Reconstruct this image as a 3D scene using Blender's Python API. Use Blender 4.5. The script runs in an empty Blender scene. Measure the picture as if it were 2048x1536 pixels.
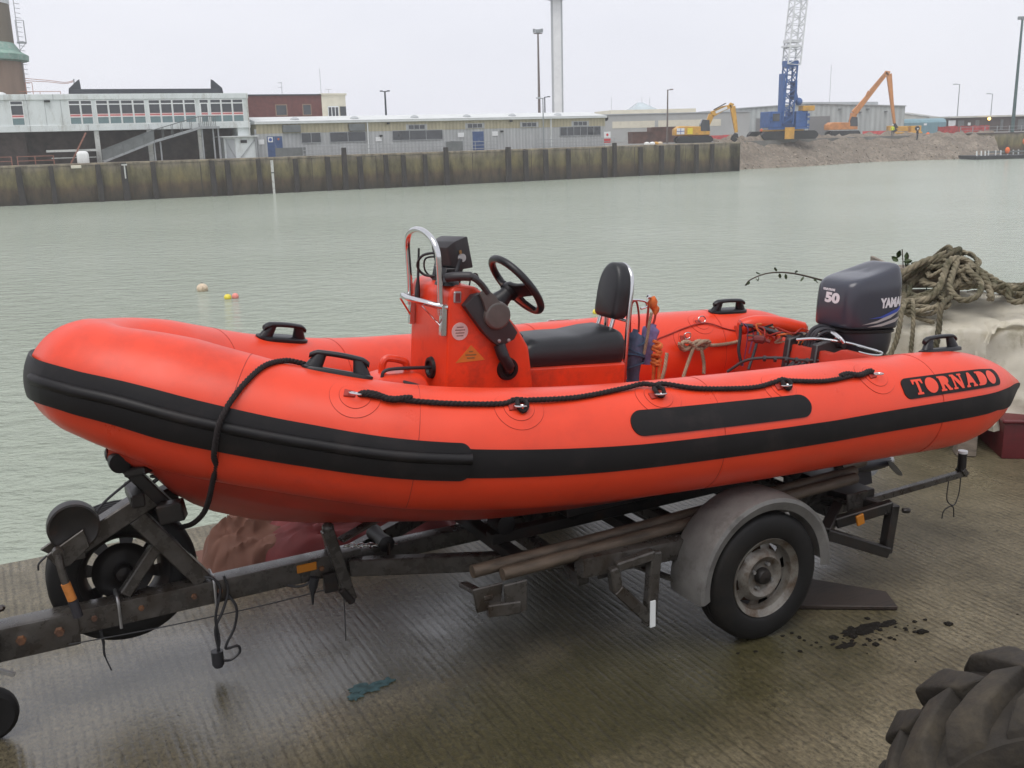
import bpy, bmesh, math, random
from mathutils import Vector, Matrix, noise
from mathutils.bvhtree import BVHTree
random.seed(11)
R = math.radians
SC = bpy.context.scene
COL = SC.collection
V = Vector

# ------------------------------------------------------------------ camera
cam_d = bpy.data.cameras.new('camera')
cam = bpy.data.objects.new('camera', cam_d)
COL.objects.link(cam)
PITCH, ROLL = R(13.9), R(1.45)
fw = V((0, math.cos(PITCH), -math.sin(PITCH)))
rt = V((1, 0, 0)); up = rt.cross(fw)
r2 = rt*math.cos(ROLL) - up*math.sin(ROLL)
u2 = up*math.cos(ROLL) + rt*math.sin(ROLL)
cam.matrix_world = Matrix(((r2.x, u2.x, -fw.x, 0), (r2.y, u2.y, -fw.y, 0), (r2.z, u2.z, -fw.z, 2.1), (0, 0, 0, 1)))
cam_d.sensor_width = 36.0
cam_d.lens = 36.0*2025/2048
cam_d.clip_start = 0.05
cam_d.clip_end = 4000
SC.camera = cam

# ------------------------------------------------------------------ overcast sky + soft sun
SUN_EL, SUN_AZ = R(66), R(205)
world = bpy.data.worlds.new('World'); SC.world = world; world.use_nodes = True
nt = world.node_tree; nt.nodes.clear()
sky = nt.nodes.new('ShaderNodeTexSky'); sky.sky_type = 'NISHITA'; sky.sun_disc = False
sky.sun_elevation = SUN_EL; sky.sun_rotation = SUN_AZ; sky.air_density = 1.0; sky.dust_density = 4.0
geo = nt.nodes.new('ShaderNodeTexCoord')
nz = nt.nodes.new('ShaderNodeTexNoise'); nz.inputs['Scale'].default_value = 2.2; nz.inputs['Detail'].default_value = 4
mp = nt.nodes.new('ShaderNodeMapping'); mp.inputs['Scale'].default_value = (1, 1, 3.0)
nt.links.new(geo.outputs['Generated'], mp.inputs['Vector']); nt.links.new(mp.outputs['Vector'], nz.inputs['Vector'])
cr_ = nt.nodes.new('ShaderNodeValToRGB')
cr_.color_ramp.elements[0].position = 0.3; cr_.color_ramp.elements[0].color = (7.05, 7.15, 7.85, 1)
cr_.color_ramp.elements[1].position = 0.7; cr_.color_ramp.elements[1].color = (7.8, 7.85, 8.4, 1)
nt.links.new(nz.outputs['Fac'], cr_.inputs['Fac'])
mx = nt.nodes.new('ShaderNodeMix'); mx.data_type = 'RGBA'; mx.inputs['Factor'].default_value = 0.93
nt.links.new(sky.outputs['Color'], mx.inputs['A']); nt.links.new(cr_.outputs['Color'], mx.inputs['B'])
bg = nt.nodes.new('ShaderNodeBackground'); bg.inputs['Strength'].default_value = 0.1
wo = nt.nodes.new('ShaderNodeOutputWorld')
nt.links.new(mx.outputs['Result'], bg.inputs['Color']); nt.links.new(bg.outputs['Background'], wo.inputs['Surface'])
sun_d = bpy.data.lights.new('sun', 'SUN'); sun_d.energy = 1.5; sun_d.angle = R(42); sun_d.color = (1, 0.97, 0.93)
sun = bpy.data.objects.new('sun', sun_d); COL.objects.link(sun)
sd = V((math.sin(SUN_AZ)*math.cos(SUN_EL), math.cos(SUN_AZ)*math.cos(SUN_EL), math.sin(SUN_EL)))
sun.rotation_euler = sd.to_track_quat('Z', 'Y').to_euler(); sun.location = (0, 0, 60)
SC.view_settings.view_transform = 'Standard'
SC.view_settings.look = 'None'
SC.view_settings.exposure = 0.32
SC.view_settings.gamma = 1.0
SC.view_settings.use_curve_mapping = False
SC.cycles.max_bounces = 6
SC.cycles.volume_bounces = 1

# ------------------------------------------------------------------ materials
MATS = {}
def mat(name, col, rough=0.6, metal=0.0, var=0.15, scale=6.0, bump=0.0, bscale=80.0, spec=0.5, dirt=None, dscale=3.0, damt=0.5, stretch=(1, 1, 1), rvar=0.0, emit=None, coat=0.0):
    m = bpy.data.materials.new(name); m.use_nodes = True
    n = m.node_tree.nodes; l = m.node_tree.links
    b = n['Principled BSDF']
    tc = n.new('ShaderNodeTexCoord'); mp = n.new('ShaderNodeMapping'); mp.inputs['Scale'].default_value = stretch
    l.new(tc.outputs['Object'], mp.inputs['Vector'])
    nz = n.new('ShaderNodeTexNoise'); nz.inputs['Scale'].default_value = scale; nz.inputs['Detail'].default_value = 6
    nz.inputs['Roughness'].default_value = 0.62
    l.new(mp.outputs['Vector'], nz.inputs['Vector'])
    rp = n.new('ShaderNodeValToRGB'); rp.color_ramp.elements[0].position = 0.32; rp.color_ramp.elements[1].position = 0.68
    rp.color_ramp.elements[0].color = tuple(max(0, c*(1-var)) for c in col)+(1,)
    rp.color_ramp.elements[1].color = tuple(min(1, c*(1+var)) for c in col)+(1,)
    l.new(nz.outputs['Fac'], rp.inputs['Fac'])
    out = rp.outputs['Color']
    if dirt:
        n2 = n.new('ShaderNodeTexNoise'); n2.inputs['Scale'].default_value = dscale; n2.inputs['Detail'].default_value = 8
        n2.inputs['Roughness'].default_value = 0.7
        l.new(mp.outputs['Vector'], n2.inputs['Vector'])
        r3 = n.new('ShaderNodeValToRGB'); r3.color_ramp.elements[0].position = 0.62-0.3*damt; r3.color_ramp.elements[1].position = 0.82-0.3*damt
        l.new(n2.outputs['Fac'], r3.inputs['Fac'])
        mx = n.new('ShaderNodeMix'); mx.data_type = 'RGBA'; mx.inputs['B'].default_value = tuple(dirt)+(1,)
        l.new(r3.outputs['Color'], mx.inputs['Factor']); l.new(out, mx.inputs['A']); out = mx.outputs['Result']
    l.new(out, b.inputs['Base Color'])
    b.inputs['Metallic'].default_value = metal; b.inputs['Roughness'].default_value = rough
    b.inputs['Specular IOR Level'].default_value = spec
    if coat: b.inputs['Coat Weight'].default_value = coat; b.inputs['Coat Roughness'].default_value = 0.1
    if rvar:
        mr = n.new('ShaderNodeMapRange'); mr.inputs['To Min'].default_value = max(0.02, rough-rvar); mr.inputs['To Max'].default_value = min(1, rough+rvar)
        mr.inputs['From Min'].default_value = 0.3; mr.inputs['From Max'].default_value = 0.7
        l.new(nz.outputs['Fac'], mr.inputs['Value']); l.new(mr.outputs['Result'], b.inputs['Roughness'])
    if bump:
        n4 = n.new('ShaderNodeTexNoise'); n4.inputs['Scale'].default_value = bscale; n4.inputs['Detail'].default_value = 4
        l.new(mp.outputs['Vector'], n4.inputs['Vector'])
        bp = n.new('ShaderNodeBump'); bp.inputs['Strength'].default_value = bump; bp.inputs['Distance'].default_value = 0.6/bscale
        l.new(n4.outputs['Fac'], bp.inputs['Height']); l.new(bp.outputs['Normal'], b.inputs['Normal'])
    if emit:
        b.inputs['Emission Color'].default_value = tuple(emit[:3])+(1,); b.inputs['Emission Strength'].default_value = emit[3]
    MATS[name] = m
    return m

M = MATS
mat('orange_fabric', (0.70, 0.048, 0.0125), 0.36, var=0.06, scale=3.5, bump=0.12, bscale=420, dirt=(0.55, 0.037, 0.012), dscale=2.2, damt=0.3, rvar=0.1)
mat('orange_seam', (0.30, 0.022, 0.012), 0.6, var=0.1)
mat('orange_gelcoat', (0.64, 0.043, 0.011), 0.3, var=0.1, scale=4, dirt=(0.34, 0.03, 0.013), dscale=5, damt=0.4, bump=0.05, bscale=40)
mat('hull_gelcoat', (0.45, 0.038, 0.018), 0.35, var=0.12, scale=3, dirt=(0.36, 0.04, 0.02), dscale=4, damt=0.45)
mat('black_rubber', (0.006, 0.005, 0.0055), 0.45, var=0.3, scale=9, bump=0.15, bscale=300, dirt=(0.018, 0.014, 0.013), dscale=5, damt=0.3, spec=0.28)
mat('black_hypalon', (0.007, 0.0058, 0.006), 0.6, var=0.3, scale=7, bump=0.2, bscale=350, dirt=(0.020, 0.015, 0.014), dscale=6, damt=0.3, spec=0.25)
mat('black_plastic', (0.011, 0.0105, 0.0125), 0.36, spec=0.4, var=0.2, scale=12, bump=0.06, bscale=250)
mat('grey_plastic', (0.022, 0.020, 0.022), 0.45, var=0.15, scale=12)
mat('throttle_grey', (0.075, 0.066, 0.06), 0.5, var=0.15, scale=20)
mat('vinyl', (0.011, 0.012, 0.014), 0.38, spec=0.45, var=0.15, scale=10, bump=0.12, bscale=180)
mat('steel', (0.62, 0.62, 0.62), 0.16, metal=1.0, var=0.06, scale=20)
mat('dull_steel', (0.40, 0.40, 0.40), 0.42, metal=0.9, var=0.15, scale=20)
mat('cowl', (0.032, 0.035, 0.049), 0.26, var=0.06, scale=3, coat=0.2, dirt=(0.036, 0.037, 0.046), dscale=4, damt=0.3)
mat('cowl_pan', (0.016, 0.016, 0.023), 0.34, var=0.1, scale=4)
mat('decal_white', (0.62, 0.62, 0.64), 0.4, var=0.03)
mat('decal_blue', (0.03, 0.06, 0.32), 0.35, var=0.05)
mat('decal_silver', (0.38, 0.36, 0.35), 0.35, var=0.05)
mat('sticker_pale', (0.52, 0.36, 0.34), 0.5, var=0.12, scale=60)
mat('sticker_yellow', (0.52, 0.14, 0.015), 0.5, var=0.08, scale=40)
mat('sticker_ink', (0.20, 0.10, 0.03), 0.5, var=0.05)
mat('cable', (0.016, 0.016, 0.018), 0.45, var=0.1)
mat('grey_hose', (0.022, 0.021, 0.026), 0.5, var=0.15)
mat('black_rope', (0.010, 0.0055, 0.0055), 0.85, var=0.3, scale=60)
mat('tan_rope', (0.30, 0.22, 0.15), 0.9, var=0.25, scale=30, dirt=(0.16, 0.12, 0.08), dscale=8, damt=0.5)
mat('old_rope', (0.215, 0.185, 0.125), 0.95, var=0.3, scale=14, dirt=(0.055, 0.052, 0.026), dscale=5.0, damt=0.6)
mat('old_rope_dark', (0.11, 0.092, 0.058), 0.95, var=0.35, scale=14, dirt=(0.055, 0.055, 0.03), dscale=4.0, damt=0.6)
mat('orange_rope', (0.52, 0.12, 0.025), 0.85, var=0.3, scale=50)
mat('red_cord', (0.30, 0.025, 0.015), 0.8, var=0.2, scale=40)
mat('blue_cloth', (0.055, 0.075, 0.125), 0.9, var=0.35, scale=20, bump=0.4, bscale=60)
mat('lilac_cloth', (0.16, 0.14, 0.28), 0.9, var=0.3, scale=24, bump=0.4, bscale=60)
mat('blue_cord', (0.03, 0.07, 0.12), 0.85, var=0.25, scale=40)
mat('purple_strap', (0.26, 0.14, 0.34), 0.8, var=0.15, scale=40)
mat('galvanised', (0.060, 0.055, 0.049), 0.30, metal=0.25, var=0.4, scale=16, dirt=(0.030, 0.022, 0.016), dscale=7, damt=0.5, rvar=0.12)
mat('dark_steel', (0.014, 0.012, 0.011), 0.42, metal=0.2, var=0.35, scale=14, dirt=(0.035, 0.018, 0.011), dscale=9, damt=0.35)
mat('rusty_steel', (0.10, 0.05, 0.03), 0.8, metal=0.2, var=0.4, scale=24, dirt=(0.17, 0.075, 0.03), dscale=16, damt=0.5, bump=0.3, bscale=120)
mat('bunk_pipe', (0.085, 0.062, 0.042), 0.65, var=0.3, scale=10, stretch=(1, 5, 5), dirt=(0.035, 0.024, 0.015), dscale=7, damt=0.5)
mat('mudguard', (0.30, 0.29, 0.275), 0.42, metal=0.25, var=0.2, scale=6, dirt=(0.18, 0.17, 0.155), dscale=9, damt=0.4, rvar=0.1)
mat('tyre_rubber', (0.0065, 0.006, 0.0058), 0.6, spec=0.3, var=0.25, scale=16, dirt=(0.016, 0.013, 0.010), dscale=5, damt=0.35, bump=0.1, bscale=160)
mat('tractor_rubber', (0.022, 0.018, 0.0135), 0.85, var=0.35, scale=9, dirt=(0.050, 0.040, 0.026), dscale=7, damt=0.55, bump=0.35, bscale=45)
mat('rim_paint', (0.17, 0.158, 0.138), 0.40, metal=0.4, var=0.2, scale=10, dirt=(0.07, 0.042, 0.022), dscale=13, damt=0.55)
mat('amber', (0.42, 0.15, 0.012), 0.25, var=0.05)
mat('red_lens', (0.5, 0.02, 0.02), 0.25, var=0.05)
mat('orange_paint', (0.45, 0.16, 0.03), 0.6, var=0.2, scale=40)
mat('board_wood', (0.040, 0.028, 0.022), 0.5, spec=0.3, var=0.4, scale=5, stretch=(2, 14, 4), dirt=(0.014, 0.012, 0.010), dscale=5, damt=0.55)
mat('mud', (0.009, 0.0075, 0.0055), 0.85, spec=0.15, var=0.4, scale=30, bump=0.5, bscale=60)
mat('canvas_pink', (0.125, 0.056, 0.037), 0.85, var=0.15, scale=8, bump=0.2, bscale=260, dirt=(0.12, 0.052, 0.035), dscale=4, damt=0.4)
mat('canvas_red', (0.12, 0.012, 0.012), 0.7, var=0.25, scale=6, bump=0.2, bscale=200, dirt=(0.13, 0.02, 0.02), dscale=4, damt=0.4)
mat('blue_rag', (0.028, 0.062, 0.068), 0.8, var=0.4, scale=30)
mat('tarp_cream', (0.80, 0.76, 0.65), 0.5, var=0.06, scale=3, dirt=(0.42, 0.38, 0.24), dscale=3.6, damt=0.24, bump=0.15, bscale=120)
mat('grey_wood', (0.20, 0.165, 0.13), 0.85, var=0.35, scale=4, stretch=(1, 1, 9), dirt=(0.09, 0.08, 0.06), dscale=6, damt=0.45, bump=0.4, bscale=30)
mat('dark_wood', (0.035, 0.03, 0.026), 0.7, var=0.4, scale=6)
mat('red_crate', (0.10, 0.010, 0.013), 0.5, var=0.2, scale=8, dirt=(0.04, 0.008, 0.008), dscale=5, damt=0.4)
mat('pale_block', (0.33, 0.30, 0.24), 0.9, var=0.2, scale=8, dirt=(0.17, 0.15, 0.11), dscale=5, damt=0.5)
mat('twig', (0.045, 0.03, 0.02), 0.8, var=0.3, scale=40)
mat('bramble_leaf', (0.045, 0.07, 0.02), 0.6, var=0.4, scale=60)
mat('buoy_cream', (0.62, 0.50, 0.36), 0.5, var=0.15, scale=12, dirt=(0.28, 0.2, 0.12), dscale=7, damt=0.4)
mat('buoy_yellow', (0.75, 0.62, 0.06), 0.5, var=0.15, scale=12)
mat('buoy_pink', (0.75, 0.26, 0.22), 0.5, var=0.1, scale=12)
mat('buoy_white', (0.70, 0.70, 0.68), 0.5, var=0.1, scale=6)
# far side
mat('panel_white', (0.66, 0.70, 0.69), 0.6, var=0.08, scale=0.8, dirt=(0.42, 0.43, 0.39), dscale=1.3, damt=0.36, stretch=(1, 1, 0.35))
mat('frame_white', (0.74, 0.76, 0.75), 0.5, var=0.05, scale=2)
mat('glass_dark', (0.03, 0.034, 0.04), 0.08, var=0.5, scale=0.6, spec=0.8)
mat('strip_red', (0.50, 0.12, 0.12), 0.5, var=0.1, scale=2)
mat('strip_pink', (0.72, 0.52, 0.50), 0.5, var=0.1, scale=2)
mat('panel_teal', (0.16, 0.235, 0.245), 0.5, var=0.1, scale=2)
mat('brick_dark', (0.085, 0.062, 0.055), 0.9, var=0.3, scale=1.5, dirt=(0.05, 0.04, 0.037), dscale=0.7, damt=0.4)
mat('brick_red', (0.135, 0.05, 0.045), 0.9, var=0.2, scale=2.5, dirt=(0.10, 0.04, 0.036), dscale=1.2, damt=0.4)
mat('cream_render', (0.66, 0.62, 0.50), 0.8, var=0.08, scale=1.0)
mat('roof_dark', (0.035, 0.04, 0.05), 0.6, var=0.2, scale=2)
mat('roof_pale', (0.60, 0.62, 0.61), 0.55, var=0.08, scale=0.7)
mat('column_white', (0.56, 0.57, 0.54), 0.7, var=0.12, scale=2, dirt=(0.25, 0.23, 0.2), dscale=2.0, damt=0.4)
mat('mesh_grey', (0.155, 0.165, 0.165), 0.6, metal=0.3, var=0.15, scale=2)
mat('rail_grey', (0.33, 0.34, 0.35), 0.5, metal=0.4, var=0.12, scale=3)
mat('rail_rust', (0.30, 0.13, 0.09), 0.7, var=0.2, scale=4)
mat('door_blue', (0.045, 0.085, 0.20), 0.55, var=0.15, scale=2)
mat('sign_white', (0.72, 0.73, 0.73), 0.5, var=0.03)
mat('sign_blue', (0.05, 0.10, 0.35), 0.5, var=0.03)
mat('sign_red', (0.55, 0.03, 0.04), 0.5, var=0.03)
mat('sign_yellow', (0.75, 0.60, 0.03), 0.5, var=0.03)
mat('copper_green', (0.22, 0.36, 0.295), 0.7, var=0.2, scale=1.2, dirt=(0.38, 0.44, 0.39), dscale=2.5, damt=0.4)
mat('tower_brown', (0.185, 0.155, 0.115), 0.85, var=0.12, scale=1.2, stretch=(1, 1, 0.2))
mat('tower_tan', (0.27, 0.19, 0.14), 0.85, var=0.12, scale=1.2, stretch=(1, 1, 0.2))
mat('pile_wood', (0.028, 0.022, 0.02), 0.8, var=0.4, scale=2.5, stretch=(1, 1, 0.35), dirt=(0.055, 0.045, 0.03), dscale=2, damt=0.4)
mat('lamp_dark', (0.03, 0.04, 0.05), 0.5, metal=0.3, var=0.1)
mat('lamp_green', (0.07, 0.12, 0.12), 0.5, metal=0.3, var=0.1)
mat('lamp_grey', (0.26, 0.28, 0.29), 0.5, metal=0.4, var=0.1)
mat('mast_brown', (0.16, 0.13, 0.12), 0.6, metal=0.3, var=0.15)
mat('concrete_white', (0.76, 0.77, 0.76), 0.8, var=0.08, scale=0.5)
mat('concrete_grey', (0.40, 0.42, 0.43), 0.8, var=0.1, scale=0.5)
mat('wall_grey', (0.40, 0.405, 0.39), 0.7, var=0.06, scale=0.4, dirt=(0.34, 0.33, 0.31), dscale=0.3, damt=0.4)
mat('wall_pale', (0.47, 0.50, 0.49), 0.6, var=0.06, scale=0.3)
mat('shutter_grey', (0.20, 0.20, 0.20), 0.6, var=0.1, scale=0.6, stretch=(0.3, 0.3, 12))
mat('skylight', (0.42, 0.48, 0.50), 0.2, var=0.2, scale=0.5)
mat('container_teal', (0.16, 0.27, 0.31), 0.6, var=0.12, scale=0.6, stretch=(5, 5, 0.4))
mat('shed_brown', (0.075, 0.055, 0.052), 0.8, var=0.25, scale=0.8)
mat('roof_cream', (0.55, 0.54, 0.49), 0.7, var=0.1, scale=0.6)
mat('crane_blue', (0.03, 0.095, 0.28), 0.5, var=0.2, scale=1.5)
mat('crane_white', (0.66, 0.67, 0.68), 0.5, var=0.1, scale=2)
mat('crane_black', (0.02, 0.02, 0.022), 0.7, var=0.3, scale=1.5)
mat('machine_yellow', (0.60, 0.32, 0.05), 0.5, var=0.15, scale=1.5, dirt=(0.35, 0.20, 0.05), dscale=1.4, damt=0.4)
mat('machine_orange', (0.56, 0.23, 0.07), 0.5, var=0.15, scale=1.5, dirt=(0.38, 0.16, 0.06), dscale=1.0, damt=0.4)
mat('rust_heap', (0.12, 0.055, 0.04), 0.9, var=0.4, scale=1.0, dirt=(0.06, 0.04, 0.035), dscale=0.7, damt=0.5)
mat('net_red', (0.55, 0.09, 0.09), 0.8, var=0.3, scale=1.5)
mat('hi_vis', (0.70, 0.80, 0.05), 0.7, var=0.1)
mat('work_navy', (0.03, 0.035, 0.05), 0.8, var=0.1)
mat('skin', (0.45, 0.26, 0.18), 0.6, var=0.05)
mat('work_orange', (0.75, 0.14, 0.02), 0.7, var=0.1)
mat('amber_lit', (1.0, 0.55, 0.12), 0.4, var=0.0, emit=(1.0, 0.55, 0.12, 6.0))
mat('rock', (0.27, 0.225, 0.18), 0.9, var=0.4, scale=1.2)
mat('rock_pale', (0.30, 0.255, 0.205), 0.9, var=0.35, scale=1.5)

def node_mat(name):
    m = bpy.data.materials.new(name); m.use_nodes = True; MATS[name] = m
    n = m.node_tree.nodes; l = m.node_tree.links
    return m, n, l, n['Principled BSDF']
def N(n, t, **kw):
    x = n.new(t)
    for k, v in kw.items():
        if k in x.inputs: x.inputs[k].default_value = v
        else: setattr(x, k, v)
    return x
def ramp(n, l, src, stops):
    r = n.new('ShaderNodeValToRGB'); e = r.color_ramp.elements
    while len(e) < len(stops): e.new(0.5)
    for k, (p, c) in enumerate(stops):
        e[k].position = p; e[k].color = tuple(c)+(1,) if len(c) == 3 else c
    l.new(src, r.inputs['Fac']); return r.outputs['Color']
def mixc(n, l, fac, a, b, mode='MIX'):
    x = n.new('ShaderNodeMix'); x.data_type = 'RGBA'; x.blend_type = mode
    for s, v in ((x.inputs['Factor'], fac), (x.inputs['A'], a), (x.inputs['B'], b)):
        if hasattr(v, 'links') or hasattr(v, 'is_linked'): l.new(v, s)
        elif isinstance(v, (int, float)): s.default_value = v
        else: s.default_value = tuple(v)+(1,)
    return x.outputs['Result']

# brushed wet concrete of the near quay: grooves run across the quay (object y)
m, n, l, b = node_mat('wet_concrete')
tc = N(n, 'ShaderNodeTexCoord'); OB = tc.outputs['Object']
def math2(op, a, b_=None, c=None):
    x = n.new('ShaderNodeMath'); x.operation = op
    for i, v in enumerate((a, b_, c)):
        if v is None: continue
        if hasattr(v, 'is_linked'): l.new(v, x.inputs[i])
        else: x.inputs[i].default_value = v
    return x.outputs[0]
def noi(scale, detail=6, rough=0.6, mscale=(1, 1, 1), loc=(0, 0, 0)):
    mp = N(n, 'ShaderNodeMapping', Scale=mscale, Location=loc); l.new(OB, mp.inputs['Vector'])
    x = N(n, 'ShaderNodeTexNoise', Scale=scale, Detail=detail, Roughness=rough); l.new(mp.outputs['Vector'], x.inputs['Vector']); return x.outputs['Fac']
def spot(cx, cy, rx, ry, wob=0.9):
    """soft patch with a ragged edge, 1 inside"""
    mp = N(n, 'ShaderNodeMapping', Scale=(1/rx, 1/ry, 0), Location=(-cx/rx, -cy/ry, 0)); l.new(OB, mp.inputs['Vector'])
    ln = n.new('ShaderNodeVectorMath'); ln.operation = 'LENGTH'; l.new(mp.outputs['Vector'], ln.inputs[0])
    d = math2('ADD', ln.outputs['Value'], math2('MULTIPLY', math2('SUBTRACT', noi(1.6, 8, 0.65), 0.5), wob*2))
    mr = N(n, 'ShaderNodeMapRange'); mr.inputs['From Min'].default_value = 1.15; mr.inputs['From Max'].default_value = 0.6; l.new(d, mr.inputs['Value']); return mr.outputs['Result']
mid = noi(2.2, 9, 0.68); fine = noi(170, 3, 0.6); coarse = noi(42, 6, 0.72)
mpw = N(n, 'ShaderNodeMapping', Scale=(1, 0.07, 1)); l.new(OB, mpw.inputs['Vector'])
sxg = N(n, 'ShaderNodeSeparateXYZ'); l.new(OB, sxg.inputs[0])
warp = math2('MULTIPLY', noi(1.0, 4, 0.6, (14, 1.1, 1)), 0.15)
ph = math2('ADD', math2('MULTIPLY', sxg.outputs['X'], 2*math.pi/0.036), math2('MULTIPLY', warp, 22.0))
groove = math2('MULTIPLY_ADD', math2('SINE', ph), 0.5, 0.5)
gmask = noi(1.0, 8, 0.74, (17, 4.5, 1), (3, 1, 0))                       # worn places where the brushing has gone
gstr = N(n, 'ShaderNodeMapRange'); gstr.inputs['From Min'].default_value = 0.40; gstr.inputs['From Max'].default_value = 0.62; l.new(gmask, gstr.inputs['Value'])
gd = math2('MULTIPLY', math2('POWER', groove, 2.2), gstr.outputs['Result'])
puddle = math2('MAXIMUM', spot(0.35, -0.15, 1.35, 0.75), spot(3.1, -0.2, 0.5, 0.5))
algae_shade = math2('MAXIMUM', spot(1.75, -1.0, 1.5, 0.5), spot(1.5, -0.15, 1.4, 0.5))  # first spot is algae; second paints the shade under the boat into the colour
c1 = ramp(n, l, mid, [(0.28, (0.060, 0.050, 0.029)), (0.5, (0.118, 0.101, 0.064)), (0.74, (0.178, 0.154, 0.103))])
c2 = mixc(n, l, math2('MULTIPLY', algae_shade, 0.75), c1, (0.026, 0.025, 0.007))
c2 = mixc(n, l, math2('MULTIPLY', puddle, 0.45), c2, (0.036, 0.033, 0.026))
c3 = mixc(n, l, math2('MULTIPLY', gd, 0.50), c2, (0.014, 0.012, 0.007))
fm = ramp(n, l, coarse, [(0.30, (0.32, 0.31, 0.30)), (0.43, (0.92, 0.92, 0.92)), (0.72, (1.40, 1.37, 1.30))])
fm2 = ramp(n, l, noi(95, 5, 0.75, (1, 0.45, 1)), [(0.30, (0.40, 0.39, 0.38)), (0.47, (0.95, 0.95, 0.95)), (0.70, (1.55, 1.52, 1.45))])
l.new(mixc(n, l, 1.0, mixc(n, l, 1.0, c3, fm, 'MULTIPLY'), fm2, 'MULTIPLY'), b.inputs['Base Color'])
wetn = noi(1.1, 6, 0.6)
rw = N(n, 'ShaderNodeMapRange'); rw.inputs['From Min'].default_value = 0.38; rw.inputs['From Max'].default_value = 0.64; rw.inputs['To Min'].default_value = 0.46; rw.inputs['To Max'].default_value = 0.22; l.new(wetn, rw.inputs['Value'])
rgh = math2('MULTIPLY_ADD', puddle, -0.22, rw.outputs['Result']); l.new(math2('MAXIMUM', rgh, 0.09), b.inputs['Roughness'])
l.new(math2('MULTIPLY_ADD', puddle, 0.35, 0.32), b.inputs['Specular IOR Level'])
hs_ = math2('ADD', math2('MULTIPLY', gd, -0.9), math2('ADD', math2('MULTIPLY', fine, 0.35), math2('MULTIPLY', coarse, 0.9)))
bst = math2('MULTIPLY_ADD', puddle, -0.38, 0.6)
bp = N(n, 'ShaderNodeBump', Distance=0.006); l.new(hs_, bp.inputs['Height']); l.new(bst, bp.inputs['Strength'])
l.new(bp.outputs['Normal'], b.inputs['Normal'])

# milky grey-green harbour water
m, n, l, b = node_mat('harbour_water')
tc = N(n, 'ShaderNodeTexCoord')
b.inputs['IOR'].default_value = 1.33
cn = N(n, 'ShaderNodeTexNoise', Scale=0.05, Detail=4); l.new(tc.outputs['Object'], cn.inputs['Vector'])
cc = ramp(n, l, cn.outputs['Fac'], [(0.35, (0.315, 0.355, 0.285)), (0.65, (0.36, 0.40, 0.33))])
l.new(cc, b.inputs['Base Color']); b.inputs['Roughness'].default_value = 0.15
m1 = N(n, 'ShaderNodeMapping', Scale=(0.9, 1.5, 1), Rotation=(0, 0, R(-14))); l.new(tc.outputs['Object'], m1.inputs['Vector'])
w1 = N(n, 'ShaderNodeTexNoise', Scale=1.3, Detail=6, Roughness=0.58); l.new(m1.outputs['Vector'], w1.inputs['Vector'])
w2 = N(n, 'ShaderNodeTexNoise', Scale=4.6, Detail=4, Roughness=0.55); l.new(m1.outputs['Vector'], w2.inputs['Vector'])
ad = N(n, 'ShaderNodeMath', operation='MULTIPLY_ADD'); ad.inputs[1].default_value = 0.34
l.new(w2.outputs['Fac'], ad.inputs[0]); l.new(w1.outputs['Fac'], ad.inputs[2])
bp = N(n, 'ShaderNodeBump', Strength=1.0, Distance=0.26); l.new(ad.outputs[0], bp.inputs['Height'])
l.new(bp.outputs['Normal'], b.inputs['Normal'])

# weed-stained far quay wall (object z is height above quay top)
m, n, l, b = node_mat('quay_concrete')
tc = N(n, 'ShaderNodeTexCoord')
sx = N(n, 'ShaderNodeSeparateXYZ'); l.new(tc.outputs['Object'], sx.inputs[0])
ms = N(n, 'ShaderNodeMapping', Scale=(1.0, 1.0, 0.35)); l.new(tc.outputs['Object'], ms.inputs['Vector'])
st = N(n, 'ShaderNodeTexNoise', Scale=1.0, Detail=7, Roughness=0.66); l.new(ms.outputs['Vector'], st.inputs['Vector'])
bl_ = N(n, 'ShaderNodeTexNoise', Scale=0.55, Detail=6, Roughness=0.62); l.new(tc.outputs['Object'], bl_.inputs['Vector'])
zz = N(n, 'ShaderNodeMath', operation='MULTIPLY_ADD'); zz.inputs[1].default_value = 1.3
zo = N(n, 'ShaderNodeMath', operation='SUBTRACT'); l.new(bl_.outputs['Fac'], zo.inputs[0]); zo.inputs[1].default_value = 0.5
l.new(zo.outputs[0], zz.inputs[0]); l.new(sx.outputs['Z'], zz.inputs[2])
mr = N(n, 'ShaderNodeMapRange'); mr.inputs['From Min'].default_value = -3.6; mr.inputs['From Max'].default_value = 0.3
l.new(zz.outputs[0], mr.inputs['Value'])
band = ramp(n, l, mr.outputs['Result'], [(0.05, (0.026, 0.021, 0.013)), (0.22, (0.050, 0.036, 0.020)), (0.42, (0.082, 0.055, 0.030)), (0.56, (0.125, 0.104, 0.046)), (0.82, (0.150, 0.132, 0.070)), (0.97, (0.22, 0.19, 0.14))])
sm = ramp(n, l, st.outputs['Fac'], [(0.34, (0.38, 0.34, 0.31)), (0.5, (1.0, 1.0, 1.0)), (0.68, (1.6, 1.55, 1.38))])
l.new(mixc(n, l, 1.0, band, sm, 'MULTIPLY'), b.inputs['Base Color']); b.inputs['Roughness'].default_value = 0.85
bp = N(n, 'ShaderNodeBump', Strength=0.5, Distance=0.08); l.new(st.outputs['Fac'], bp.inputs['Height']); l.new(bp.outputs['Normal'], b.inputs['Normal'])

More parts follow.
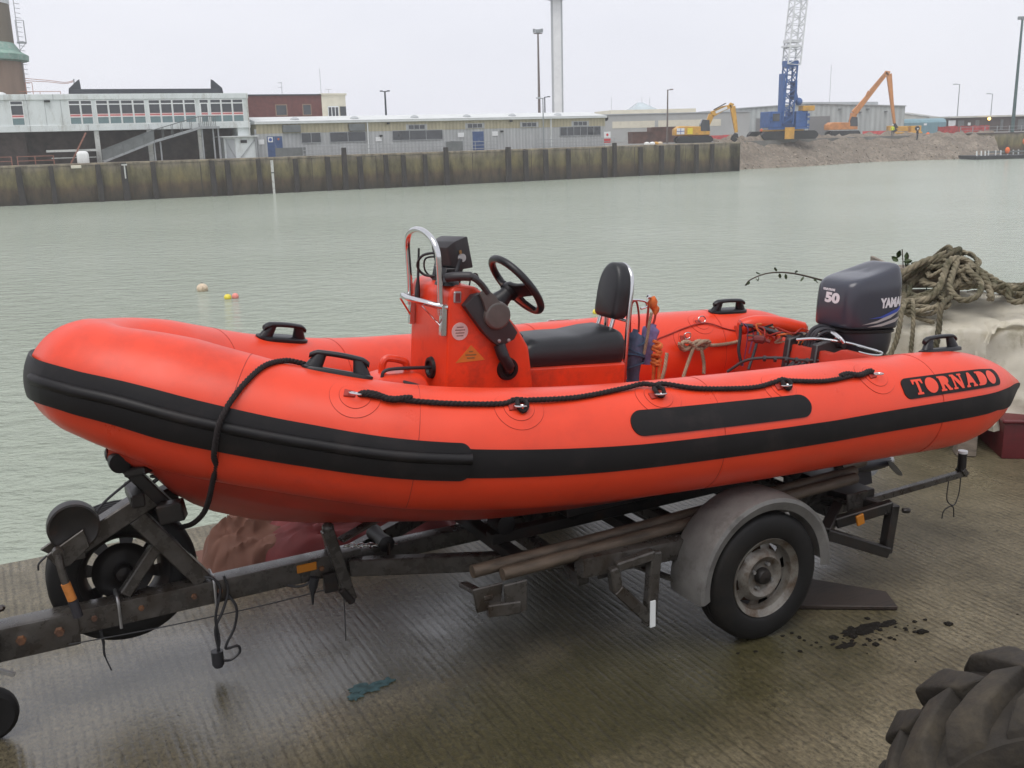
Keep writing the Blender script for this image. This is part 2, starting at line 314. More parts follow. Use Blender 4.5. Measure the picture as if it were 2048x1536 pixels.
# rubble soil
m, n, l, b = node_mat('rubble_soil')
tc = N(n, 'ShaderNodeTexCoord')
a1 = N(n, 'ShaderNodeTexNoise', Scale=0.35, Detail=9, Roughness=0.72); l.new(tc.outputs['Object'], a1.inputs['Vector'])
a2 = N(n, 'ShaderNodeTexNoise', Scale=2.4, Detail=6, Roughness=0.7); l.new(tc.outputs['Object'], a2.inputs['Vector'])
k1 = ramp(n, l, a1.outputs['Fac'], [(0.35, (0.155, 0.128, 0.10)), (0.55, (0.22, 0.188, 0.15)), (0.72, (0.31, 0.265, 0.215))])
k2 = ramp(n, l, a2.outputs['Fac'], [(0.3, (0.55, 0.55, 0.55)), (0.7, (1.35, 1.3, 1.25))])
l.new(mixc(n, l, 1.0, k1, k2, 'MULTIPLY'), b.inputs['Base Color']); b.inputs['Roughness'].default_value = 0.95
bp = N(n, 'ShaderNodeBump', Strength=0.8, Distance=0.3); l.new(a2.outputs['Fac'], bp.inputs['Height']); l.new(bp.outputs['Normal'], b.inputs['Normal'])

# far quay apron
mat('apron', (0.17, 0.165, 0.15), 0.7, var=0.2, scale=0.2, dirt=(0.11, 0.105, 0.095), dscale=0.15, damt=0.5)

# profiled sheet: vertical ribs along object x
def ribbed(name, col, pitch):
    m, n, l, b = node_mat(name)
    tc = N(n, 'ShaderNodeTexCoord'); sx = N(n, 'ShaderNodeSeparateXYZ'); l.new(tc.outputs['Object'], sx.inputs[0])
    mu = N(n, 'ShaderNodeMath', operation='MULTIPLY'); mu.inputs[1].default_value = 2*math.pi/pitch; l.new(sx.outputs['X'], mu.inputs[0])
    si = N(n, 'ShaderNodeMath', operation='SINE'); l.new(mu.outputs[0], si.inputs[0])
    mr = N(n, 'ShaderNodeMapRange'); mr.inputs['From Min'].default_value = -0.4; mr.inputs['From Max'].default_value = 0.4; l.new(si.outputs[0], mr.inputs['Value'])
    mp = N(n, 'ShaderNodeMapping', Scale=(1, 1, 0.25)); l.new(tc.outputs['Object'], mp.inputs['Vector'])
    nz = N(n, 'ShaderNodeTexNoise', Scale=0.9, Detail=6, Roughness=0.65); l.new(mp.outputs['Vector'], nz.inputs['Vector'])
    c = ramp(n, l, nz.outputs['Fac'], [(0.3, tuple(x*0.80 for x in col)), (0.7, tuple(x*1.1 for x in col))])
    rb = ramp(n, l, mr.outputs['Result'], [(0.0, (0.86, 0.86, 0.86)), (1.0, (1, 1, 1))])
    l.new(mixc(n, l, 1.0, c, rb, 'MULTIPLY'), b.inputs['Base Color']); b.inputs['Roughness'].default_value = 0.6
    bp = N(n, 'ShaderNodeBump', Strength=0.6, Distance=0.04); l.new(mr.outputs['Result'], bp.inputs['Height']); l.new(bp.outputs['Normal'], b.inputs['Normal'])
ribbed('sheet_cream', (0.43, 0.385, 0.26), 0.42)
ribbed('sheet_grey', (0.44, 0.45, 0.45), 0.42)
ribbed('sheet_pale', (0.46, 0.49, 0.48), 0.9)

# ------------------------------------------------------------------ mesh building helpers
def ortho(d, hint=V((0, 0, 1))):
    d = d.normalized()
    if abs(d.dot(hint)) > 0.97: hint = V((1, 0, 0))
    s = d.cross(hint).normalized(); return s, s.cross(d).normalized()
def crom(P, n=8, closed=False):
    P = [V(p) for p in P]
    if closed: Q = [P[-1]]+P+[P[0], P[1]]
    else: Q = [2*P[0]-P[1]]+P+[2*P[-1]-P[-2]]
    out = []
    for i in range(1, len(Q)-2):
        p0, p1, p2, p3 = Q[i-1:i+3]
        for k in range(n):
            t = k/n
            out.append(0.5*(2*p1+(p2-p0)*t+(2*p0-5*p1+4*p2-p3)*t*t+(3*p1-p0-3*p2+p3)*t**3))
    if not closed: out.append(P[-1].copy())
    return out
def resample(P, step):
    L = [0]
    for a, b in zip(P, P[1:]): L.append(L[-1]+(b-a).length)
    n = max(2, int(L[-1]/step)+1); out = []; j = 0
    for i in range(n):
        t = L[-1]*i/(n-1)
        while j < len(L)-2 and L[j+1] < t: j += 1
        w = (t-L[j])/max(1e-9, L[j+1]-L[j]); out.append(P[j].lerp(P[j+1], min(1, max(0, w))))
    return out
def frames(P, closed=False):
    T = []
    for i in range(len(P)):
        a = P[i-1] if (i > 0 or closed) else P[i]; b = P[(i+1) % len(P)] if (i < len(P)-1 or closed) else P[i]
        d = b-a; T.append(d.normalized() if d.length > 1e-9 else V((0, 0, 1)))
    s, u = ortho(T[0]); out = [(T[0], s, u)]
    for i in range(1, len(P)):
        q = T[i-1].rotation_difference(T[i]); s = q @ s
        s = (s-T[i]*s.dot(T[i])).normalized(); out.append((T[i], s, s.cross(T[i])))
    return out

class MB:
    def __init__(self): self.bm = bmesh.new()
    def vs(self, L): return [self.bm.verts.new(p) for p in L]
    def face(self, v):
        try: return self.bm.faces.new(v)
        except ValueError: return None
    def poly(self, pts): return self.face(self.vs(pts))
    def box(self, x0, x1, y0, y1, z0, z1):
        v = self.vs([(x, y, z) for z in (z0, z1) for (x, y) in ((x0, y0), (x1, y0), (x1, y1), (x0, y1))])
        for f in ((3, 2, 1, 0), (4, 5, 6, 7), (0, 1, 5, 4), (1, 2, 6, 5), (2, 3, 7, 6), (3, 0, 4, 7)): self.face([v[i] for i in f])
        return self
    def bar(self, p, q, w, h=None, upv=V((0, 0, 1))):
        p, q = V(p), V(q); h = w if h is None else h
        s, u = ortho(q-p, V(upv))
        v = self.vs([c+s*a*w/2+u*b_*h/2 for c in (p, q) for (a, b_) in ((-1, -1), (1, -1), (1, 1), (-1, 1))])
        for f in ((3, 2, 1, 0), (4, 5, 6, 7), (0, 1, 5, 4), (1, 2, 6, 5), (2, 3, 7, 6), (3, 0, 4, 7)): self.face([v[i] for i in f])
        return self
    def loft(self, rings, cap=True, closed=False):
        R_ = [self.vs(r) for r in rings]; n = len(R_[0])
        pairs = list(zip(R_, R_[1:]))+([(R_[-1], R_[0])] if closed else [])
        for a, b in pairs:
            for i in range(n): self.face((a[i], a[(i+1) % n], b[(i+1) % n], b[i]))
        if cap and not closed: self.face(R_[0][::-1]); self.face(R_[-1])
        return self
    def grid(self, rows):
        R_ = [self.vs(r) for r in rows]
        for a, b in zip(R_, R_[1:]):
            for i in range(len(a)-1): self.face((a[i], a[i+1], b[i+1], b[i]))
        return self
    def tube(self, P, r, n=8, closed=False, cap=True):
        P = [V(p) for p in P]; F = frames(P, closed); rings = []
        for i, (p, (t, s, u)) in enumerate(zip(P, F)):
            ri = r[i] if isinstance(r, (list, tuple)) else r
            rings.append([p+(s*math.cos(2*math.pi*k/n)+u*math.sin(2*math.pi*k/n))*ri for k in range(n)])
        return self.loft(rings, cap, closed)
    def cyl(self, p, q, r, n=12, rb=None):
        return self.tube([p, q], [r, r if rb is None else rb], n)
    def lathe(self, prof, c=(0, 0, 0), axis=(0, 0, 1), n=32, cap=False):
        c = V(c); ax = V(axis).normalized(); s, u = ortho(ax)
        rings = [[c+ax*z+(s*math.cos(2*math.pi*k/n)+u*math.sin(2*math.pi*k/n))*r for k in range(n)] for r, z in prof]
        return self.loft(rings, cap)
    def prism(self, poly, o, ex, ey, ez, depth):
        o, ex, ey, ez = V(o), V(ex), V(ey), V(ez)
        a = [o+ex*x+ey*y for x, y in poly]; b = [p+ez*depth for p in a]
        return self.loft([a, b])
    def ball(self, c, r, n=12, sz=(1, 1, 1)):
        c = V(c); k = n//2
        prof = [(math.sin(math.pi*i/k), -math.cos(math.pi*i/k)) for i in range(k+1)]
        rings = [[c+V((max(a, 0.02)*r*sz[0]*math.cos(2*math.pi*j/n), max(a, 0.02)*r*sz[1]*math.sin(2*math.pi*j/n), z*r*sz[2])) for j in range(n)] for a, z in prof]
        return self.loft(rings)
    def rope(self, P, r, strands=3, pitch=None, n=5, closed=False):
        pitch = pitch or r*7; Q = resample([V(p) for p in P], pitch/7); F = frames(Q)
        for k in range(strands):
            L = []
            for i, (p, (t, s, u)) in enumerate(zip(Q, F)):
                a = 2*math.pi*(i/7+k/strands); L.append(p+(s*math.cos(a)+u*math.sin(a))*r*0.5)
            self.tube(L, r*0.56, n)
        return self
    def rough(self, amt, sc, seed=0):
        for v in self.bm.verts: v.co += noise.noise_vector(v.co*sc+V((seed, 0, 0)))*amt
        return self
    def build(self, name, m, parent=None, bevel=0.0, seg=1, angle=35, smooth=True):
        bm = self.bm
        if not isinstance(m, bpy.types.Material): m = MATS[m]
        bmesh.ops.recalc_face_normals(bm, faces=bm.faces)
        if bevel:
            E_ = [e for e in bm.edges if len(e.link_faces) == 2 and e.calc_face_angle(0) > R(25)]
            bmesh.ops.bevel(bm, geom=E_, offset=bevel, segments=seg, affect='EDGES', profile=0.7, clamp_overlap=True)
        me = bpy.data.meshes.new(name); bm.to_mesh(me); bm.free(); me.materials.append(m)
        if smooth:
            for p in me.polygons: p.use_smooth = True
            me.set_sharp_from_angle(angle=R(angle))
        o = bpy.data.objects.new(name, me); COL.objects.link(o)
        if parent: o.parent = parent
        return o
def tag(o, label=None, cat=None, group=None, kind=None):
    if label: o['label'] = label
    if cat: o['category'] = cat
    if group: o['group'] = group
    if kind: o['kind'] = kind
    return o
def thing(name, label, cat, loc=(0, 0, 0), rz=0.0, group=None, mtx=None):
    o = bpy.data.objects.new(name, None); o.empty_display_size = 0.2; COL.objects.link(o)
    if mtx is not None: o.matrix_world = mtx
    else: o.location = loc; o.rotation_euler = (0, 0, rz)
    return tag(o, label, cat, group)
def clone(o, parent=None):
    c = o.copy(); COL.objects.link(c)
    if parent: c.parent = parent
    for ch in list(o.children): clone(ch, c)
    return c
def instance(src, name, parent):
    o = bpy.data.objects.new(name, src.data); COL.objects.link(o); o.parent = parent; return o
ORD = ['first', 'second', 'third', 'fourth', 'fifth', 'sixth', 'seventh', 'eighth', 'ninth', 'tenth', 'eleventh', 'twelfth', 'thirteenth', 'fourteenth', 'fifteenth', 'sixteenth', 'seventeenth', 'eighteenth', 'nineteenth', 'twentieth', 'twenty-first', 'twenty-second', 'twenty-third', 'twenty-fourth', 'twenty-fifth', 'twenty-sixth', 'twenty-seventh', 'twenty-eighth', 'twenty-ninth', 'thirtieth', 'thirty-first', 'thirty-second']
def text_bm(body, size, bold=0.0, shear=0.0, width=1.0):
    c = bpy.data.curves.new('t', 'FONT'); c.body = body; c.size = size; c.offset = bold; c.shear = shear; c.align_x = 'CENTER'; c.align_y = 'CENTER'; c.resolution_u = 3
    o = bpy.data.objects.new('t', c); COL.objects.link(o)
    dg = bpy.context.evaluated_depsgraph_get(); me = bpy.data.meshes.new_from_object(o.evaluated_get(dg))
    bm = bmesh.new(); bm.from_mesh(me); bpy.data.objects.remove(o); bpy.data.curves.remove(c); bpy.data.meshes.remove(me)
    for v in bm.verts: v.co.x *= width
    return bm

# ================================================================== SETTING
YAW, TRIM = R(27.31), R(4.33)
T0 = V((-1.743, 3.506, 0))                      # trailer hitch / bow on the ground; x runs aft along the quay, y towards the water
FA = R(25.8); F0 = V((-46.9, 95.1, 0))          # far quay frame: x along its edge, y away from the water
ft = V((math.cos(FA), math.sin(FA), 0)); fd = V((-math.sin(FA), math.cos(FA), 0))
def FW(t, d, z=0.0): return F0+ft*t+fd*d+V((0, 0, z))
def DW(x, y, z=0.0): return T0+V((x*math.cos(YAW)-y*math.sin(YAW), x*math.sin(YAW)+y*math.cos(YAW), z))

mb = MB()
mb.box(-70, 70, -70, 1.655, -5.5, 0.0)
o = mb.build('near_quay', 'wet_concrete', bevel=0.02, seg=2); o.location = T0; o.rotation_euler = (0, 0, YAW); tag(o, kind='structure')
mb = MB(); mb.grid([[(-400, y, -3.3), (400, y, -3.3)] for y in (-60, 440)])
tag(mb.build('harbour_water', 'harbour_water'), kind='structure')

crest = [(29.0, 139.5), (36, 143.5), (45, 150.5), (54, 158.0), (63, 160.5), (70, 162.5), (78, 163.5), (92, 166)]
poly = [FW(-330, 0.6), FW(84.6, 0.6)]+[V((x, y+1.2, 0)) for x, y in crest]+[V((160, 185, 0)), V((400, 300, 0)), V((400, 450, 0)), V((-400, 450, 0)), V((-400, 20, 0))]
mb = MB(); tp = mb.vs([V((p.x, p.y, 0.27)) for p in poly]); bt = mb.vs([V((p.x, p.y, -5)) for p in poly]); mb.face(tp)
for i in range(len(poly)): mb.face((tp[i], bt[i], bt[(i+1) % len(poly)], tp[(i+1) % len(poly)]))
bmesh.ops.triangulate(mb.bm, faces=[f for f in mb.bm.faces if len(f.verts) > 4])
tag(mb.build('harbour_ground', 'apron', smooth=False), kind='structure')

wl = [(28.6, 134.4), (31.5, 135.8), (39.4, 138.7), (46, 144.0), (53.5, 150.1), (60, 151.8), (66, 152.6), (72, 154.0), (75.5, 157)]
cs = [(27.8, 140.5), (32.0, 143.0), (38.0, 148.5), (45.5, 153.5), (54.0, 160.5), (61, 162.5), (67.5, 163.2), (73, 164.2), (77, 164.5)]
A_ = crom([V((x, y, 0)) for x, y in wl], 9); B_ = crom([V((x, y, 0)) for x, y in cs], 9)
mb = MB(); rows = []
for j in range(18):
    f = j/13.0; row = []
    for i, (a, b_) in enumerate(zip(A_, B_)):
        p = a.lerp(b_, f)
        hump = 1.15 if i < 40 else 0.75
        g = f-0.10
        z = -3.75+ (4.1+0.25*hump)*min(1, g*1.15) if f < 0.98 else 0.55*hump*max(0.0, 1-(f-0.98)*3.0)+0.12
        q = V((p.x*0.6, p.y*0.6, 3.1))
        p = p+V((0, 0, z+0.55*noise.noise(q)*(0.4+f)+0.28*noise.noise(q*3.1)))
        row.append(p)
    rows.append(row)
mb.grid(rows); bank = mb.build('rubble_bank', 'rubble_soil', angle=60); tag(bank, kind='structure')
bank_bvh = BVHTree.FromPolygons([v.co for v in bank.data.vertices], [tuple(p.vertices) for p in bank.data.polygons])
# loose stones on the bank, past counting
mb = MB(); rng = random.Random(4)
for k in range(1100):
    i = rng.random()*(len(A_)-2); f = rng.random()**1.6*0.95; a = A_[int(i)].lerp(B_[int(i)], f)
    h = bank_bvh.ray_cast(V((a.x, a.y, 20)), V((0, 0, -1)))
    if h[0] is None: continue
    s = rng.uniform(0.05, 0.24)*(1.2-f*0.6)
    c = h[0]+V((0, 0, s*0.25)); vv = [c+V((rng.uniform(-1, 1), rng.uniform(-1, 1), rng.uniform(-0.7, 0.7))).normalized()*s for _ in range(7)]
    r = bmesh.ops.convex_hull(mb.bm, input=mb.vs(vv)); bmesh.ops.delete(mb.bm, geom=list({e for e in r['geom_interior'] if isinstance(e, bmesh.types.BMVert)}), context='VERTS')
tag(mb.build('rubble_stones', 'rock_pale', smooth=False), kind='stuff')

# ================================================================== THE INFLATABLE BOAT
ct, st_ = math.cos(TRIM), math.sin(TRIM)
ba = V((math.cos(YAW)*ct, math.sin(YAW)*ct, -st_)); bs_ = V((-math.sin(YAW), math.cos(YAW), 0)); bn = ba.cross(bs_)
BO = V((-1.743, 3.506, 1.304))
BM = Matrix(((ba.x, bs_.x, bn.x, BO.x), (ba.y, bs_.y, bn.y, BO.y), (ba.z, bs_.z, bn.z, BO.z), (0, 0, 0, 1)))
boat = thing('inflatable_boat', 'orange rigid inflatable boat with black rub strip, resting on the grey road trailer', 'inflatable boat', mtx=BM)

us = [.292, .415, .62, .95, 1.35, 1.9, 2.6, 3.3, 3.9, 4.12, 4.26, 4.38, 4.44]
tv = [.089, .168, .267, .407, .554, .667, .727, .738, .728, .722, .716, .716, .72]
tw = [-.029, -.059, -.116, -.185, -.237, -.247, -.224, -.197, -.182, -.168, -.155, -.146, -.143]
def trad(u):
    K = [(.26, .210), (.36, .226), (.5, .244), (.62, .242), (.85, .233), (1.1, .231), (3.80, .231), (3.94, .226), (4.06, .205), (4.18, .165), (4.28, .118), (4.37, .066), (4.45, .018)]
    if u <= K[0][0]: return K[0][1]
    for (a, x), (b_, y) in zip(K, K[1:]):
        if u <= b_: return x+(y-x)*(u-a)/(b_-a)
    return K[-1][1]
half = [V((0.230, 0, -.012))]+[V(p) for p in zip(us, tv, tw)]
class Side:
    def __init__(self, sg):
        ctl = [V((p.x, -p.y, p.z)) for p in half[:0:-1]]+half
        P = crom(ctl, 12); mid = 12*(len(half)-1); P = P[mid:]
        P = [V((p.x, p.y*sg, p.z)) for p in P]
        self.Q = resample(P, 0.012); n = len(self.Q); self.n = n
        L = [0]
        for a, b_ in zip(self.Q, self.Q[1:]): L.append(L[-1]+(b_-a).length)
        self.L = L; self.F = []
        for i in range(n):
            t = (self.Q[min(n-1, i+1)]-self.Q[max(0, i-1)])
            if i == 0: t = V((0, sg, 0))
            t.normalize(); u = (V((0, 0, 1))-t*t.z).normalized(); o = u.cross(t)
            if o.dot(V((-1, sg*0.2, 0)) if i < 20 else V((0, sg, 0))) < 0: o = -o
            self.F.append((t, u, o))
        self.R = [trad(q.x) for q in self.Q]
        for _ in range(6): self.R = [self.R[0]]+[(self.R[i-1]+self.R[i]*2+self.R[i+1])/4 for i in range(1, n-1)]+[self.R[-1]]
    def at(self, s):
        s -= 0.055*max(0, min(1, (s-.2)/.5))*(1-.7*max(0, min(1, (s-3.3)/.6)))
        x = max(0, min(self.n-1.001, s/self.L[-1]*(self.n-1))); i = int(x); w = x-i
        q = self.Q[i].lerp(self.Q[i+1], w); r = self.R[i]*(1-w)+self.R[i+1]*w
        t, u, o = (self.F[i][k].lerp(self.F[i+1][k], w).normalized() for k in range(3)); return q, r, t, u, o
    def pt(self, s, th, off=0.0):
        q, r, t, u, o = self.at(s); a = R(th); return q+(o*math.cos(a)+u*math.sin(a))*(r+off)
    def nrm(self, s, th):
        q, r, t, u, o = self.at(s); a = R(th); return (o*math.cos(a)+u*math.sin(a)).normalized()
PS, SS = Side(-1), Side(1)

mb = MB(); NR = 56; rings = []
for sd_, idx in ((PS, range(PS.n-1, 0, -3)), (SS, range(0, SS.n, 3))):
    for i in idx:
        t, u, o = sd_.F[i]; q = sd_.Q[i]; r = sd_.R[i]; sg = 1 if sd_ is PS else -1
        rings.append([q+(o*math.cos(2*math.pi*k/NR)+u*math.sin(2*math.pi*k/NR))*r for k in range(NR)])
mb.loft(rings)
tube = mb.build('tube', 'orange_fabric', boat, angle=80)

def shell(mb, sd_, s0, s1, th0, th1, off, ns=60, nt=8, rnd=0.0, base=-0.004, one=False):
    """a closed patch lying on the tube: th0/th1 in degrees (numbers or functions of s), rnd rounds its ends (metres)"""
    f0 = th0 if callable(th0) else (lambda s: th0); f1 = th1 if callable(th1) else (lambda s: th1)
    S = [s0+(s1-s0)*i/ns for i in range(ns+1)]
    if rnd: S = sorted(set(S+[s0+rnd*(1-math.cos(math.pi/2*k/7)) for k in range(8)]+[s1-rnd*(1-math.cos(math.pi/2*k/7)) for k in range(8)]))
    top, bot = [], []
    for s in S:
        a, b_ = f0(s), f1(s)
        if rnd:
            d = (s1-s) if one else min(s-s0, s1-s); hh = (b_-a)/2; c = (a+b_)/2
            if d < rnd:
                rd = rnd/sd_.at(s)[1]/R(1); cut = rd*(1-math.sqrt(max(0, 1-((rnd-d)/rnd)**2))); hh = max(0.05, hh-cut)
            a, b_ = c-hh, c+hh
        top.append([sd_.pt(s, a+(b_-a)*k/nt, off) for k in range(nt+1)])
        bot.append([sd_.pt(s, a+(b_-a)*k/nt, base) for k in range(nt+1)])
    rows = [[b_[0]]+t+[b_[-1]] for t, b_ in zip(top, bot)]
    rows = [bot[0]] + rows + [bot[-1]]
    R_ = [mb.vs(r) for r in rows[1:-1]]
    for a, b_ in zip(R_, R_[1:]):
        for i in range(len(a)-1): mb.face((a[i], a[i+1], b_[i+1], b_[i]))
    for e, b_ in ((R_[0], bot[0]), (R_[-1], bot[-1])):
        w = mb.vs(b_)
        for i in range(nt): mb.face((e[i+1], e[i+2], w[i+1], w[i]))
    return mb
def lin(*K):
    def f(s):
        if s <= K[0][0]: return K[0][1]
        for (a, x), (b_, y) in zip(K, K[1:]):
            if s <= b_: return x+(y-x)*(s-a)/(b_-a)
        return K[-1][1]
    return f
lo = lin((0.05, -13), (1.45, -11), (3.0, -10), (4.0, -6), (4.4, -30)); hi = lin((0, 24), (1.1, 19), (1.46, 15), (2.1, 12.5), (3.0, 12), (4.0, 17), (4.4, 20))
mb = MB()
for sd_ in (PS, SS): shell(mb, sd_, 1.38, 4.475, lo, hi, 0.005, 110, 6)
mb.build('rub_strip', 'black_hypalon', boat, angle=50)
mb = MB()
flo = lin((0, -15), (1.4, -13)); fhi = lin((0, 25), (0.2, 23), (0.9, 22), (1.44, 20))
for sd_ in (PS, SS): shell(mb, sd_, 0.0, 1.448, flo, fhi, 0.013, 80, 10, rnd=0.035, base=0.0, one=True)
for v in list(mb.bm.verts): pass
fender = mb.build('bow_fender', 'black_rubber', boat, angle=50)
mb = MB()
P = [PS.pt(s, 6.5, 0.010) for s in [1.452-0.0242*k for k in range(60)]]+[SS.pt(s, 6.5, 0.010) for s in [0.0242*k for k in range(1, 61)]]
mb.tube(P, 0.021, 12)
mb.build('ridge', 'black_rubber', fender, angle=60)
mb = MB(); shell(mb, PS, 2.055, 2.885, lin((2.0, 20), (2.9, 19.5)), lin((2.0, 45.5), (2.9, 43.5)), 0.005, 50, 8, rnd=0.05)
tag(mb.build('scuff_patch', 'black_hypalon', boat, angle=50), 'long black round-ended patch on the near tube')
mb = MB(); shell(mb, SS, 2.055, 2.885, 20, 45, 0.005, 50, 8, rnd=0.05); mb.build('scuff_patch', 'black_hypalon', boat, angle=50)
nlo, nhi = lin((3.4, 22.5), (4.06, 25.0)), lin((3.4, 46.5), (4.06, 48.0))
mb = MB(); shell(mb, PS, 3.405, 4.055, nlo, nhi, 0.004, 50, 8, rnd=0.035)
npanel = tag(mb.build('name_panel', 'black_hypalon', boat, angle=50), 'black name panel with orange cut-out letters')
# letters: plain slab capitals with filled bowls, in a 1-high box
def ell(cx, cy, rx, ry, n=28): return [(cx+rx*math.cos(2*math.pi*k/n), cy+ry*math.sin(2*math.pi*k/n)) for k in range(n)]
GL = {
 'T': (0.72, [[(0, 1), (0, .68), (.09, .68), (.16, .86), (.27, .86), (.27, .13), (.15, .13), (.15, 0), (.57, 0), (.57, .13), (.45, .13), (.45, .86), (.56, .86), (.63, .68), (.72, .68), (.72, 1)]]),
 'O': (0.86, [ell(.43, .5, .43, .52)]),
 'R': (0.80, [[(0, 0), (.40, 0), (.40, .12), (.30, .12), (.30, .40), (.38, .40), (.56, 0), (.82, 0), (.82, .12), (.74, .12), (.58, .46), (.68, .55), (.73, .72), (.68, .88), (.55, .97), (.40, 1), (0, 1), (0, .88), (.09, .88), (.09, .12), (0, .12)]]),
 'N': (0.86, [[(0, 0), (.30, 0), (.30, .12), (.21, .12), (.21, .66), (.60, 0), (.77, 0), (.77, .88), (.86, .88), (.86, 1), (.56, 1), (.56, .88), (.65, .88), (.65, .42), (.28, 1), (0, 1), (0, .88), (.09, .88), (.09, .12), (0, .12)]]),
 'A': (0.86, [[(0, 0), (.28, 0), (.28, .12), (.22, .12), (.27, .28), (.55, .28), (.60, .12), (.53, .12), (.53, 0), (.86, 0), (.86, .12), (.78, .12), (.53, 1), (.35, 1), (.08, .12), (0, .12)]]),
 'D': (0.80, [[(0, 0), (.38, 0), (.56, .05), (.70, .18), (.79, .38), (.80, .5), (.79, .62), (.70, .82), (.56, .95), (.38, 1), (0, 1), (0, .88), (.09, .88), (.09, .12), (0, .12)]]),
}
adv = sum(GL[c][0] for c in 'TORNADO')+6*0.13; s_a, s_b = 3.462, 4.012; sc = (s_b-s_a)/adv; x = 0
for c in 'TORNADO':
    w, polys = GL[c]; bm = bmesh.new()
    for pl in polys: bm.faces.new([bm.verts.new((px, py, 0)) for px, py in pl]).normal_update()
    bmesh.ops.triangulate(bm, faces=bm.faces)
    for _ in range(3):
        bmesh.ops.subdivide_edges(bm, edges=[e for e in bm.edges if e.calc_length() > 0.16], cuts=1, use_grid_fill=False)
        bmesh.ops.triangulate(bm, faces=[f for f in bm.faces if len(f.verts) > 3])
    for v in bm.verts:
        s = s_a+(x+v.co.x)*sc; a, b_ = nlo(s), nhi(s); a, b_ = a+(b_-a)*0.14, b_-(b_-a)*0.13
        v.co = PS.pt(s, a+(b_-a)*v.co.y, 0.0062)
    mb = MB(); mb.bm.free(); mb.bm = bm
    mb.build('letter', 'orange_fabric', npanel, angle=80); x += w+0.13

# grab handles
def handle(sd_, s, th, ln=0.235, parent=boat):
    q, r, t, u, o = sd_.at(s); nn = sd_.nrm(s, th); c = sd_.pt(s, th, 0.0); l = nn.cross(t).normalized()
    mb = MB(); ell_ = []
    for zz, k in ((-0.006, 1.0), (0.009, 1.0), (0.013, 0.9)):
        ell_.append([c+t*(math.copysign(abs(math.cos(a))**0.6, math.cos(a))*ln*0.56*k)+l*(math.copysign(abs(math.sin(a))**0.6, math.sin(a))*0.036*k)+nn*zz for a in [2*math.pi*i/28 for i in range(28)]])
    mb.loft(ell_)
    for e in (-1, 1):
        mb.loft([[c+t*(e*(ln*0.30+0.02*(1-f)*1.0)+math.cos(a)*(0.034-0.012*f))+l*(math.sin(a)*(0.022-0.006*f))+nn*(0.008+0.05*f) for a in [2*math.pi*i/12 for i in range(12)]] for f in (0, .35, .7, 1)])
    rings = []
    for i in range(17):
        f = i/16*2-1; h = 0.060+0.007*(1-f*f)-(0.012*max(0, abs(f)-0.8)/0.2); wd = 0.017 if abs(f) < 0.95 else 0.011
        rings.append([c+t*(f*ln*0.47)+l*math.cos(a)*wd+nn*(h+math.sin(a)*0.0105) for a in [2*math.pi*k/12 for k in range(12)]])
    mb.loft(rings)
    return mb.build('grab_handle', 'black_plastic', parent, angle=50)
handle(PS, .958, 99); handle(PS, 3.885, 100); handle(SS, .958, 104); handle(SS, 3.74, 102)

# lifeline rings on round doublers
def doubler(sd_, s, th, rad=0.092, ring=True):
    q, r, t, u, o = sd_.at(s)
    def P(a, k, off): return sd_.pt(s+rad*k*math.cos(a), th+rad*k*math.sin(a)/r/R(1), off)
    mb = MB(); n = 36; A = [2*math.pi*i/n for i in range(n)]
    rows = [[P(a, 1.0, -0.002) for a in A], [P(a, 1.0, 0.002) for a in A], [P(a, .62, 0.0022) for a in A], [P(a, .615, 0.0042) for a in A], [P(a, .3, 0.0045) for a in A], [P(a, .02, 0.0045) for a in A]]
    mb.loft(rows, cap=False); d = mb.build('ring_doubler', 'orange_fabric', boat, angle=40)
    mb = MB()
    for k, off in ((1.0, 0.0006), (.62, 0.0026)): mb.tube([P(a, k, off) for a in A], 0.0013, 5, closed=True)
    mb.build('glue_line', 'orange_seam', d)
    nn = sd_.nrm(s, th); c = sd_.pt(s, th, 0.006); l = nn.cross(t).normalized()
    mb = MB(); mb.loft([[c+t*(x_-0.02)+l*y_+nn*z_ for x_, y_ in ((-.02, -.017), (.02, -.013), (.02, .013), (-.02, .017))] for z_ in (-0.006, 0.005)])
    mb.build('strap_tab', 'orange_seam', d, bevel=0.002)
    mb = MB(); hh = (nn*0.5-l*0.6*(1 if sd_ is PS else -1)).normalized()
    mb.tube([c+nn*0.008+t*(math.cos(a)*0.024)+hh*(math.sin(a)*0.019+0.010) for a in [2*math.pi*i/18 for i in range(18)]], 0.0032, 7, closed=True)
    mb.build('d_ring', 'steel', d)
    return c+nn*0.012
for s, th in ((1.04, 57), (1.637, 55), (2.213, 60), (2.792, 55), (3.30, 55)): doubler(PS, s, th)
for s, th in ((1.1, 60), (1.9, 58), (2.7, 58)): doubler(SS, s, th)
doubler(SS, 3.50, 127, 0.075); doubler(SS, 3.36, 150, 0.075)
# seams round the tube
for sd_ in (PS, SS):
    for s in (0.62, 1.27, 2.45, 3.62): mb = MB(); mb.tube([sd_.pt(s+0.004*math.sin(th/40), th, 0.0003) for th in range(-60, 200, 6)], 0.0011, 5); mb.build('seam', 'orange_seam', boat)
    for s in (1.27, 2.45, 3.62): mb = MB(); shell(mb, sd_, s+.004, s+.034, -60, 190, 0.0012, 2, 60); mb.build('seam_tape', 'orange_fabric', boat)
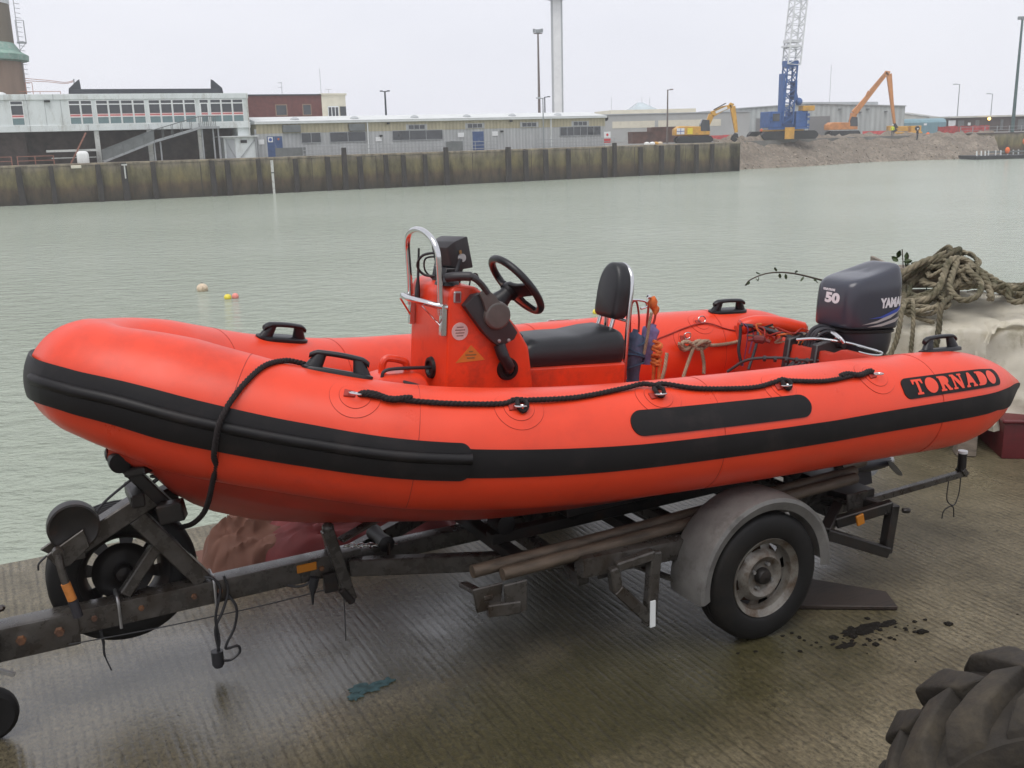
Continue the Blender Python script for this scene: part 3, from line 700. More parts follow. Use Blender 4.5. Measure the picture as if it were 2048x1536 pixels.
# lifeline
LP = [(1.05, 57, .012), (1.09, 57, .016), (1.20, 57, .012), (1.38, 57, .011), (1.57, 58, .011), (1.62, 61, .018), (1.65, 60, .022), (1.68, 61, .016), (1.87, 64, .011), (2.08, 73, .012), (2.17, 76, .018), (2.213, 69, .026), (2.26, 74, .016), (2.40, 63, .011), (2.63, 57, .011), (2.75, 60, .014), (2.79, 60, .026), (2.83, 60, .014), (3.01, 54.5, .011), (3.20, 57, .013), (3.29, 58, .016)]
mb = MB(); mb.rope(crom([PS.pt(*p) for p in LP], 10), 0.0105, 3, 0.05, 6)
for a, b_, th in ((1.06, 1.24, 57), (3.10, 3.28, 57)): mb.rope([PS.pt(a+(b_-a)*k/8, th+(2*math.sin(k) if k else 0), 0.017) for k in range(9)], 0.0125, 3, 0.04, 6)
for s, th in ((1.645, 55), (2.215, 63), (2.80, 56)):
    c = PS.pt(s, th, 0.018); q, r, t, u, o = PS.at(s); nn = PS.nrm(s, th); l = nn.cross(t)
    mb.tube([c+t*0.018*math.cos(a)+l*0.026*math.sin(a)+nn*0.006*math.cos(2*a) for a in [2*math.pi*i/16 for i in range(16)]], 0.009, 6, closed=True)
mb.build('lifeline', 'black_rope', boat, angle=60)
mb = MB(); mb.tube(crom([SS.pt(2.72, 60, .004), SS.pt(3.0, 156, .004), SS.pt(3.2, 146, .004), SS.pt(3.49, 130, .012), SS.pt(3.66, 142, .004), SS.pt(3.90, 156, .004)], 10), 0.0042, 6)
mb.build('lifeline', 'red_cord', boat)

# hull, deck, transom
kz = lin((.27, -.325), (.285, -.335), (.43, -.405), (.53, -.515), (.67, -.588), (.84, -.643), (1.1, -.690), (1.36, -.716), (1.62, -.742), (2.2, -.700), (3.74, -.575))
mb = MB(); rings = []
for i in range(46):
    u_ = 0.275+(3.74-0.275)*i/45
    def chine(sd_):
        j = min(range(sd_.n), key=lambda k: abs(sd_.Q[k].x-u_)+(0 if sd_.Q[k].x > .2 else 9)) if u_ > 0.30 else 2
        th = lin((.3, -62), (.62, -46), (1.2, -52), (1.7, -58), (2.4, -64), (3.7, -64))(u_)
        q = sd_.Q[j]; t, u, o = sd_.F[j]; return V((u_, 0, 0))+V((0, 1, 0))*(q+(o*math.cos(R(th))+u*math.sin(R(th)))*(sd_.R[j]-.004)).y+V((0, 0, 1))*(q+(o*math.cos(R(th))+u*math.sin(R(th)))*(sd_.R[j]-.004)).z
    a, b_ = chine(PS), chine(SS); k = V((u_, 0, kz(u_)))
    row = []
    for (e, f_) in ((a, k), (k, b_)):
        for m_ in range(8):
            f = m_/8; p = e.lerp(f_, f); bulge = 0.035*math.sin(math.pi*f); p = p+V((0, (-1 if e is a else 1)*bulge*0.6, -bulge*0.45))
            if 0.30 < f < 0.40 and 0.6 < u_: p = p+V((0, 0, -0.012))
            row.append(p)
    row.append(b_); rings.append(row)
mb.grid(rings); tr_ = rings[-1]; mb.poly([p for p in tr_]+[V((3.74, .45, -.40)), V((3.74, -.45, -.40))])
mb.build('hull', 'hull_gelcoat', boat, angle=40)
mb = MB(); rows = []
for i in range(30):
    u_ = 0.75+(3.74-.75)*i/29; j = min(range(PS.n), key=lambda k: abs(PS.Q[k].x-u_)); hw = -PS.Q[j].y-PS.R[j]*0.55
    rows.append([V((u_, hw*f, -.375+0.0*abs(f))) for f in (-1, -.5, 0, .5, 1)])
mb.grid(rows); mb.build('deck', 'orange_gelcoat', boat)
mb = MB(); mb.prism([(-.56, -.50), (.56, -.50), (.56, -.02), (.26, -.02), (.20, -.05), (-.20, -.05), (-.26, -.02), (-.56, -.02)], (3.70, 0, 0), (0, 1, 0), (0, 0, 1), (1, 0, 0), 0.05)
mb.build('transom', 'hull_gelcoat', boat, bevel=0.012, seg=2)
mb = MB(); mb.tube(crom([(3.57, .36, .00), (3.66, .33, .025), (3.80, .29, .02), (3.94, .24, -.01)], 8), [0.03]+[0.045]*23+[0.03], 14)
mb.build('well_roll', 'orange_gelcoat', boat)

# ------------------------------------------------------------------ console
con_poly = [(1.575, -.40), (1.575, .285), (1.59, .312), (1.62, .322), (1.69, .318), (1.80, .243), (1.90, .137), (1.955, .055), (1.985, -.10), (1.995, -.40)]
mb = MB(); mb.prism(con_poly, (0, -.18, 0), (1, 0, 0), (0, 0, 1), (0, 1, 0), .40)
console = mb.build('console', 'orange_gelcoat', boat, bevel=0.022, seg=3, angle=50)
dd = V((0.26, 0, -.24)).normalized(); dn = V((dd.z*-1, 0, dd.x)).normalized()   # down the dash, and out of it
# dash panel on the slope
c0 = V((1.69, 0, .318))
mb = MB(); mb.loft([[c0+dd*a+V((0, b_, 0))+dn*h for a, b_ in ((.015, -.165), (.33, -.165), (.33, .205), (.015, .205))] for h in (-.01, .007)])
dash = mb.build('dash_panel', 'black_plastic', console, bevel=0.003)
mb = MB()
for b_ in (.08, .15): mb.lathe([(0.001, .014), (.03, .014), (.034, .012), (.034, 0)], c0+dd*.13+V((0, b_, 0)), dn, 20)
mb.build('gauge', 'grey_plastic', console)
# side control box (the remote throttle) on the near flank
mb = MB(); o_ = V((0, -.18, 0))
mb.prism([(1.628, .243), (1.668, .287), (1.70, .295), (1.80, .225), (1.878, .128), (1.862, .098), (1.80, .068), (1.77, .085), (1.72, .13)], (0, -.222, 0), (1, 0, 0), (0, 0, 1), (0, 1, 0), .045)
mb.build('throttle_box', 'grey_plastic', console, bevel=0.008, seg=2)
mb = MB(); mb.lathe([(.001, .022), (.050, .022), (.058, .016), (.060, 0)], (1.772, -.222, .203), (0, -1, 0), 32)
mb.prism([(-.052, -.03), (.052, -.03), (.026, .085), (.010, .125), (-.028, .125), (-.030, .085)], (1.772, -.240, .203), V((.86, 0, .51)), V((-.51, 0, .86)), (0, 1, 0), .018)
mb.build('throttle_hub', 'throttle_grey', console, bevel=0.004, seg=2)
mb = MB(); mb.tube(crom([(1.722, -.235, .297), (1.700, -.235, .325), (1.672, -.235, .350), (1.655, -.23, .360)], 6), 0.013, 10)
mb.tube(crom([(1.675, -.235, .352), (1.65, -.22, .364), (1.60, -.18, .360), (1.575, -.15, .352)], 6), [0.014]*6+[.019]*13, 12)
mb.build('throttle_lever', 'grey_plastic', console)
mb = MB(); mb.lathe([(.001, .030), (.03, .026), (.048, .014), (.052, 0)], (1.60, -.10, .318), (0, 0, 1), 24)
mb.build('compass', 'black_plastic', console)
mb = MB()
for a, b_ in ((1.79, .065), (1.835, .066)): mb.lathe([(.001, .004), (.007, .003), (.008, 0)], (a, -.222, b_+.03), (0, -1, 0), 10)
mb.build('box_screw', 'dull_steel', console)
mb = MB(); mb.tube(crom([(1.80, -.205, .075), (1.815, -.215, .03), (1.835, -.215, .0), (1.852, -.205, -.03), (1.856, -.17, -.04)], 6), [.026]*8+[.024]*9+[.02]*8, 12)
mb.build('control_cable_boot', 'black_plastic', console)
mb = MB(); mb.lathe([(.001, .004), (.028, .004), (.032, .014), (.046, .013), (.050, 0)], (1.856, -.18, -.035), (0, -1, 0), 28)
mb.build('cable_gland', 'black_rubber', console)
mb = MB(); mb.lathe([(.001, .004), (.026, .004), (.032, .014), (.044, .013), (.048, 0)], (1.575, -.02, -.045), (-1, 0, 0), 28)
mb.build('hose_gland', 'black_rubber', console)
mb = MB(); mb.lathe([(.001, .0022), (.0365, .0022), (.037, 0)], (1.628, -.18, .134), (0, -1, 0), 32)
stk = mb.build('round_sticker', 'sticker_pale', console)
mb = MB()
for zz, w in ((.018, .03), (.006, .045), (-.006, .04), (-.018, .03)): mb.box(1.628-w/2, 1.628+w/2, -.1828, -.1822, .134+zz-.0018, .134+zz+.0018)
mb.build('sticker_print', 'canvas_pink', stk)
mb = MB(); mb.prism([(1.612, .002), (1.748, .010), (1.681, .075)], (0, -.1818, 0), (1, 0, 0), (0, 0, 1), (0, 1, 0), .0015)
tri = mb.build('warning_sticker', 'sticker_yellow', console)
mb = MB()
for zz, w in ((.048, .018), (.034, .05), (.021, .036)): mb.box(1.681-w/2, 1.681+w/2, -.1826, -.1820, zz-.003, zz+.003)
mb.build('sticker_print', 'sticker_ink', tri)
mb = MB(); mb.box(1.594, 1.628, -.187, -.178, .252, .300); fr = mb.build('rocker_switch', 'dull_steel', console, bevel=0.004)
mb = MB(); mb.box(1.600, 1.622, -.190, -.186, .258, .294); mb.build('switch_rocker', 'canvas_red', fr, bevel=0.002)
# stainless rail ahead of the console
mb = MB(); hp = []
for k in range(25):
    a = math.pi*k/24; y = -.165*math.cos(a); hp.append(V((1.535-.02*math.sin(a), y+.01, .42+.115*math.sin(a)**0.75)))
P = [V((1.552, -.155, .20)), V((1.545, -.155, .32))]+hp+[V((1.545, .175, .32)), V((1.552, .175, .20))]
mb.tube(crom(P, 3), 0.0125, 12)
mb.tube(crom([(1.575, -.165, .232), (1.53, -.150, .240), (1.485, -.08, .250), (1.47, .01, .252), (1.485, .10, .250), (1.53, .17, .240), (1.575, .185, .232)], 7), 0.0125, 12)
mb.build('console_rail', 'steel', console)
for y in (-.160, .178):
    mb = MB(); mb.box(1.548, 1.572, y-.014, y+.014, .115, .245); mb.bar((1.565, y, .14), (1.485, y*0.7, .235), .012, .004)
    mb.build('rail_bracket', 'steel', console, bevel=0.003)
# chart plotter, its yoke and leads
pm = Matrix.Translation((1.665, .03, .432)) @ Matrix.Rotation(R(-14), 4, 'Y') @ Matrix.Rotation(R(14), 4, 'Z')
def loc_rings(mx, L): return [[mx @ V(p) for p in r] for r in L]
mb = MB(); mb.loft(loc_rings(pm, [[(x_, y_*k, z_*k) for y_, z_ in ((-.085, -.065), (.085, -.065), (.085, .065), (-.085, .065))] for x_, k in ((-.045, .62), (-.02, .93), (.018, 1.0), (.040, 1.04), (.046, 1.02))]))
plot = mb.build('chart_plotter', 'grey_plastic', console, bevel=0.006, seg=2)
mb = MB(); mb.loft(loc_rings(pm, [[(x_, y_, z_) for y_, z_ in ((-.07, -.05), (.07, -.05), (.07, .05), (-.07, .05))] for x_ in (.044, .048)])); mb.build('screen', 'glass_dark', plot)
mb = MB(); mb.loft(loc_rings(pm, [[(x_, y_, z_) for x_, z_ in ((-.012, -.02), (.0, -.02), (.0, .02), (-.012, .02))] for y_ in (-.089, -.086)])); mb.build('plotter_label', 'sticker_ink', plot)
mb = MB(); mb.tube([pm @ V((-.012, -.092, -.01)), pm @ V((-.012, -.105, -.01))], 0.017, 14); mb.build('yoke_knob', 'dull_steel', console)
mb = MB(); mb.loft([[V((x_+o2, y_, z_)) for x_, y_ in ((1.61, -.045), (1.69, -.045), (1.69, .085), (1.61, .085))] for o2, z_ in ((0, .315), (0, .335), (.01, .38))])
mb.bar((1.635, -.095, .33), (1.66, -.098, .425), .03, .012); mb.bar((1.64, .125, .33), (1.66, .13, .425), .03, .012)
mb.build('plotter_yoke', 'black_plastic', console, bevel=0.004)
mb = MB(); mb.tube(crom([(1.625, .03, .44), (1.56, .06, .425), (1.545, .09, .38), (1.575, .09, .34), (1.62, .05, .335)], 7), 0.0055, 8); mb.build('plotter_lead', 'cable', console)
mb = MB(); mb.tube(crom([(1.63, .05, .42), (1.575, .07, .41), (1.58, .09, .36), (1.61, .08, .325)], 7), 0.004, 8); mb.build('plotter_lead', 'cable', console)
mb = MB(); mb.tube(crom([(1.74, -.02, .30), (1.75, -.02, .345), (1.775, -.02, .35), (1.79, -.02, .30)], 6), 0.0035, 6)
mb.build('plotter_lead', 'cable', console)
mb = MB(); mb.tube([(1.555, .105, .225), (1.555, .105, .28), (1.556, .105, .32), (1.556, .104, .450)], [.013, .011, .006, .0045], 10)
mb.build('radio_aerial', 'cable', console)
# steering wheel
wn = V((.76, 0, .65)).normalized(); wu = V((-.65, 0, .76)); wc = V((1.978, .0, .300)); wy = V((0, 1, 0))
mb = MB(); rr_ = 0.150
mb.tube([wc+wu*rr_*math.cos(a)+wy*rr_*math.sin(a) for a in [2*math.pi*k/48 for k in range(48)]], 0.0165, 12, closed=True)
swh = mb.build('steering_wheel', 'black_plastic', console, angle=60)
mb = MB()
for a in (R(90), R(-90), R(180)):
    d = wu*math.cos(a)+wy*math.sin(a); s_ = wn.cross(d)
    mb.loft([[wc+d*rad-wn*dz+s_*w*x_+wn*.009*y_ for x_, y_ in ((-1, -1), (1, -1), (1, 1), (-1, 1))] for rad, dz, w in ((.02, .03, .040), (.07, .024, .032), (.145, .002, .030))])
mb.lathe([(.001, .012), (.032, .008), (.042, -.012), (.044, -.035)], wc-wn*.02, wn, 24)
mb.build('spoke', 'black_plastic', swh, bevel=0.004, seg=2)
mb = MB(); mb.tube([wc-wn*.035, wc-wn*.07, wc-wn*.135], [.040, .034, .052], 18); mb.build('steering_column', 'black_plastic', console)
# ------------------------------------------------------------------ jockey seat
mb = MB(); mb.box(1.975, 2.50, -.135, .155, -.40, -.045); pod = mb.build('seat_pod', 'orange_gelcoat', boat, bevel=0.03, seg=3)
mb = MB(); rings = []
for i in range(21):
    f = i/20; u_ = 1.955+.545*f; top = lin((0, .045), (.1, .072), (.35, .082), (.55, .083), (.75, .102), (.9, .108), (1, .085))(f); e = 1 if 0 < i < 20 else .8
    ring = []
    for k in range(20):
        a = 2*math.pi*k/20; y = math.copysign(abs(math.cos(a))**.45, math.cos(a))*.148*e; z = math.sin(a)
        z = (top*e if z > 0 else -.062*e)*abs(z)**.5*(1)
        ring.append(V((u_, y+.01, z)))
    rings.append(ring)
mb.loft(rings); mb.build('seat_cushion', 'vinyl', pod, angle=60)
# backrest pad on stainless loop
mb = MB(); ol = []
for k in range(40):
    a = 2*math.pi*k/40; y = math.cos(a); z = math.sin(a)
    yy = math.copysign(abs(y)**(.85 if z > 0 else .22), y)*(.092-.006*max(0, z)); zz = .262+(.135*abs(z)**.9 if z > 0 else -.120*abs(z)**.22)
    ol.append((yy+.005, zz))
lean = lambda z: .10*(z-.15)
mb.loft([[V((2.455+x_+lean(z), .005+(y-.005)*k, .265+(z-.265)*k)) for y, z in ol] for x_, k in ((-.012, .80), (-.006, .93), (.006, 1.0), (.05, 1.0), (.062, .95), (.066, .85))])
back = mb.build('backrest', 'vinyl', pod, angle=55)
mb = MB()
L = [V((2.520, -.086, -.30)), V((2.522, -.086, -.05)), V((2.524, -.086, .15)), V((2.532, -.084, .28)), V((2.538, -.062, .352)), V((2.540, .005, .386)), V((2.538, .072, .352)), V((2.532, .094, .28)), V((2.524, .096, .15)), V((2.522, .096, -.05)), V((2.52, .096, -.30))]
mb.tube(crom(L, 6), .011, 10); mb.tube([(2.524, -.086, .135), (2.524, .096, .135)], .008, 8)
mb.tube([(2.44, -.05, .04), (2.47, -.05, .16)], .010, 8); mb.tube([(2.44, .06, .04), (2.47, .06, .16)], .010, 8)
mb.build('backrest_frame', 'steel', pod, angle=60)

# ================================================================== OUTBOARD MOTOR (boat frame)
motor = thing('outboard_motor', 'dark grey outboard motor clamped on the transom of the orange boat', 'outboard motor', mtx=BM)
MC = 4.055
def sring(u0, u1, hw, z, ex=4.0, n=40, tilt=0.0, nose=0.0):
    c = (u0+u1)/2; h = (u1-u0)/2; out = []
    for k in range(n):
        a = 2*math.pi*k/n; x = math.copysign(abs(math.cos(a))**(2/ex), math.cos(a)); y = math.copysign(abs(math.sin(a))**(2/ex), math.sin(a))
        out.append(V((c+h*x-nose*(1-abs(y)**2)*(1 if x < 0 else 0), y*hw*(1-.10*max(0, -x)), z+tilt*x)))
    return out
SQ = lambda u: 4.065+(u-4.065)*.85
cr_r = [(3.845, 4.275, .168, .050, 0), (3.838, 4.28, .174, .056, 0), (3.832, 4.285, .176, .16, 0), (3.836, 4.287, .174, .255, .004), (3.846, 4.286, .168, .290, .010), (3.874, 4.280, .158, .322, .022), (3.925, 4.272, .146, .345, .034), (3.985, 4.262, .128, .360, .040), (4.04, 4.240, .090, .367, .036), (4.09, 4.20, .04, .369, .03)]
mb = MB(); mb.loft([sring(SQ(a), SQ(b_), w*.88, z, 5.6, 56, t*.84, .010) for a, b_, w, z, t in cr_r])
cowl = mb.build('cowl', 'cowl', motor, angle=70)
sd_mod = cowl.modifiers.new('subsurf', 'SUBSURF'); sd_mod.levels = 2; sd_mod.render_levels = 2
bpy.context.view_layer.update()
cdg = bpy.context.evaluated_depsgraph_get(); cme = bpy.data.meshes.new_from_object(cowl.evaluated_get(cdg))
cowl_bvh = BVHTree.FromPolygons([v.co.copy() for v in cme.vertices], [tuple(p.vertices) for p in cme.polygons])
mb = MB(); mb.loft([sring(SQ(a), SQ(b_), w*.88, z, 4.2, 40, 0, .01) for a, b_, w, z in ((3.850, 4.27, .164, .050), (3.845, 4.275, .172, .046), (3.845, 4.275, .172, .034), (3.85, 4.27, .166, .030))]); mb.build('cowl_seal', 'black_rubber', motor, angle=50)
mb = MB(); mb.loft([sring(SQ(a), SQ(b_), w*.88, z, 3.4, 40) for a, b_, w, z in ((3.85, 4.272, .168, .032), (3.855, 4.270, .170, -.02), (3.87, 4.262, .162, -.07), (3.90, 4.24, .140, -.12), (3.96, 4.20, .09, -.20))])
mb.build('lower_pan', 'cowl_pan', motor, angle=60)
mb = MB(); mb.loft([sring(a, b_, w, z, 2.4, 28) for a, b_, w, z in ((3.97, 4.19, .075, -.19), (3.98, 4.19, .06, -.34), (4.0, 4.22, .05, -.50), (4.02, 4.26, .045, -.60), (4.06, 4.28, .03, -.68))])
mb.build('midsection', 'cowl_pan', motor, angle=60)
mb = MB(); mb.prism([(3.93, -.07), (4.36, -.10), (4.42, -.06), (4.42, .06), (4.36, .10), (3.93, .07)], (0, 0, -.585), (1, 0, 0), (0, 1, 0), (0, 0, 1), .012)
mb.build('cavitation_plate', 'cowl_pan', motor, bevel=0.003)
mb = MB(); mb.tube([(3.98, 0, -.742), (4.02, 0, -.742), (4.10, 0, -.742), (4.28, 0, -.742), (4.38, 0, -.742), (4.45, 0, -.742)], [.005, .03, .045, .048, .042, .03], 16)
mb.prism([(4.06, -.76), (4.30, -.76), (4.33, -.865), (4.22, -.875)], (0, -.006, 0), (1, 0, 0), (0, 0, 1), (0, 1, 0), .012)
mb.build('gearcase', 'cowl_pan', motor, angle=50)
mb = MB()
for k in range(3):
    a = R(75+120*k); rd = V((0, math.cos(a), math.sin(a))); tg = V((0, -math.sin(a), math.cos(a)))
    mb.grid([[V((4.41, 0, -.742))+rd*(.035+.105*f)+(tg*math.cos(.7)+V((1, 0, 0))*math.sin(.7))*(w*(.058*math.sin(math.pi*(.18+.74*f)))) for w in (-1, -.4, .2, 1)] for f in (0, .25, .5, .75, .92, 1)])
bmesh.ops.solidify(mb.bm, geom=list(mb.bm.faces), thickness=0.005)
mb.tube([(4.37, 0, -.742), (4.46, 0, -.742)], [.040, .030], 14)
mb.build('propeller', 'dull_steel', motor, angle=40)
mb = MB()
for y in (-.10, .10):
    mb.prism([(3.66, -.30), (3.70, -.30), (3.695, -.09), (3.78, -.08), (3.78, -.30), (3.84, -.30), (3.86, -.03), (3.78, .0), (3.68, -.02)], (0, y-.02, 0), (1, 0, 0), (0, 0, 1), (0, 1, 0), .04)
mb.tube([(3.83, -.16, -.02), (3.83, .16, -.02)], .022, 12)
mb.build('clamp_bracket', 'grey_plastic', motor, bevel=0.006)
mb = MB()
mb.tube(crom([(3.835, -.02, .03), (3.80, -.10, .035), (3.79, -.16, .02), (3.80, -.185, -.005)], 6), 0.012, 8)
mb.tube(crom([(3.70, .05, -.02), (3.74, -.05, .0), (3.80, -.14, .0), (3.86, -.20, -.01), (3.99, -.235, -.045)], 6), 0.0075, 8)
mb.tube(crom([(3.99, -.235, -.045), (4.02, -.238, -.055), (4.0, -.238, -.066), (3.93, -.235, -.060), (3.86, -.225, -.045)], 6), 0.0075, 8)
mb.build('steering_arm', 'steel', motor)
mb = MB()
for k, (dy, dz) in enumerate(((0, 0), (.02, .012), (-.02, .005), (.035, -.01), (-.035, -.008))):
    mb.tube(crom([(3.86, -.03+dy, .035+dz), (3.80, -.02+dy, .045+dz), (3.755, -.01+dy, .02+dz), (3.74, -.005+dy, -.04), (3.72, .0+dy*1.4, -.11), (3.66, .03+dy, -.18)], 7), 0.011-.001*k, 8)
mb.build('control_cable', 'grey_hose', motor)
mb = MB()
mb.tube(crom([(3.80, .02, -.06), (3.70, .15, -.01), (3.62, .27, .015), (3.56, .34, .02)], 7), .0115, 10)
mb.tube(crom([(3.62, .27, .015), (3.60, .24, -.03), (3.57, .22, -.10), (3.52, .20, -.20)], 7), .008, 10)
mb.tube(crom([(3.56, .34, .02), (3.555, .33, -.05), (3.545, .32, -.12), (3.56, .30, -.2)], 7), .009, 10)
mb.build('fuel_hose', 'grey_hose', motor)
mb = MB()
mb.tube(crom([(3.36, .18, -.20), (3.42, .10, -.125), (3.52, 0, -.10), (3.62, -.06, -.105), (3.70, -.12, -.10)], 7), .008, 10)
for k in range(5): mb.tube([(3.47+.045*k, .04-.03*k, -.108), (3.482+.045*k, .032-.03*k, -.108)], .016, 10)
mb.build('steering_cable', 'grey_plastic', motor)
# lettering and flashes projected on the cowl
def decal(bm, o, ex, ey, direction, m, name, off=0.0012, sub=0.02):
    bmesh.ops.triangulate(bm, faces=bm.faces)
    for _ in range(4):
        E_ = [e for e in bm.edges if e.calc_length() > sub]
        if not E_: break
        bmesh.ops.subdivide_edges(bm, edges=E_, cuts=1); bmesh.ops.triangulate(bm, faces=[f for f in bm.faces if len(f.verts) > 3])
    d = V(direction).normalized(); kill = []
    for v in bm.verts:
        p = V(o)+V(ex)*v.co.x+V(ey)*v.co.y; h = cowl_bvh.ray_cast(p-d*0.6, d)
        if h[0] is None: kill.append(v); continue
        v.co = h[0]+(h[1] if h[1].dot(d) < 0 else -h[1])*off
    if kill: bmesh.ops.delete(bm, geom=kill, context='VERTS')
    mb = MB(); mb.bm.free(); mb.bm = bm; return mb.build(name, m, cowl, angle=80)
# front face reads along -y (towards the viewer's right), flank reads along +x
decal(text_bm('50', .068, .004, width=1.45), (3.83, -.01, .205), (0, -1, 0), (0, 0, 1), (1, 0, 0), 'decal_white', 'horsepower_number')
decal(text_bm('FOUR STROKE', .0145, .001, width=.9), (3.83, .02, .248), (0, -1, 0), (0, 0, 1), (1, 0, 0), 'decal_white', 'horsepower_number')
decal(text_bm('YAMAHA', .066, .004, width=.80), (4.178, -.17, .195), (1, 0, .06), (-.05, 0, 1), (0, 1, 0), 'decal_white', 'maker_name')
def pbm(L):
    bm = bmesh.new(); bm.faces.new([bm.verts.new((x_, y_, 0)) for x_, y_ in L]).normal_update(); return bm
decal(pbm([(0, 0), (.08, .012), (.20, .055), (.285, .105), (.285, .085), (.20, .035), (.10, .005)]), (3.995, -.17, .110), (1, 0, 0), (0, 0, 1), (0, 1, 0), 'decal_blue', 'side_flash', .0016)
decal(pbm([(0, 0), (.10, .022), (.20, .060), (.30, .105), (.25, .066), (.19, .034), (.10, .010)]), (3.955, -.17, .078), (1, 0, 0), (0, 0, 1), (0, 1, 0), 'decal_silver', 'side_flash', .0012)
decal(pbm([(0, 0), (.10, .018), (.20, .045), (.28, .072), (.20, .026), (.10, .004)]), (3.99, -.17, .066), (1, 0, 0), (0, 0, 1), (0, 1, 0), 'decal_silver', 'side_flash', .0012)

# ================================================================== THINGS LYING IN THE BOAT
t = thing('fuel_tank', 'orange plastic fuel tank with moulded handle in front of the steering console', 'fuel tank', mtx=BM)
mb = MB(); mb.loft([[V((1.435+a*k, .02+b_*k, z)) for a, b_ in ((-.135, -.10), (.12, -.10), (.12, .10), (-.135, .10))] for z, k in ((-.37, 1), (-.13, 1), (-.075, .80), (-.06, .55))])
mb.build('tank', 'orange_gelcoat', t, bevel=0.03, seg=3)
mb = MB(); mb.tube(crom([(1.365, .02, -.07), (1.372, .02, -.02), (1.395, .02, -.004), (1.46, .02, -.018), (1.475, .02, -.035), (1.485, .02, -.09)], 6), .0155, 10); mb.build('carry_handle', 'orange_gelcoat', t)
mb = MB(); mb.tube(crom([(1.345, -.04, -.13), (1.345, -.04, -.07), (1.355, -.04, -.046), (1.39, -.04, -.038), (1.47, -.03, -.040), (1.575, -.02, -.045)], 6), .0075, 8)
mb.tube(crom([(1.43, -.06, -.09), (1.50, -.09, -.11), (1.57, -.12, -.15)], 6), .0075, 8); mb.build('fuel_line', 'grey_hose', t)
t = tag(thing('rolled_flag', 'rolled dark blue cloth bound with cord, hanging behind the backrest', 'rolled cloth', mtx=BM))
def lumpy(pts, rad, seed, n=14, amt=.12):
    rg = []
    for i, (p, (tt, s, u)) in enumerate(zip(pts, frames(pts))):
        rg.append([p+(s*math.cos(a)+u*math.sin(a))*rad[i]*(1+amt*noise.noise(V((math.cos(a)*1.5+seed, math.sin(a)*1.5, i*.35)))+.05*math.sin(a*5+seed+i*.3)) for a in [2*math.pi*k/n for k in range(n)]])
    return rg
P = resample(crom([(2.66, .03, -.36), (2.655, .03, -.2), (2.65, .03, -.05), (2.645, .03, .03), (2.65, .03, .075)], 8), .015)
mb = MB(); mb.loft(lumpy(P, [.038+.008*math.sin(i*.35) - (.02 if i > len(P)-3 else 0) for i in range(len(P))], 1)); tag(mb.build('cloth', 'blue_cloth', t, angle=70))
mb = MB()
for z, k in ((-.19, 1), (-.10, 1.1), (-.06, 1.15), (-.03, 1.1), (.02, 1.05)):
    mb.tube([V((2.653, .03, z))+V((math.cos(a)*.044*k, math.sin(a)*.044*k, .02*math.sin(a+z*40))) for a in [2*math.pi*i/20 for i in range(20)]], .004, 5, closed=True)
mb.build('binding', 'blue_cord', t)
mb = MB(); mb.tube(crom([(2.62, .03, .06), (2.615, .03, .13), (2.62, .03, .20), (2.645, .03, .205), (2.665, .03, .13), (2.668, .03, .06)], 6), .005, 6); mb.build('hanging_cord', 'red_cord', t)
t = thing('rolled_pennant', 'small rolled lilac cloth hung beside the dark blue roll behind the backrest', 'rolled cloth', mtx=BM)
P = resample(crom([(2.735, .05, -.10), (2.735, .05, -.04), (2.742, .05, .02), (2.755, .05, .075), (2.76, .05, .095)], 8), .012)
mb = MB(); mb.loft(lumpy(P, [.030+.012*i/len(P) - (.02 if i > len(P)-3 else 0) for i in range(len(P))], 5)); mb.build('cloth', 'lilac_cloth', t, angle=70)
mb = MB(); mb.tube(crom([(2.72, .04, .06), (2.722, .04, .15), (2.725, .04, .205), (2.745, .04, .205), (2.765, .04, .16), (2.762, .04, .11), (2.745, .05, .06)], 6), .0058, 6); mb.build('hanging_cord', 'red_cord', t)
t = thing('rope_hank', 'coiled hank of orange rope hanging behind the seat beside the rolled cloths', 'rope', mtx=BM)
mb = MB()
mb.rope(crom([V((2.742+.020*math.cos(k*2.1)+.004*math.sin(k*5), -.03+.024*math.sin(k*2.1), -.10+.0045*k+.012*math.sin(k*1.3))) for k in range(26)], 6), .0085, 3, .03, 5)
for dx, dy in ((-.014, 0), (0, .012), (.014, -.004), (.004, -.016)): mb.rope(crom([(2.742+dx, -.03+dy, -.06), (2.744+dx, -.03+dy*1.4, -.18), (2.746+dx*1.3, -.03+dy, -.34)], 8), .0085, 3, .03, 5)
mb.build('coil', 'orange_rope', t, angle=70)
mb = MB(); mb.ball((2.705, -.02, .205), .022, 10, (1, 1, 1.5)); mb.ball((2.722, -.02, .175), .018, 10, (1, 1, 1.4)); mb.rough(.006, 60); mb.build('knot', 'orange_rope', t)
mb = MB(); mb.rope(crom([(2.70, -.02, .16), (2.69, -.02, .10), (2.685, -.02, .04), (2.68, -.01, -.04)], 6), .008, 3, .03, 5); mb.build('tail', 'tan_rope', t)
mb = MB(); mb.tube(crom([(2.55, .0, .215), (2.60, -.01, .222), (2.66, -.015, .215), (2.672, -.015, .19), (2.64, -.015, .18)], 6), .006, 8); mb.ball((2.68, -.015, .235), .012, 8); mb.build('snap_hook', 'steel', t)
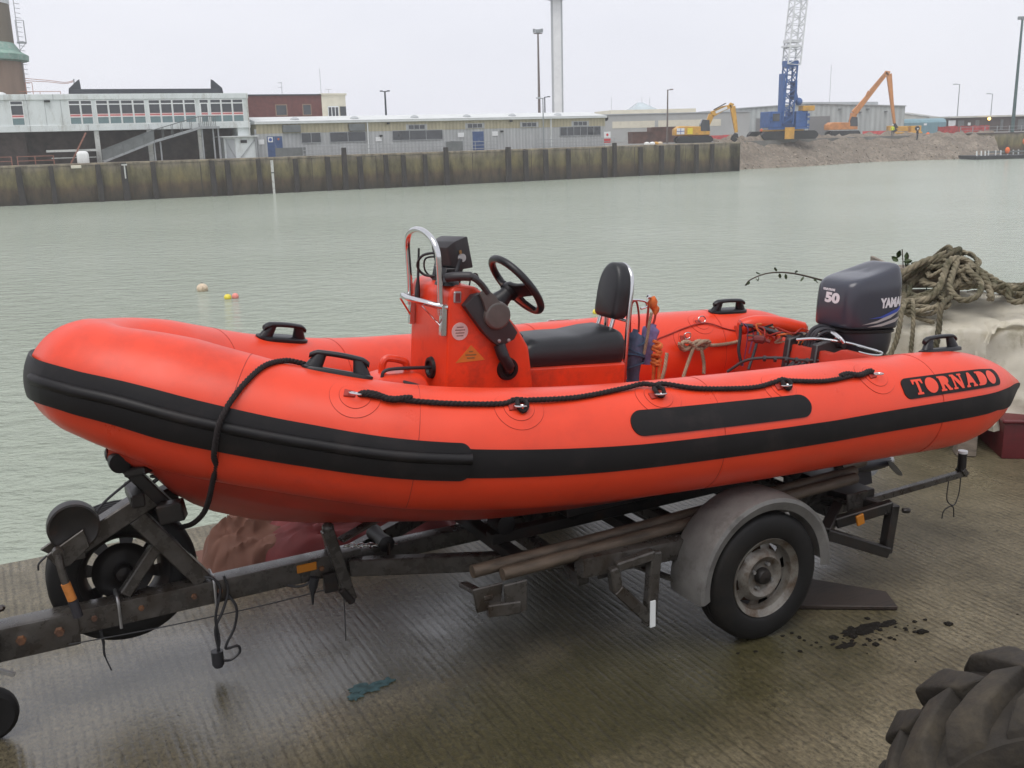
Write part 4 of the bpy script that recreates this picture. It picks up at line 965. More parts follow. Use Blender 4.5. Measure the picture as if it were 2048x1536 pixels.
# mooring line on the far tube
t = thing('mooring_rope', 'pale rope knotted on the inner side of the far tube, tails hanging into the boat', 'rope', mtx=BM)
KN = SS.pt(3.37, 160, .03); kx = V((1, 0, 0)); kz_ = V((-.0, -.25, .97))
mb = MB()
rgn = random.Random(3)
loop = [KN+kx*(.085*math.cos(k*1.05)+.02*math.sin(k*.7))+kz_*(.028*math.sin(k*2.1+.4))+V((0, -1, 0))*(.012+.012*math.sin(k*1.7)) for k in range(16)]
mb.rope(crom(loop, 8), .011, 3, .05, 6)
mb.rope(crom([KN+kx*.05+V((0, -.02, 0)), SS.pt(3.52, 163, .014), SS.pt(3.64, 162, .013), SS.pt(3.76, 157, .013), SS.pt(3.86, 150, .013), SS.pt(3.93, 146, .02)], 8), .0105, 3, .05, 6)
mb.build('knot', 'tan_rope', t, angle=70)
for nm, L in (('tail', [KN+kx*.0+V((0, -.02, -.01)), KN+V((-.05, -.04, -.10)), KN+V((-.10, -.06, -.20)), KN+V((-.14, -.06, -.27))]), ('tail', [KN+kx*.05+V((0, -.02, -.02)), KN+V((.062, -.04, -.10)), KN+V((.06, -.05, -.16))]), ('tail', [KN+V((-.21, -.06, -.03)), KN+V((-.235, -.08, -.12)), KN+V((-.275, -.09, -.24))])):
    mb = MB(); mb.rope(crom(L, 8), .0105, 3, .05, 6); mb.build(nm, 'tan_rope', t, angle=70)
t = thing('line_tangle', 'tangle of thin brown and red lines lying on the transom beside the outboard motor', 'rope', mtx=BM)
for k, (m_, r_) in enumerate((('tan_rope', .006), ('red_cord', .005), ('orange_rope', .006), ('red_cord', .0045), ('black_rope', .006))):
    rg = random.Random(60+k); mb = MB(); L = []
    for i in range(12): L.append((3.60+.055*i*.5+rg.uniform(-.05, .05), .30-.035*i+rg.uniform(-.05, .05), .0+rg.uniform(-.06, .035)-.03*(i > 8)))
    mb.rope(crom(L, 6), r_, 3, .03, 5); mb.build('line', m_, t, angle=70)
mb = MB(); mb.tube(crom([(3.50, .20, -.04), (3.54, .16, -.03), (3.58, .12, -.04)], 5), [.008]*3+[.022]*5+[.008]*3, 10); mb.build('primer_bulb', 'canvas_red', t)
t = thing('purple_strap', 'purple webbing strap hanging from the stern end of the far tube', 'strap', mtx=BM)
mb = MB()
L = crom([(3.57, .36, .04), (3.575, .30, .015), (3.572, .29, -.05), (3.563, .285, -.12), (3.55, .28, -.20)], 6)
mb.grid([[p+V((-.012, -.010, 0)), p+V((.012, .010, 0))] for p in L]); L = crom([(3.57, .36, .04), (3.60, .31, .02), (3.612, .29, -.03), (3.597, .285, -.09), (3.585, .28, -.13)], 6)
mb.grid([[p+V((-.004, -.010, 0)), p+V((.004, .010, 0))] for p in L])
bmesh.ops.solidify(mb.bm, geom=list(mb.bm.faces), thickness=0.003); mb.build('webbing', 'purple_strap', t)
# strap rope over the bow down to the winch post
t = thing('bow_rope', 'black rope over the bow tube, running down to the winch post of the trailer', 'rope', mtx=BM)
L = [PS.pt(.84, 103, .010), PS.pt(.80, 100, .012), PS.pt(.755, 92, .010), PS.pt(.70, 70, .010), PS.pt(.655, 47, .011), PS.pt(.63, 32, .016), PS.pt(.617, 22, .028), PS.pt(.606, 9, .042), PS.pt(.606, -6, .030), PS.pt(.606, -20, .014), V((.580, -.462, -.255)), V((.579, -.405, -.330)), V((.580, -.315, -.432)), V((.580, -.205, -.517)), V((.564, -.08, -.595)), V((.545, .06, -.655)), V((.50, .10, -.68))]
mb = MB(); mb.rope(crom(L, 10), .0105, 3, .045, 6); mb.build('rope', 'black_rope', t, angle=70)

# ================================================================== TRAILER
TM = Matrix.Translation(T0) @ Matrix.Rotation(YAW, 4, 'Z')
tr = thing('boat_trailer', 'galvanised single-axle boat trailer with mudguard under the orange inflatable boat', 'trailer', mtx=TM)
mb = MB()
mb.bar((-.22, 0, .345), (1.20, 0, .352), .085, .095); mb.bar((1.16, 0, .352), (3.30, 0, .345), .075, .07)
mb.build('drawbar', 'galvanised', tr, bevel=0.006, seg=2)
mb = MB()
for sg in (-1, 1):
    mb.bar((1.14, sg*.05, .335), (1.95, sg*.50, .36), .05, .075); mb.bar((1.93, sg*.50, .36), (3.42, sg*.50, .375), .05, .075)
for x_ in (1.95, 2.62, 3.36): mb.bar((x_, -.62, .318), (x_, .62, .318), .06, .06)
mb.build('side_rail', 'galvanised', tr, bevel=0.005)
# coupling
mb = MB(); mb.box(-.25, .075, -.052, .052, .262, .392); cp = mb.build('coupling', 'galvanised', tr, bevel=0.012, seg=2)
for x_ in (-.125, .005): mb = MB(); mb.lathe([(.001, .016), (.016, .016), (.019, .0)], (x_, -.052, .335), (0, -1, 0), 6); mb.build('bolt', 'rusty_steel', cp)
mb = MB(); mb.box(-.36, -.20, -.035, .035, .25, .40); mb.ball((-.37, 0, .28), .055, 14); mb.bar((-.34, 0, .42), (-.16, 0, .455), .03, .02); mb.build('ball_head', 'dark_steel', tr, bevel=0.008)
for x_ in (.13, .30, .50, .60, 1.02, 1.10):
    mb = MB(); mb.lathe([(.001, .010), (.010, .010), (.0125, .0)], (x_, -.0425, .352), (0, -1, 0), 6); mb.build('bolt', 'rusty_steel', tr)
for x_ in (.22, .58):
    mb = MB(); mb.tube(crom([(x_, -.048, .29), (x_, -.048, .405), (x_, 0, .412), (x_, .048, .405), (x_, .048, .29)], 5), .006, 6); mb.build('u_bolt', 'dull_steel', tr)
# jockey wheel
jk = (-.245, -.11)
mb = MB(); mb.cyl((jk[0], jk[1], .20), (jk[0]-.0, jk[1], .56), .030, 16); mb.cyl((jk[0], jk[1], .56), (jk[0], jk[1], .63), .012, 10); mb.bar((jk[0]-.06, jk[1], .63), (jk[0]+.07, jk[1], .63), .016); mb.bar((jk[0], -.05, .345), (jk[0], -.13, .345), .09, .06); jo = mb.build('jockey_leg', 'dark_steel', tr, angle=50)
mb = MB(); mb.bar((jk[0], jk[1]-.03, .30), (jk[0]+.085, jk[1]-.06, .262), .014); mb.build('clamp_handle', 'dull_steel', jo)
mb = MB(); mb.lathe([(.03, -.03), (.085, -.032), (.100, -.02), (.103, 0), (.100, .02), (.085, .032), (.03, .03)], (jk[0]-.02, jk[1], .103), (0, 1, 0), 28, True); mb.build('jockey_wheel', 'tyre_rubber', jo)
# road wheels
def tyre(mb, c, R_, w, rim):
    h = w/2; prof = [(rim*.98, -h*.72), (rim*1.03, -h*.86), (rim*1.12, -h*.97), ((R_+rim)/2, -h*1.02), (R_*.90, -h*.96), (R_*.965, -h*.84), (R_*.985, -h*.70)]
    for y in (-.48, -.16, .16, .48): prof += [(R_, h*(y-.11)), (R_, h*(y+.10)), (R_*.972, h*(y+.115)), (R_*.972, h*(y+.205))]
    prof = prof[:-2]+[(R_*.985, h*.70), (R_*.965, h*.84), (R_*.90, h*.96), ((R_+rim)/2, h*1.02), (rim*1.12, h*.97), (rim*1.03, h*.86), (rim*.98, h*.72)]
    return mb.lathe(prof, c, (0, 1, 0), 56)
def road_wheel(parent, c, out, spare=False):
    c = V(c); e = V((0, out, 0))
    mb = MB(); n = 48
    mb.lathe([(.166, .062), (.172, .066), (.173, .060), (.158, .050), (.150, .045), (.146, .02), (.140, .012)] if not spare else [(.172, .060), (.158, .050), (.146, .02), (.140, .005), (.136, -.02)], c, e, n)
    # disc with oval slots: webs between slots
    zr = [(.140, .012), (.114, .018)] if not spare else [(.140, .004), (.118, .010)]
    s, u = ortho(e); k = 8
    for i in range(n):
        if (i % (n//k)) >= (n//k)-3: continue
        a0, a1 = 2*math.pi*i/n, 2*math.pi*(i+1)/n
        q = [c+e*z+(s*math.cos(a)+u*math.sin(a))*r for a, (r, z) in ((a0, zr[0]), (a1, zr[0]), (a1, zr[1]), (a0, zr[1]))]
        mb.poly(q)
    mb.lathe([(zr[1][0], zr[1][1]), (.098, .040), (.088, .047), (.074, .042), (.064, .028), (.040, .024), (.034, .026), (.001, .026)] if not spare else [(zr[1][0], zr[1][1]), (.095, -.015), (.07, -.02), (.036, -.01), (.001, -.01)], c, e, n)
    bmesh.ops.remove_doubles(mb.bm, verts=list(mb.bm.verts), dist=0.0004)
    bmesh.ops.solidify(mb.bm, geom=list(mb.bm.faces), thickness=0.003)
    w = mb.build('road_wheel', 'rim_paint' if not spare else 'dark_steel', parent, angle=45)
    mb = MB(); tyre(mb, c, .279, .140, .168); mb.build('tyre', 'tyre_rubber', w, angle=40)
    mb = MB(); mb.lathe([(.036, .022), (.036, .045), (.030, .058), (.001, .062)], c, e, 20); mb.build('hub_cap', 'dark_steel', w)
    if not spare:
        mb = MB()
        for i in range(4):
            a = 2*math.pi*i/4+.5; p = c+(s*math.cos(a)+u*math.sin(a))*.055; mb.cyl(p+e*.022, p+e*.046, .0105, 6, .008)
        mb.build('wheel_nut', 'dull_steel', w)
        mb = MB(); mb.lathe([(.132, .010), (.06, .006), (.001, .006)], c-e*.03, e, 32); mb.build('brake_drum', 'rusty_steel', w)
    return w
tag(road_wheel(tr, (2.648, -.872, .278), -1), 'near road wheel with silver rusty rim'); road_wheel(tr, (2.644, .862, .281), 1)
spw = tag(road_wheel(tr, (.265, .125, .455), -1, True), 'spare wheel stood against the winch post')
mb = MB(); mb.bar((2.644, -.80, .281), (2.644, .80, .281), .055, .055); mb.build('axle', 'dark_steel', tr, bevel=0.008)
def mudguard(sg):
    mb = MB(); y0, y1 = sg*.74, sg*.945; rows = []
    for i in range(41):
        a = R(187-(187+2)*i/40); c, s = math.cos(a), math.sin(a); r_ = .350
        P = [(r_-.055, y1), (r_-.02, y1+sg*.012), (r_-.004, y1+sg*.006), (r_, y1-sg*.012), (r_+.004, (y0+y1)/2), (r_, y0+sg*.02), (r_-.01, y0)]
        rows.append([V((2.64+rr*c, y, .285+rr*s)) for rr, y in P])
    mb.grid(rows); bmesh.ops.solidify(mb.bm, geom=list(mb.bm.faces), thickness=0.004)
    g = mb.build('mudguard', 'mudguard', tr, angle=35)
    mb = MB(); mb.bar((2.13, sg*.56, .345), (2.34, sg*.80, .272), .035, .012); mb.bar((2.98, sg*.60, .34), (2.985, sg*.80, .33), .035, .012); mb.build('stay', 'galvanised', g)
mudguard(-1); mudguard(1)
mb = MB()
mb.bar((1.86, -.73, .435), (2.36, -.745, .418), .075, .085); mb.bar((2.30, -.74, .40), (2.60, -.76, .30), .05, .07)
mb.build('suspension_arm', 'galvanised', tr, bevel=0.012, seg=2)
mb = MB()
mb.bar((2.175, -.80, .455), (2.150, -.80, .135), .045, .05, (1, 0, 0)); mb.bar((2.005, -.78, .325), (2.15, -.80, .165), .05, .05); mb.bar((1.99, -.78, .42), (2.005, -.78, .315), .045, .045, (1, 0, 0)); mb.bar((2.0, -.78, .42), (2.17, -.80, .445), .05, .04)
mb.build('prop_stand', 'galvanised', tr, bevel=0.006)
mb = MB(); mb.box(2.135, 2.160, -.833, -.828, .14, .255); mb.build('reflector_plate', 'frame_white', tr)
# bunks: paired pipes
for sg in (-1, 1):
    mb = MB(); mb.tube([(1.43, sg*.66, .482), (3.45, sg*.62, .512)], .026, 14); b1 = mb.build('bunk_pipe', 'bunk_pipe', tr)
    mb = MB(); mb.tube([(1.53, sg*.715, .470), (3.40, sg*.675, .502)], .026, 14); mb.build('bunk_pipe', 'bunk_pipe', tr)
    for x_ in (1.46, 2.0, 2.7, 3.36):
        mb = MB(); mb.prism([(-.05, 0), (.05, 0), (.065, .10), (-.065, .10)], (x_, sg*.735, .355 if x_ > 1.6 else .345), (1, 0, 0), (0, 0, 1), (0, -sg, 0), .012); mb.bar((x_, sg*.50, .36), (x_, sg*.74, .40), .04, .02); mb.build('bunk_bracket', 'galvanised', tr, bevel=0.004)
    mb = MB(); mb.prism([(-.045, 0), (.045, 0), (.05, .13), (-.05, .13)], (1.565, sg*.76, .315), (1, 0, 0), (0, 0, 1), (0, -sg, 0), .012)
    mb.bar((1.45, sg*.74, .35), (1.58, sg*.76, .345), .03, .05)
    mb.build('bunk_bracket', 'galvanised', tr, bevel=0.004)
# keel rollers and bow stop
for x_ in (1.30, 2.0, 2.75, 3.42):
    mb = MB(); mb.lathe([(.018, -.09), (.036, -.08), (.028, 0), (.036, .08), (.018, .09)], (x_, 0, .412), (0, 1, 0), 18, True); r_ = mb.build('keel_roller', 'black_rubber', tr)
    mb = MB()
    for y in (-.10, .10): mb.bar((x_, y, .345), (x_, y, .425), .03, .006, (1, 0, 0))
    mb.build('roller_bracket', 'dark_steel', r_)
# cross members and roller cradles under the hull
for x_ in (1.72, 2.30, 2.95):
    mb = MB(); mb.bar((x_, -.52, .405), (x_, .52, .405), .06, .05); mb.build('cross_member', 'dark_steel', tr, bevel=0.004)
for y in (-.34, .34):
    mb = MB(); mb.bar((1.66, y, .455), (3.05, y, .465), .055, .05); mb.bar((2.0, y-.05, .52), (2.7, y-.05, .53), .04, .04); cd = mb.build('cradle_beam', 'dark_steel', tr, bevel=0.004)
    for x_ in (1.72, 2.05, 2.4, 2.75, 3.02):
        mb = MB(); mb.lathe([(.015, -.05), (.042, -.045), (.044, .045), (.015, .05)], (x_, y, .515), (0, 1, 0), 16, True); mb.build('roller', 'black_rubber', cd)
# winch post
mb = MB()
mb.bar((.545, 0, .40), (.325, 0, .715), .07, .07); mb.bar((.405, -.0, .60), (.25, -.0, .405), .045, .045)
mb.bar((.05, 0, .615), (.40, 0, .790), .075, .075)
mb.build('winch_post', 'galvanised', tr, bevel=0.005)
mb = MB()
mb.bar((.285, 0, .955), (.455, 0, .715), .08, .05); mb.bar((.31, -.05, .905), (.375, -.13, .93), .05, .03); mb.bar((.31, .05, .905), (.375, .13, .93), .05, .03)
mb.bar((.40, -.075, .73), (.49, -.11, .745), .06, .075); mb.bar((.40, .075, .73), (.49, .11, .745), .06, .075); mb.bar((.33, -.10, .80), (.33, .10, .80), .05, .05)
mb.build('bow_stop_frame', 'dark_steel', tr, bevel=0.006)
for y in (-.05, .05):
    mb = MB(); mb.lathe([(.012, -.03), (.038, -.028), (.040, 0), (.038, .028), (.012, .03)], (.285, y, .952), (0, 1, 0), 18, True); mb.build('bow_roller', 'black_rubber', tr)
mb = MB(); mb.tube(crom([(.34, -.02, .92), (.40, -.02, .90), (.42, -.02, .86), (.40, -.02, .84)], 5), .008, 8); mb.tube(crom([(.39, -.03, .87), (.44, -.03, .85), (.47, -.03, .80)], 5), .006, 8); mb.build('safety_hook', 'dark_steel', tr)
# winch
wn_c = V((.100, -.075, .745))
mb = MB(); mb.lathe([(.001, .026), (.075, .024), (.083, .030), (.090, .028), (.092, .0), (.090, -.024), (.080, -.026), (.001, -.022)], wn_c, (0, -1, 0), 36)
wch = mb.build('winch_drum', 'dark_steel', tr, angle=40)
mb = MB(); mb.prism([(-.105, -.08), (.03, -.005), (.045, -.075), (-.03, -.135), (-.07, -.135)], wn_c+V((0, -.045, 0)), (1, 0, 0), (0, 0, 1), (0, 1, 0), .01); mb.prism([(-.12, -.09), (.06, .01), (.07, -.10), (-.02, -.17)], wn_c+V((0, .055, 0)), (1, 0, 0), (0, 0, 1), (0, 1, 0), .012)
mb.box(.03, .13, -.05, .05, .60, .67); mb.build('winch_plate', 'galvanised', wch, bevel=0.003)
mb = MB(); mb.cyl((.035, -.12, .675), (.035, -.155, .675), .020, 12); mb.tube(crom([(.035, -.150, .675), (.040, -.160, .60), (.060, -.165, .50), (.068, -.165, .47)], 5), .0145, 10); mb.build('winch_handle', 'galvanised', wch)
mb = MB(); mb.cyl((.045, -.163, .565), (.060, -.167, .498), .0165, 12); mb.build('handle_paint', 'orange_paint', wch)
mb = MB(); mb.cyl((.061, -.167, .495), (.072, -.168, .430), .0175, 12); mb.build('handle_grip', 'grey_hose', wch)
mb = MB(); mb.tube(crom([(.17, -.06, .76), (.22, -.03, .80), (.29, -.02, .845), (.33, -.02, .87)], 5), .005, 6); mb.build('winch_cable', 'cable', tr)
mb = MB(); mb.tube(crom([(.0, -.05, .64), (-.03, -.05, .615), (-.035, -.05, .59)], 5), .004, 6); mb.build('cable_end', 'cable', tr)
# clamp, chain, cables, lamps
mb = MB()
mb.bar((1.05, -.06, .525), (1.125, -.075, .20), .045, .05, (1, 0, 0)); mb.bar((1.09, .07, .49), (1.10, .07, .26), .03, .04, (1, 0, 0)); mb.bar((1.10, -.07, .47), (1.34, -.02, .53), .05, .014); mb.ball((1.055, -.06, .53), .028, 10)
mb.build('clamp', 'galvanised', tr, bevel=0.004)
mb = MB(); mb.box(1.02, 1.08, -.07, -.042, .245, .33); mb.cyl((1.085, -.085, .26), (1.13, -.09, .19), .018, 10); mb.build('skid_shoe', 'dark_steel', tr, bevel=0.004)
mb = MB()
for i in range(11):
    p = V((1.13+.021*i, -.065+.006*(i % 2), .435-.004*i)); d = V((1, 0, -.1)).normalized(); s = V((0, .55, .83)) if i % 2 else V((0, .83, -.55))
    mb.tube([p+d*.017*math.cos(a)+s*.009*math.sin(a) for a in [2*math.pi*k/12 for k in range(12)]], .0033, 6, closed=True)
mb.build('chain', 'steel', tr)
mb = MB(); mb.box(.915, 1.0, -.0485, -.0420, .352, .388); mb.build('side_reflector', 'amber', tr, bevel=0.003)
mb = MB(); mb.tube(crom([(.55, -.03, .42), (.58, -.05, .41), (.60, -.055, .36), (.57, -.06, .25), (.575, -.06, .15), (.56, -.06, .085)], 7), .0058, 7)
mb.tube(crom([(.62, -.05, .415), (.63, -.055, .35), (.60, -.06, .27), (.565, -.06, .20), (.57, -.06, .10)], 7), .0058, 7); mb.tube(crom([(.63, -.05, .33), (.655, -.06, .27), (.64, -.06, .19), (.605, -.06, .13), (.60, -.06, .105), (.645, -.06, .105), (.65, -.06, .075), (.615, -.06, .052), (.585, -.06, .055)], 7), .0058, 7)
cbl = mb.build('light_cable', 'cable', tr)
mb = MB(); mb.cyl((.562, -.06, .105), (.562, -.06, .045), .024, 14); mb.cyl((.562, -.06, .045), (.562, -.06, .035), .018, 14); mb.build('plug', 'cable', cbl)
mb = MB(); mb.tube(crom([(.03, -.06, .278), (.35, -.06, .262), (.75, -.06, .255), (1.08, -.06, .262)], 6), .0026, 5); mb.tube(crom([(1.095, -.08, .26), (1.095, -.08, .15), (1.09, -.085, .02)], 4), .0022, 5); mb.tube(crom([(.145, -.05, .30), (.15, -.05, .25), (.148, -.055, .20), (.165, -.055, .13)], 5), [.0065]*6+[.005]*5+[.003]*5, 6); mb.build('brake_wire', 'cable', tr)
mb = MB(); mb.tube([(.985, -.055, .325), (.975, -.055, .285), (.97, -.055, .25), (.968, -.055, .205)], [.02, .019, .008, .004], 10); mb.tube(crom([(.87, -.045, .31), (.91, -.05, .298), (.95, -.052, .30), (.985, -.055, .325)], 6), .005, 6); mb.build('drain_boot', 'cable', tr)
mb = MB(); mb.box(1.64, 1.70, .10, .16, .392, .43); mb.build('tail_lens', 'red_lens', tr, bevel=0.006)
# rear frame, reflector and the lighting-board arms
mb = MB()
mb.bar((3.10, -.80, .335), (3.43, -.86, .195), .055, .05); mb.bar((3.425, -.855, .19), (3.455, -.855, .42), .05, .045, (1, 0, 0)); mb.bar((3.455, -.855, .415), (3.22, -.74, .34), .045, .05); mb.bar((3.10, -.80, .335), (3.36, -.62, .36), .05, .05); mb.bar((3.43, -.86, .40), (3.40, -.50, .375), .045, .05)
mb.box(3.40, 3.62, -.60, -.30, .30, .385); mb.box(3.45, 3.70, -.42, .42, .335, .40); mb.cyl((3.47, -.895, .40), (3.50, -.915, .398), .013, 8)
mb.build('rear_frame', 'dark_steel', tr, bevel=0.006)
mb = MB(); mb.bar((3.25, -.8385, .372), (3.29, -.8425, .382), .012, .05); mb.build('side_reflector', 'amber', tr, bevel=0.003)
for sg in (-1, 1):
    mb = MB(); mb.bar((3.45, sg*.60, .330), (4.255, sg*.60, .352), .032, .032); mb.bar((4.225, sg*.60, .352), (4.245, sg*.60, .372), .05, .05); arm = mb.build('lamp_board_arm', 'galvanised', tr, bevel=0.003)
    mb = MB(); mb.cyl((4.228, sg*.60, .365), (4.228, sg*.60, .462), .022, 14); mb.build('post', 'dark_steel', arm)
    mb = MB(); mb.cyl((4.228, sg*.60, .462), (4.228, sg*.60, .474), .024, 14); mb.build('post_cap', 'frame_white', arm)
    mb = MB(); mb.tube(crom([(4.14, sg*.60, .34), (4.135, sg*.60, .24), (4.16, sg*.60, .20), (4.20, sg*.60, .19), (4.225, sg*.60, .25), (4.228, sg*.60, .34)], 6), .0032, 5); mb.tube(crom([(4.11, sg*.60, .13), (4.12, sg*.60, .17), (4.16, sg*.60, .185), (4.19, sg*.60, .175), (4.20, sg*.60, .12)], 6), .0032, 5); mb.build('hanging_wire', 'cable', arm)
mb = MB(); mb.lathe([(.012, -.11), (.034, -.10), (.034, .10), (.012, .11)], (3.76, -.30, .40), V((1, .15, 0)), 16, True); mb.build('stern_roller', 'bunk_pipe', tr)
mb = MB()
for y in (-.34, -.12, .12, .34): mb.lathe([(.015, -.06), (.04, -.055), (.04, .055), (.015, .06)], (3.30, y, .47), (0, 1, 0), 16, True); mb.bar((3.30, y, .36), (3.30, y, .46), .03, .03, (1, 0, 0))
mb.build('roller_cradle', 'dark_steel', tr)

# ================================================================== ON THE QUAY
t = thing('wooden_board', 'dark wet wooden board lying flat on the quay beside the trailer wheel', 'board', mtx=TM)
mb = MB(); a_ = [V((2.86, -.62, 0)), V((3.325, -1.035, 0)), V((3.385, -.93, 0)), V((3.14, -.60, 0))]
mb.loft([[V((2.72, -.66, z)), V((3.325, -1.035, z)), V((3.40, -.90, z)), V((3.20, -.62, z)), V((2.86, -.42, z))] for z in (.004, .022)])
mb.build('plank', 'board_wood', t, bevel=0.003)
mb = MB(); rng = random.Random(8)
def splat(mb, cx, cy, rx, ry, seed, h, n=40, jag=.45):
    def rad(a, k): return k*(1+jag*noise.noise(V((math.cos(a)*1.6+seed, math.sin(a)*1.6, seed*.3)))+jag*.7*noise.noise(V((math.cos(a)*4.5, math.sin(a)*4.5+seed, 2))))
    A = [2*math.pi*i/n for i in range(n)]
    mb.loft([[V((cx+rx*rad(a, k)*math.cos(a), cy+ry*rad(a, k)*math.sin(a), z)) for a in A] for k, z in ((1, .0008), (.93, h*.6), (.6, h), (.15, h*.9))], cap=True)
for k in range(90):
    x_ = 2.98+rng.gauss(0, .15); y = -1.10+rng.gauss(0, .05)-(x_-2.95)*.2; s = rng.uniform(.004, .018)*(1.4 if rng.random() < .2 else .7)
    if rng.random() < .22: x_ = 2.3+rng.random()*2.0; y = -1.15+rng.gauss(0, .5)
    splat(mb, x_, y, s, s*.8, k*1.7, s*.45, 9, .5)
for cx, cy, rx, ry, sd in ((3.06, -1.085, .11, .035, 1.0), (2.90, -1.15, .05, .02, 5.0), (3.20, -1.10, .05, .022, 9.0)): splat(mb, cx, cy, rx, ry, sd, .004)  # flat dark splats in front of the board, among the clods
o = mb.build('mud_clods_dark_splats', 'mud', None); o.matrix_world = TM; tag(o, kind='stuff')
mb = MB()
for cx, cy, rx, ry, sd in ((1.045, -.47, .075, .035, 2.0), (1.13, -.455, .035, .022, 6.0), (.985, -.50, .03, .02, 8.0)): splat(mb, cx, cy, rx, ry, sd, .007, 60, .7)
o = mb.build('blue_rag', 'blue_rag'); o.matrix_world = TM; tag(o, 'flattened scraps of blue-green rag on the wet concrete', 'rag')

# heaps of cloth behind the drawbar
def heap(name, label, cat, m, cx, cy, lx, ly, hz, seed, part):
    t = thing(name, label, cat, mtx=TM); mb = MB(); rows = []; nx, ny = 60, 44
    for i in range(nx+1):
        row = []
        for j in range(ny+1):
            a, b_ = i/nx*2-1, j/ny*2-1; r_ = min(1, (a*a+b_*b_))
            q = V((a*1.7+seed, b_*1.7, seed*.7)); f = max(0, 1-r_)**.75
            qq = V((a*.55+b_*.9+seed, b_*1.9-a*.8, seed*.7)); fold = (1-abs(noise.noise(qq*1.25)))**2*.55+(1-abs(noise.noise(qq*2.6+V((3, 0, 0)))))**3*.18
            z = hz*1.15*f*(.50+.42*noise.noise(q*.6)+.60*fold)
            x_ = cx+lx*a*(1+.12*noise.noise(V((b_*2, seed, 4)))); y = cy+ly*b_*(1+.15*noise.noise(V((a*2, seed, 7))))
            row.append(V((x_+.02*noise.noise(q*3), y+.02*noise.noise(q*3+V((5, 0, 0))), max(.004, z))))
        rows.append(row)
    mb.grid(rows); mb.build(part, m, t, angle=60); return t
heap('canvas_sack', 'crumpled pinkish brown canvas lying on the quay behind the trailer drawbar', 'canvas', 'canvas_pink', 0.96, 1.06, .25, .22, .28, 3.0, 'cloth')
heap('red_tarpaulin', 'crumpled dark red tarpaulin on the quay next to the pinkish canvas, under the bow', 'tarpaulin', 'canvas_red', 1.50, 0.98, .58, .30, .36, 8.0, 'cloth')

# tractor tyre, bottom right corner
t = thing('tractor_tyre', 'big lugged tractor tyre with dried mud, in the near right corner', 'tyre', loc=(1.335, 2.17, .405), rz=R(-20)); t.scale = (1.07, 1.07, 1.07)
mb = MB(); TR, TW = .355, .17
prof = [(.20, -TW*.75), (.23, -TW*.95), (.28, -TW*1.06), (.325, -TW*1.02), (TR-.008, -TW*.80), (TR, -TW*.4), (TR+.003, 0), (TR, TW*.4), (TR-.008, TW*.80), (.325, TW*1.02), (.28, TW*1.06), (.23, TW*.95), (.20, TW*.75)]
mb.lathe(prof, (0, 0, 0), (0, 1, 0), 72)
cas = mb.build('casing', 'tractor_rubber', t, angle=50)
NL = 15; first = [None, None]
for k in range(NL):
    for sgi, sg in enumerate((-1, 1)):
        ang = 2*math.pi*(k+(.5 if sg > 0 else 0))/NL
        if first[sgi] is None:
            mb = MB(); rings = []
            for i in range(9):
                f = i/8; y = sg*(-.012+TW*1.05*f); phi = .40*(f-.35)-.02; hw = .034+.014*f; 
                base = TR-.012-.035*max(0, f-.7)/.3; top = TR+.044-.050*max(0, f-.72)/.28
                def pp(rr, da): return V((rr*math.cos(phi+da/TR), y, rr*math.sin(phi+da/TR)))
                rings.append([pp(base-.01, -hw*1.15), pp(top-.006, -hw), pp(top, -hw*.8), pp(top, hw*.8), pp(top-.006, hw), pp(base-.01, hw*1.15)])
            mb.loft(rings)
            for v in mb.bm.verts: v.co += noise.noise_vector(v.co*30)*.003
            first[sgi] = mb.build('lug', 'tractor_rubber', cas, bevel=0.003, angle=32); o = first[sgi]
        else: o = instance(first[sgi], 'lug', cas)
        o.rotation_euler = (0, -ang, 0)

# pallet box, tarpaulin, ropes and boxes at the stern
cx_ = R(-12)
SM = Matrix.Translation((2.62, 6.62, 0)) @ Matrix.Rotation(cx_, 4, 'Z')
t = thing('pallet_stack', 'pale block base and dark pallet under the cream tarpaulin at the quay edge', 'pallet', mtx=SM)
mb = MB(); mb.box(.12, 1.75, .16, 1.0, .16, .80); mb.build('load', 'pale_block', t, bevel=0.01)
for k in range(4):
    mb = MB(); mb.box(.02+.55*k, .16+.55*k, -.02, .95, .0, .13); mb.build('bearer', 'dark_wood' if k != 1 else 'grey_wood', t, bevel=0.004)
src = None
for k in range(6):
    if src is None:
        mb = MB(); mb.box(-.05, 1.85, 0, .12, .132, .156); src = o = mb.build('deck_board', 'dark_wood', t, bevel=0.003)
    else: o = instance(src, 'deck_board', t)
    o.location = (0, -.03+.165*k, 0)
t = thing('cream_tarpaulin', 'stained cream tarpaulin draped over the stack at the stern, under the heap of ropes', 'tarpaulin', mtx=SM)
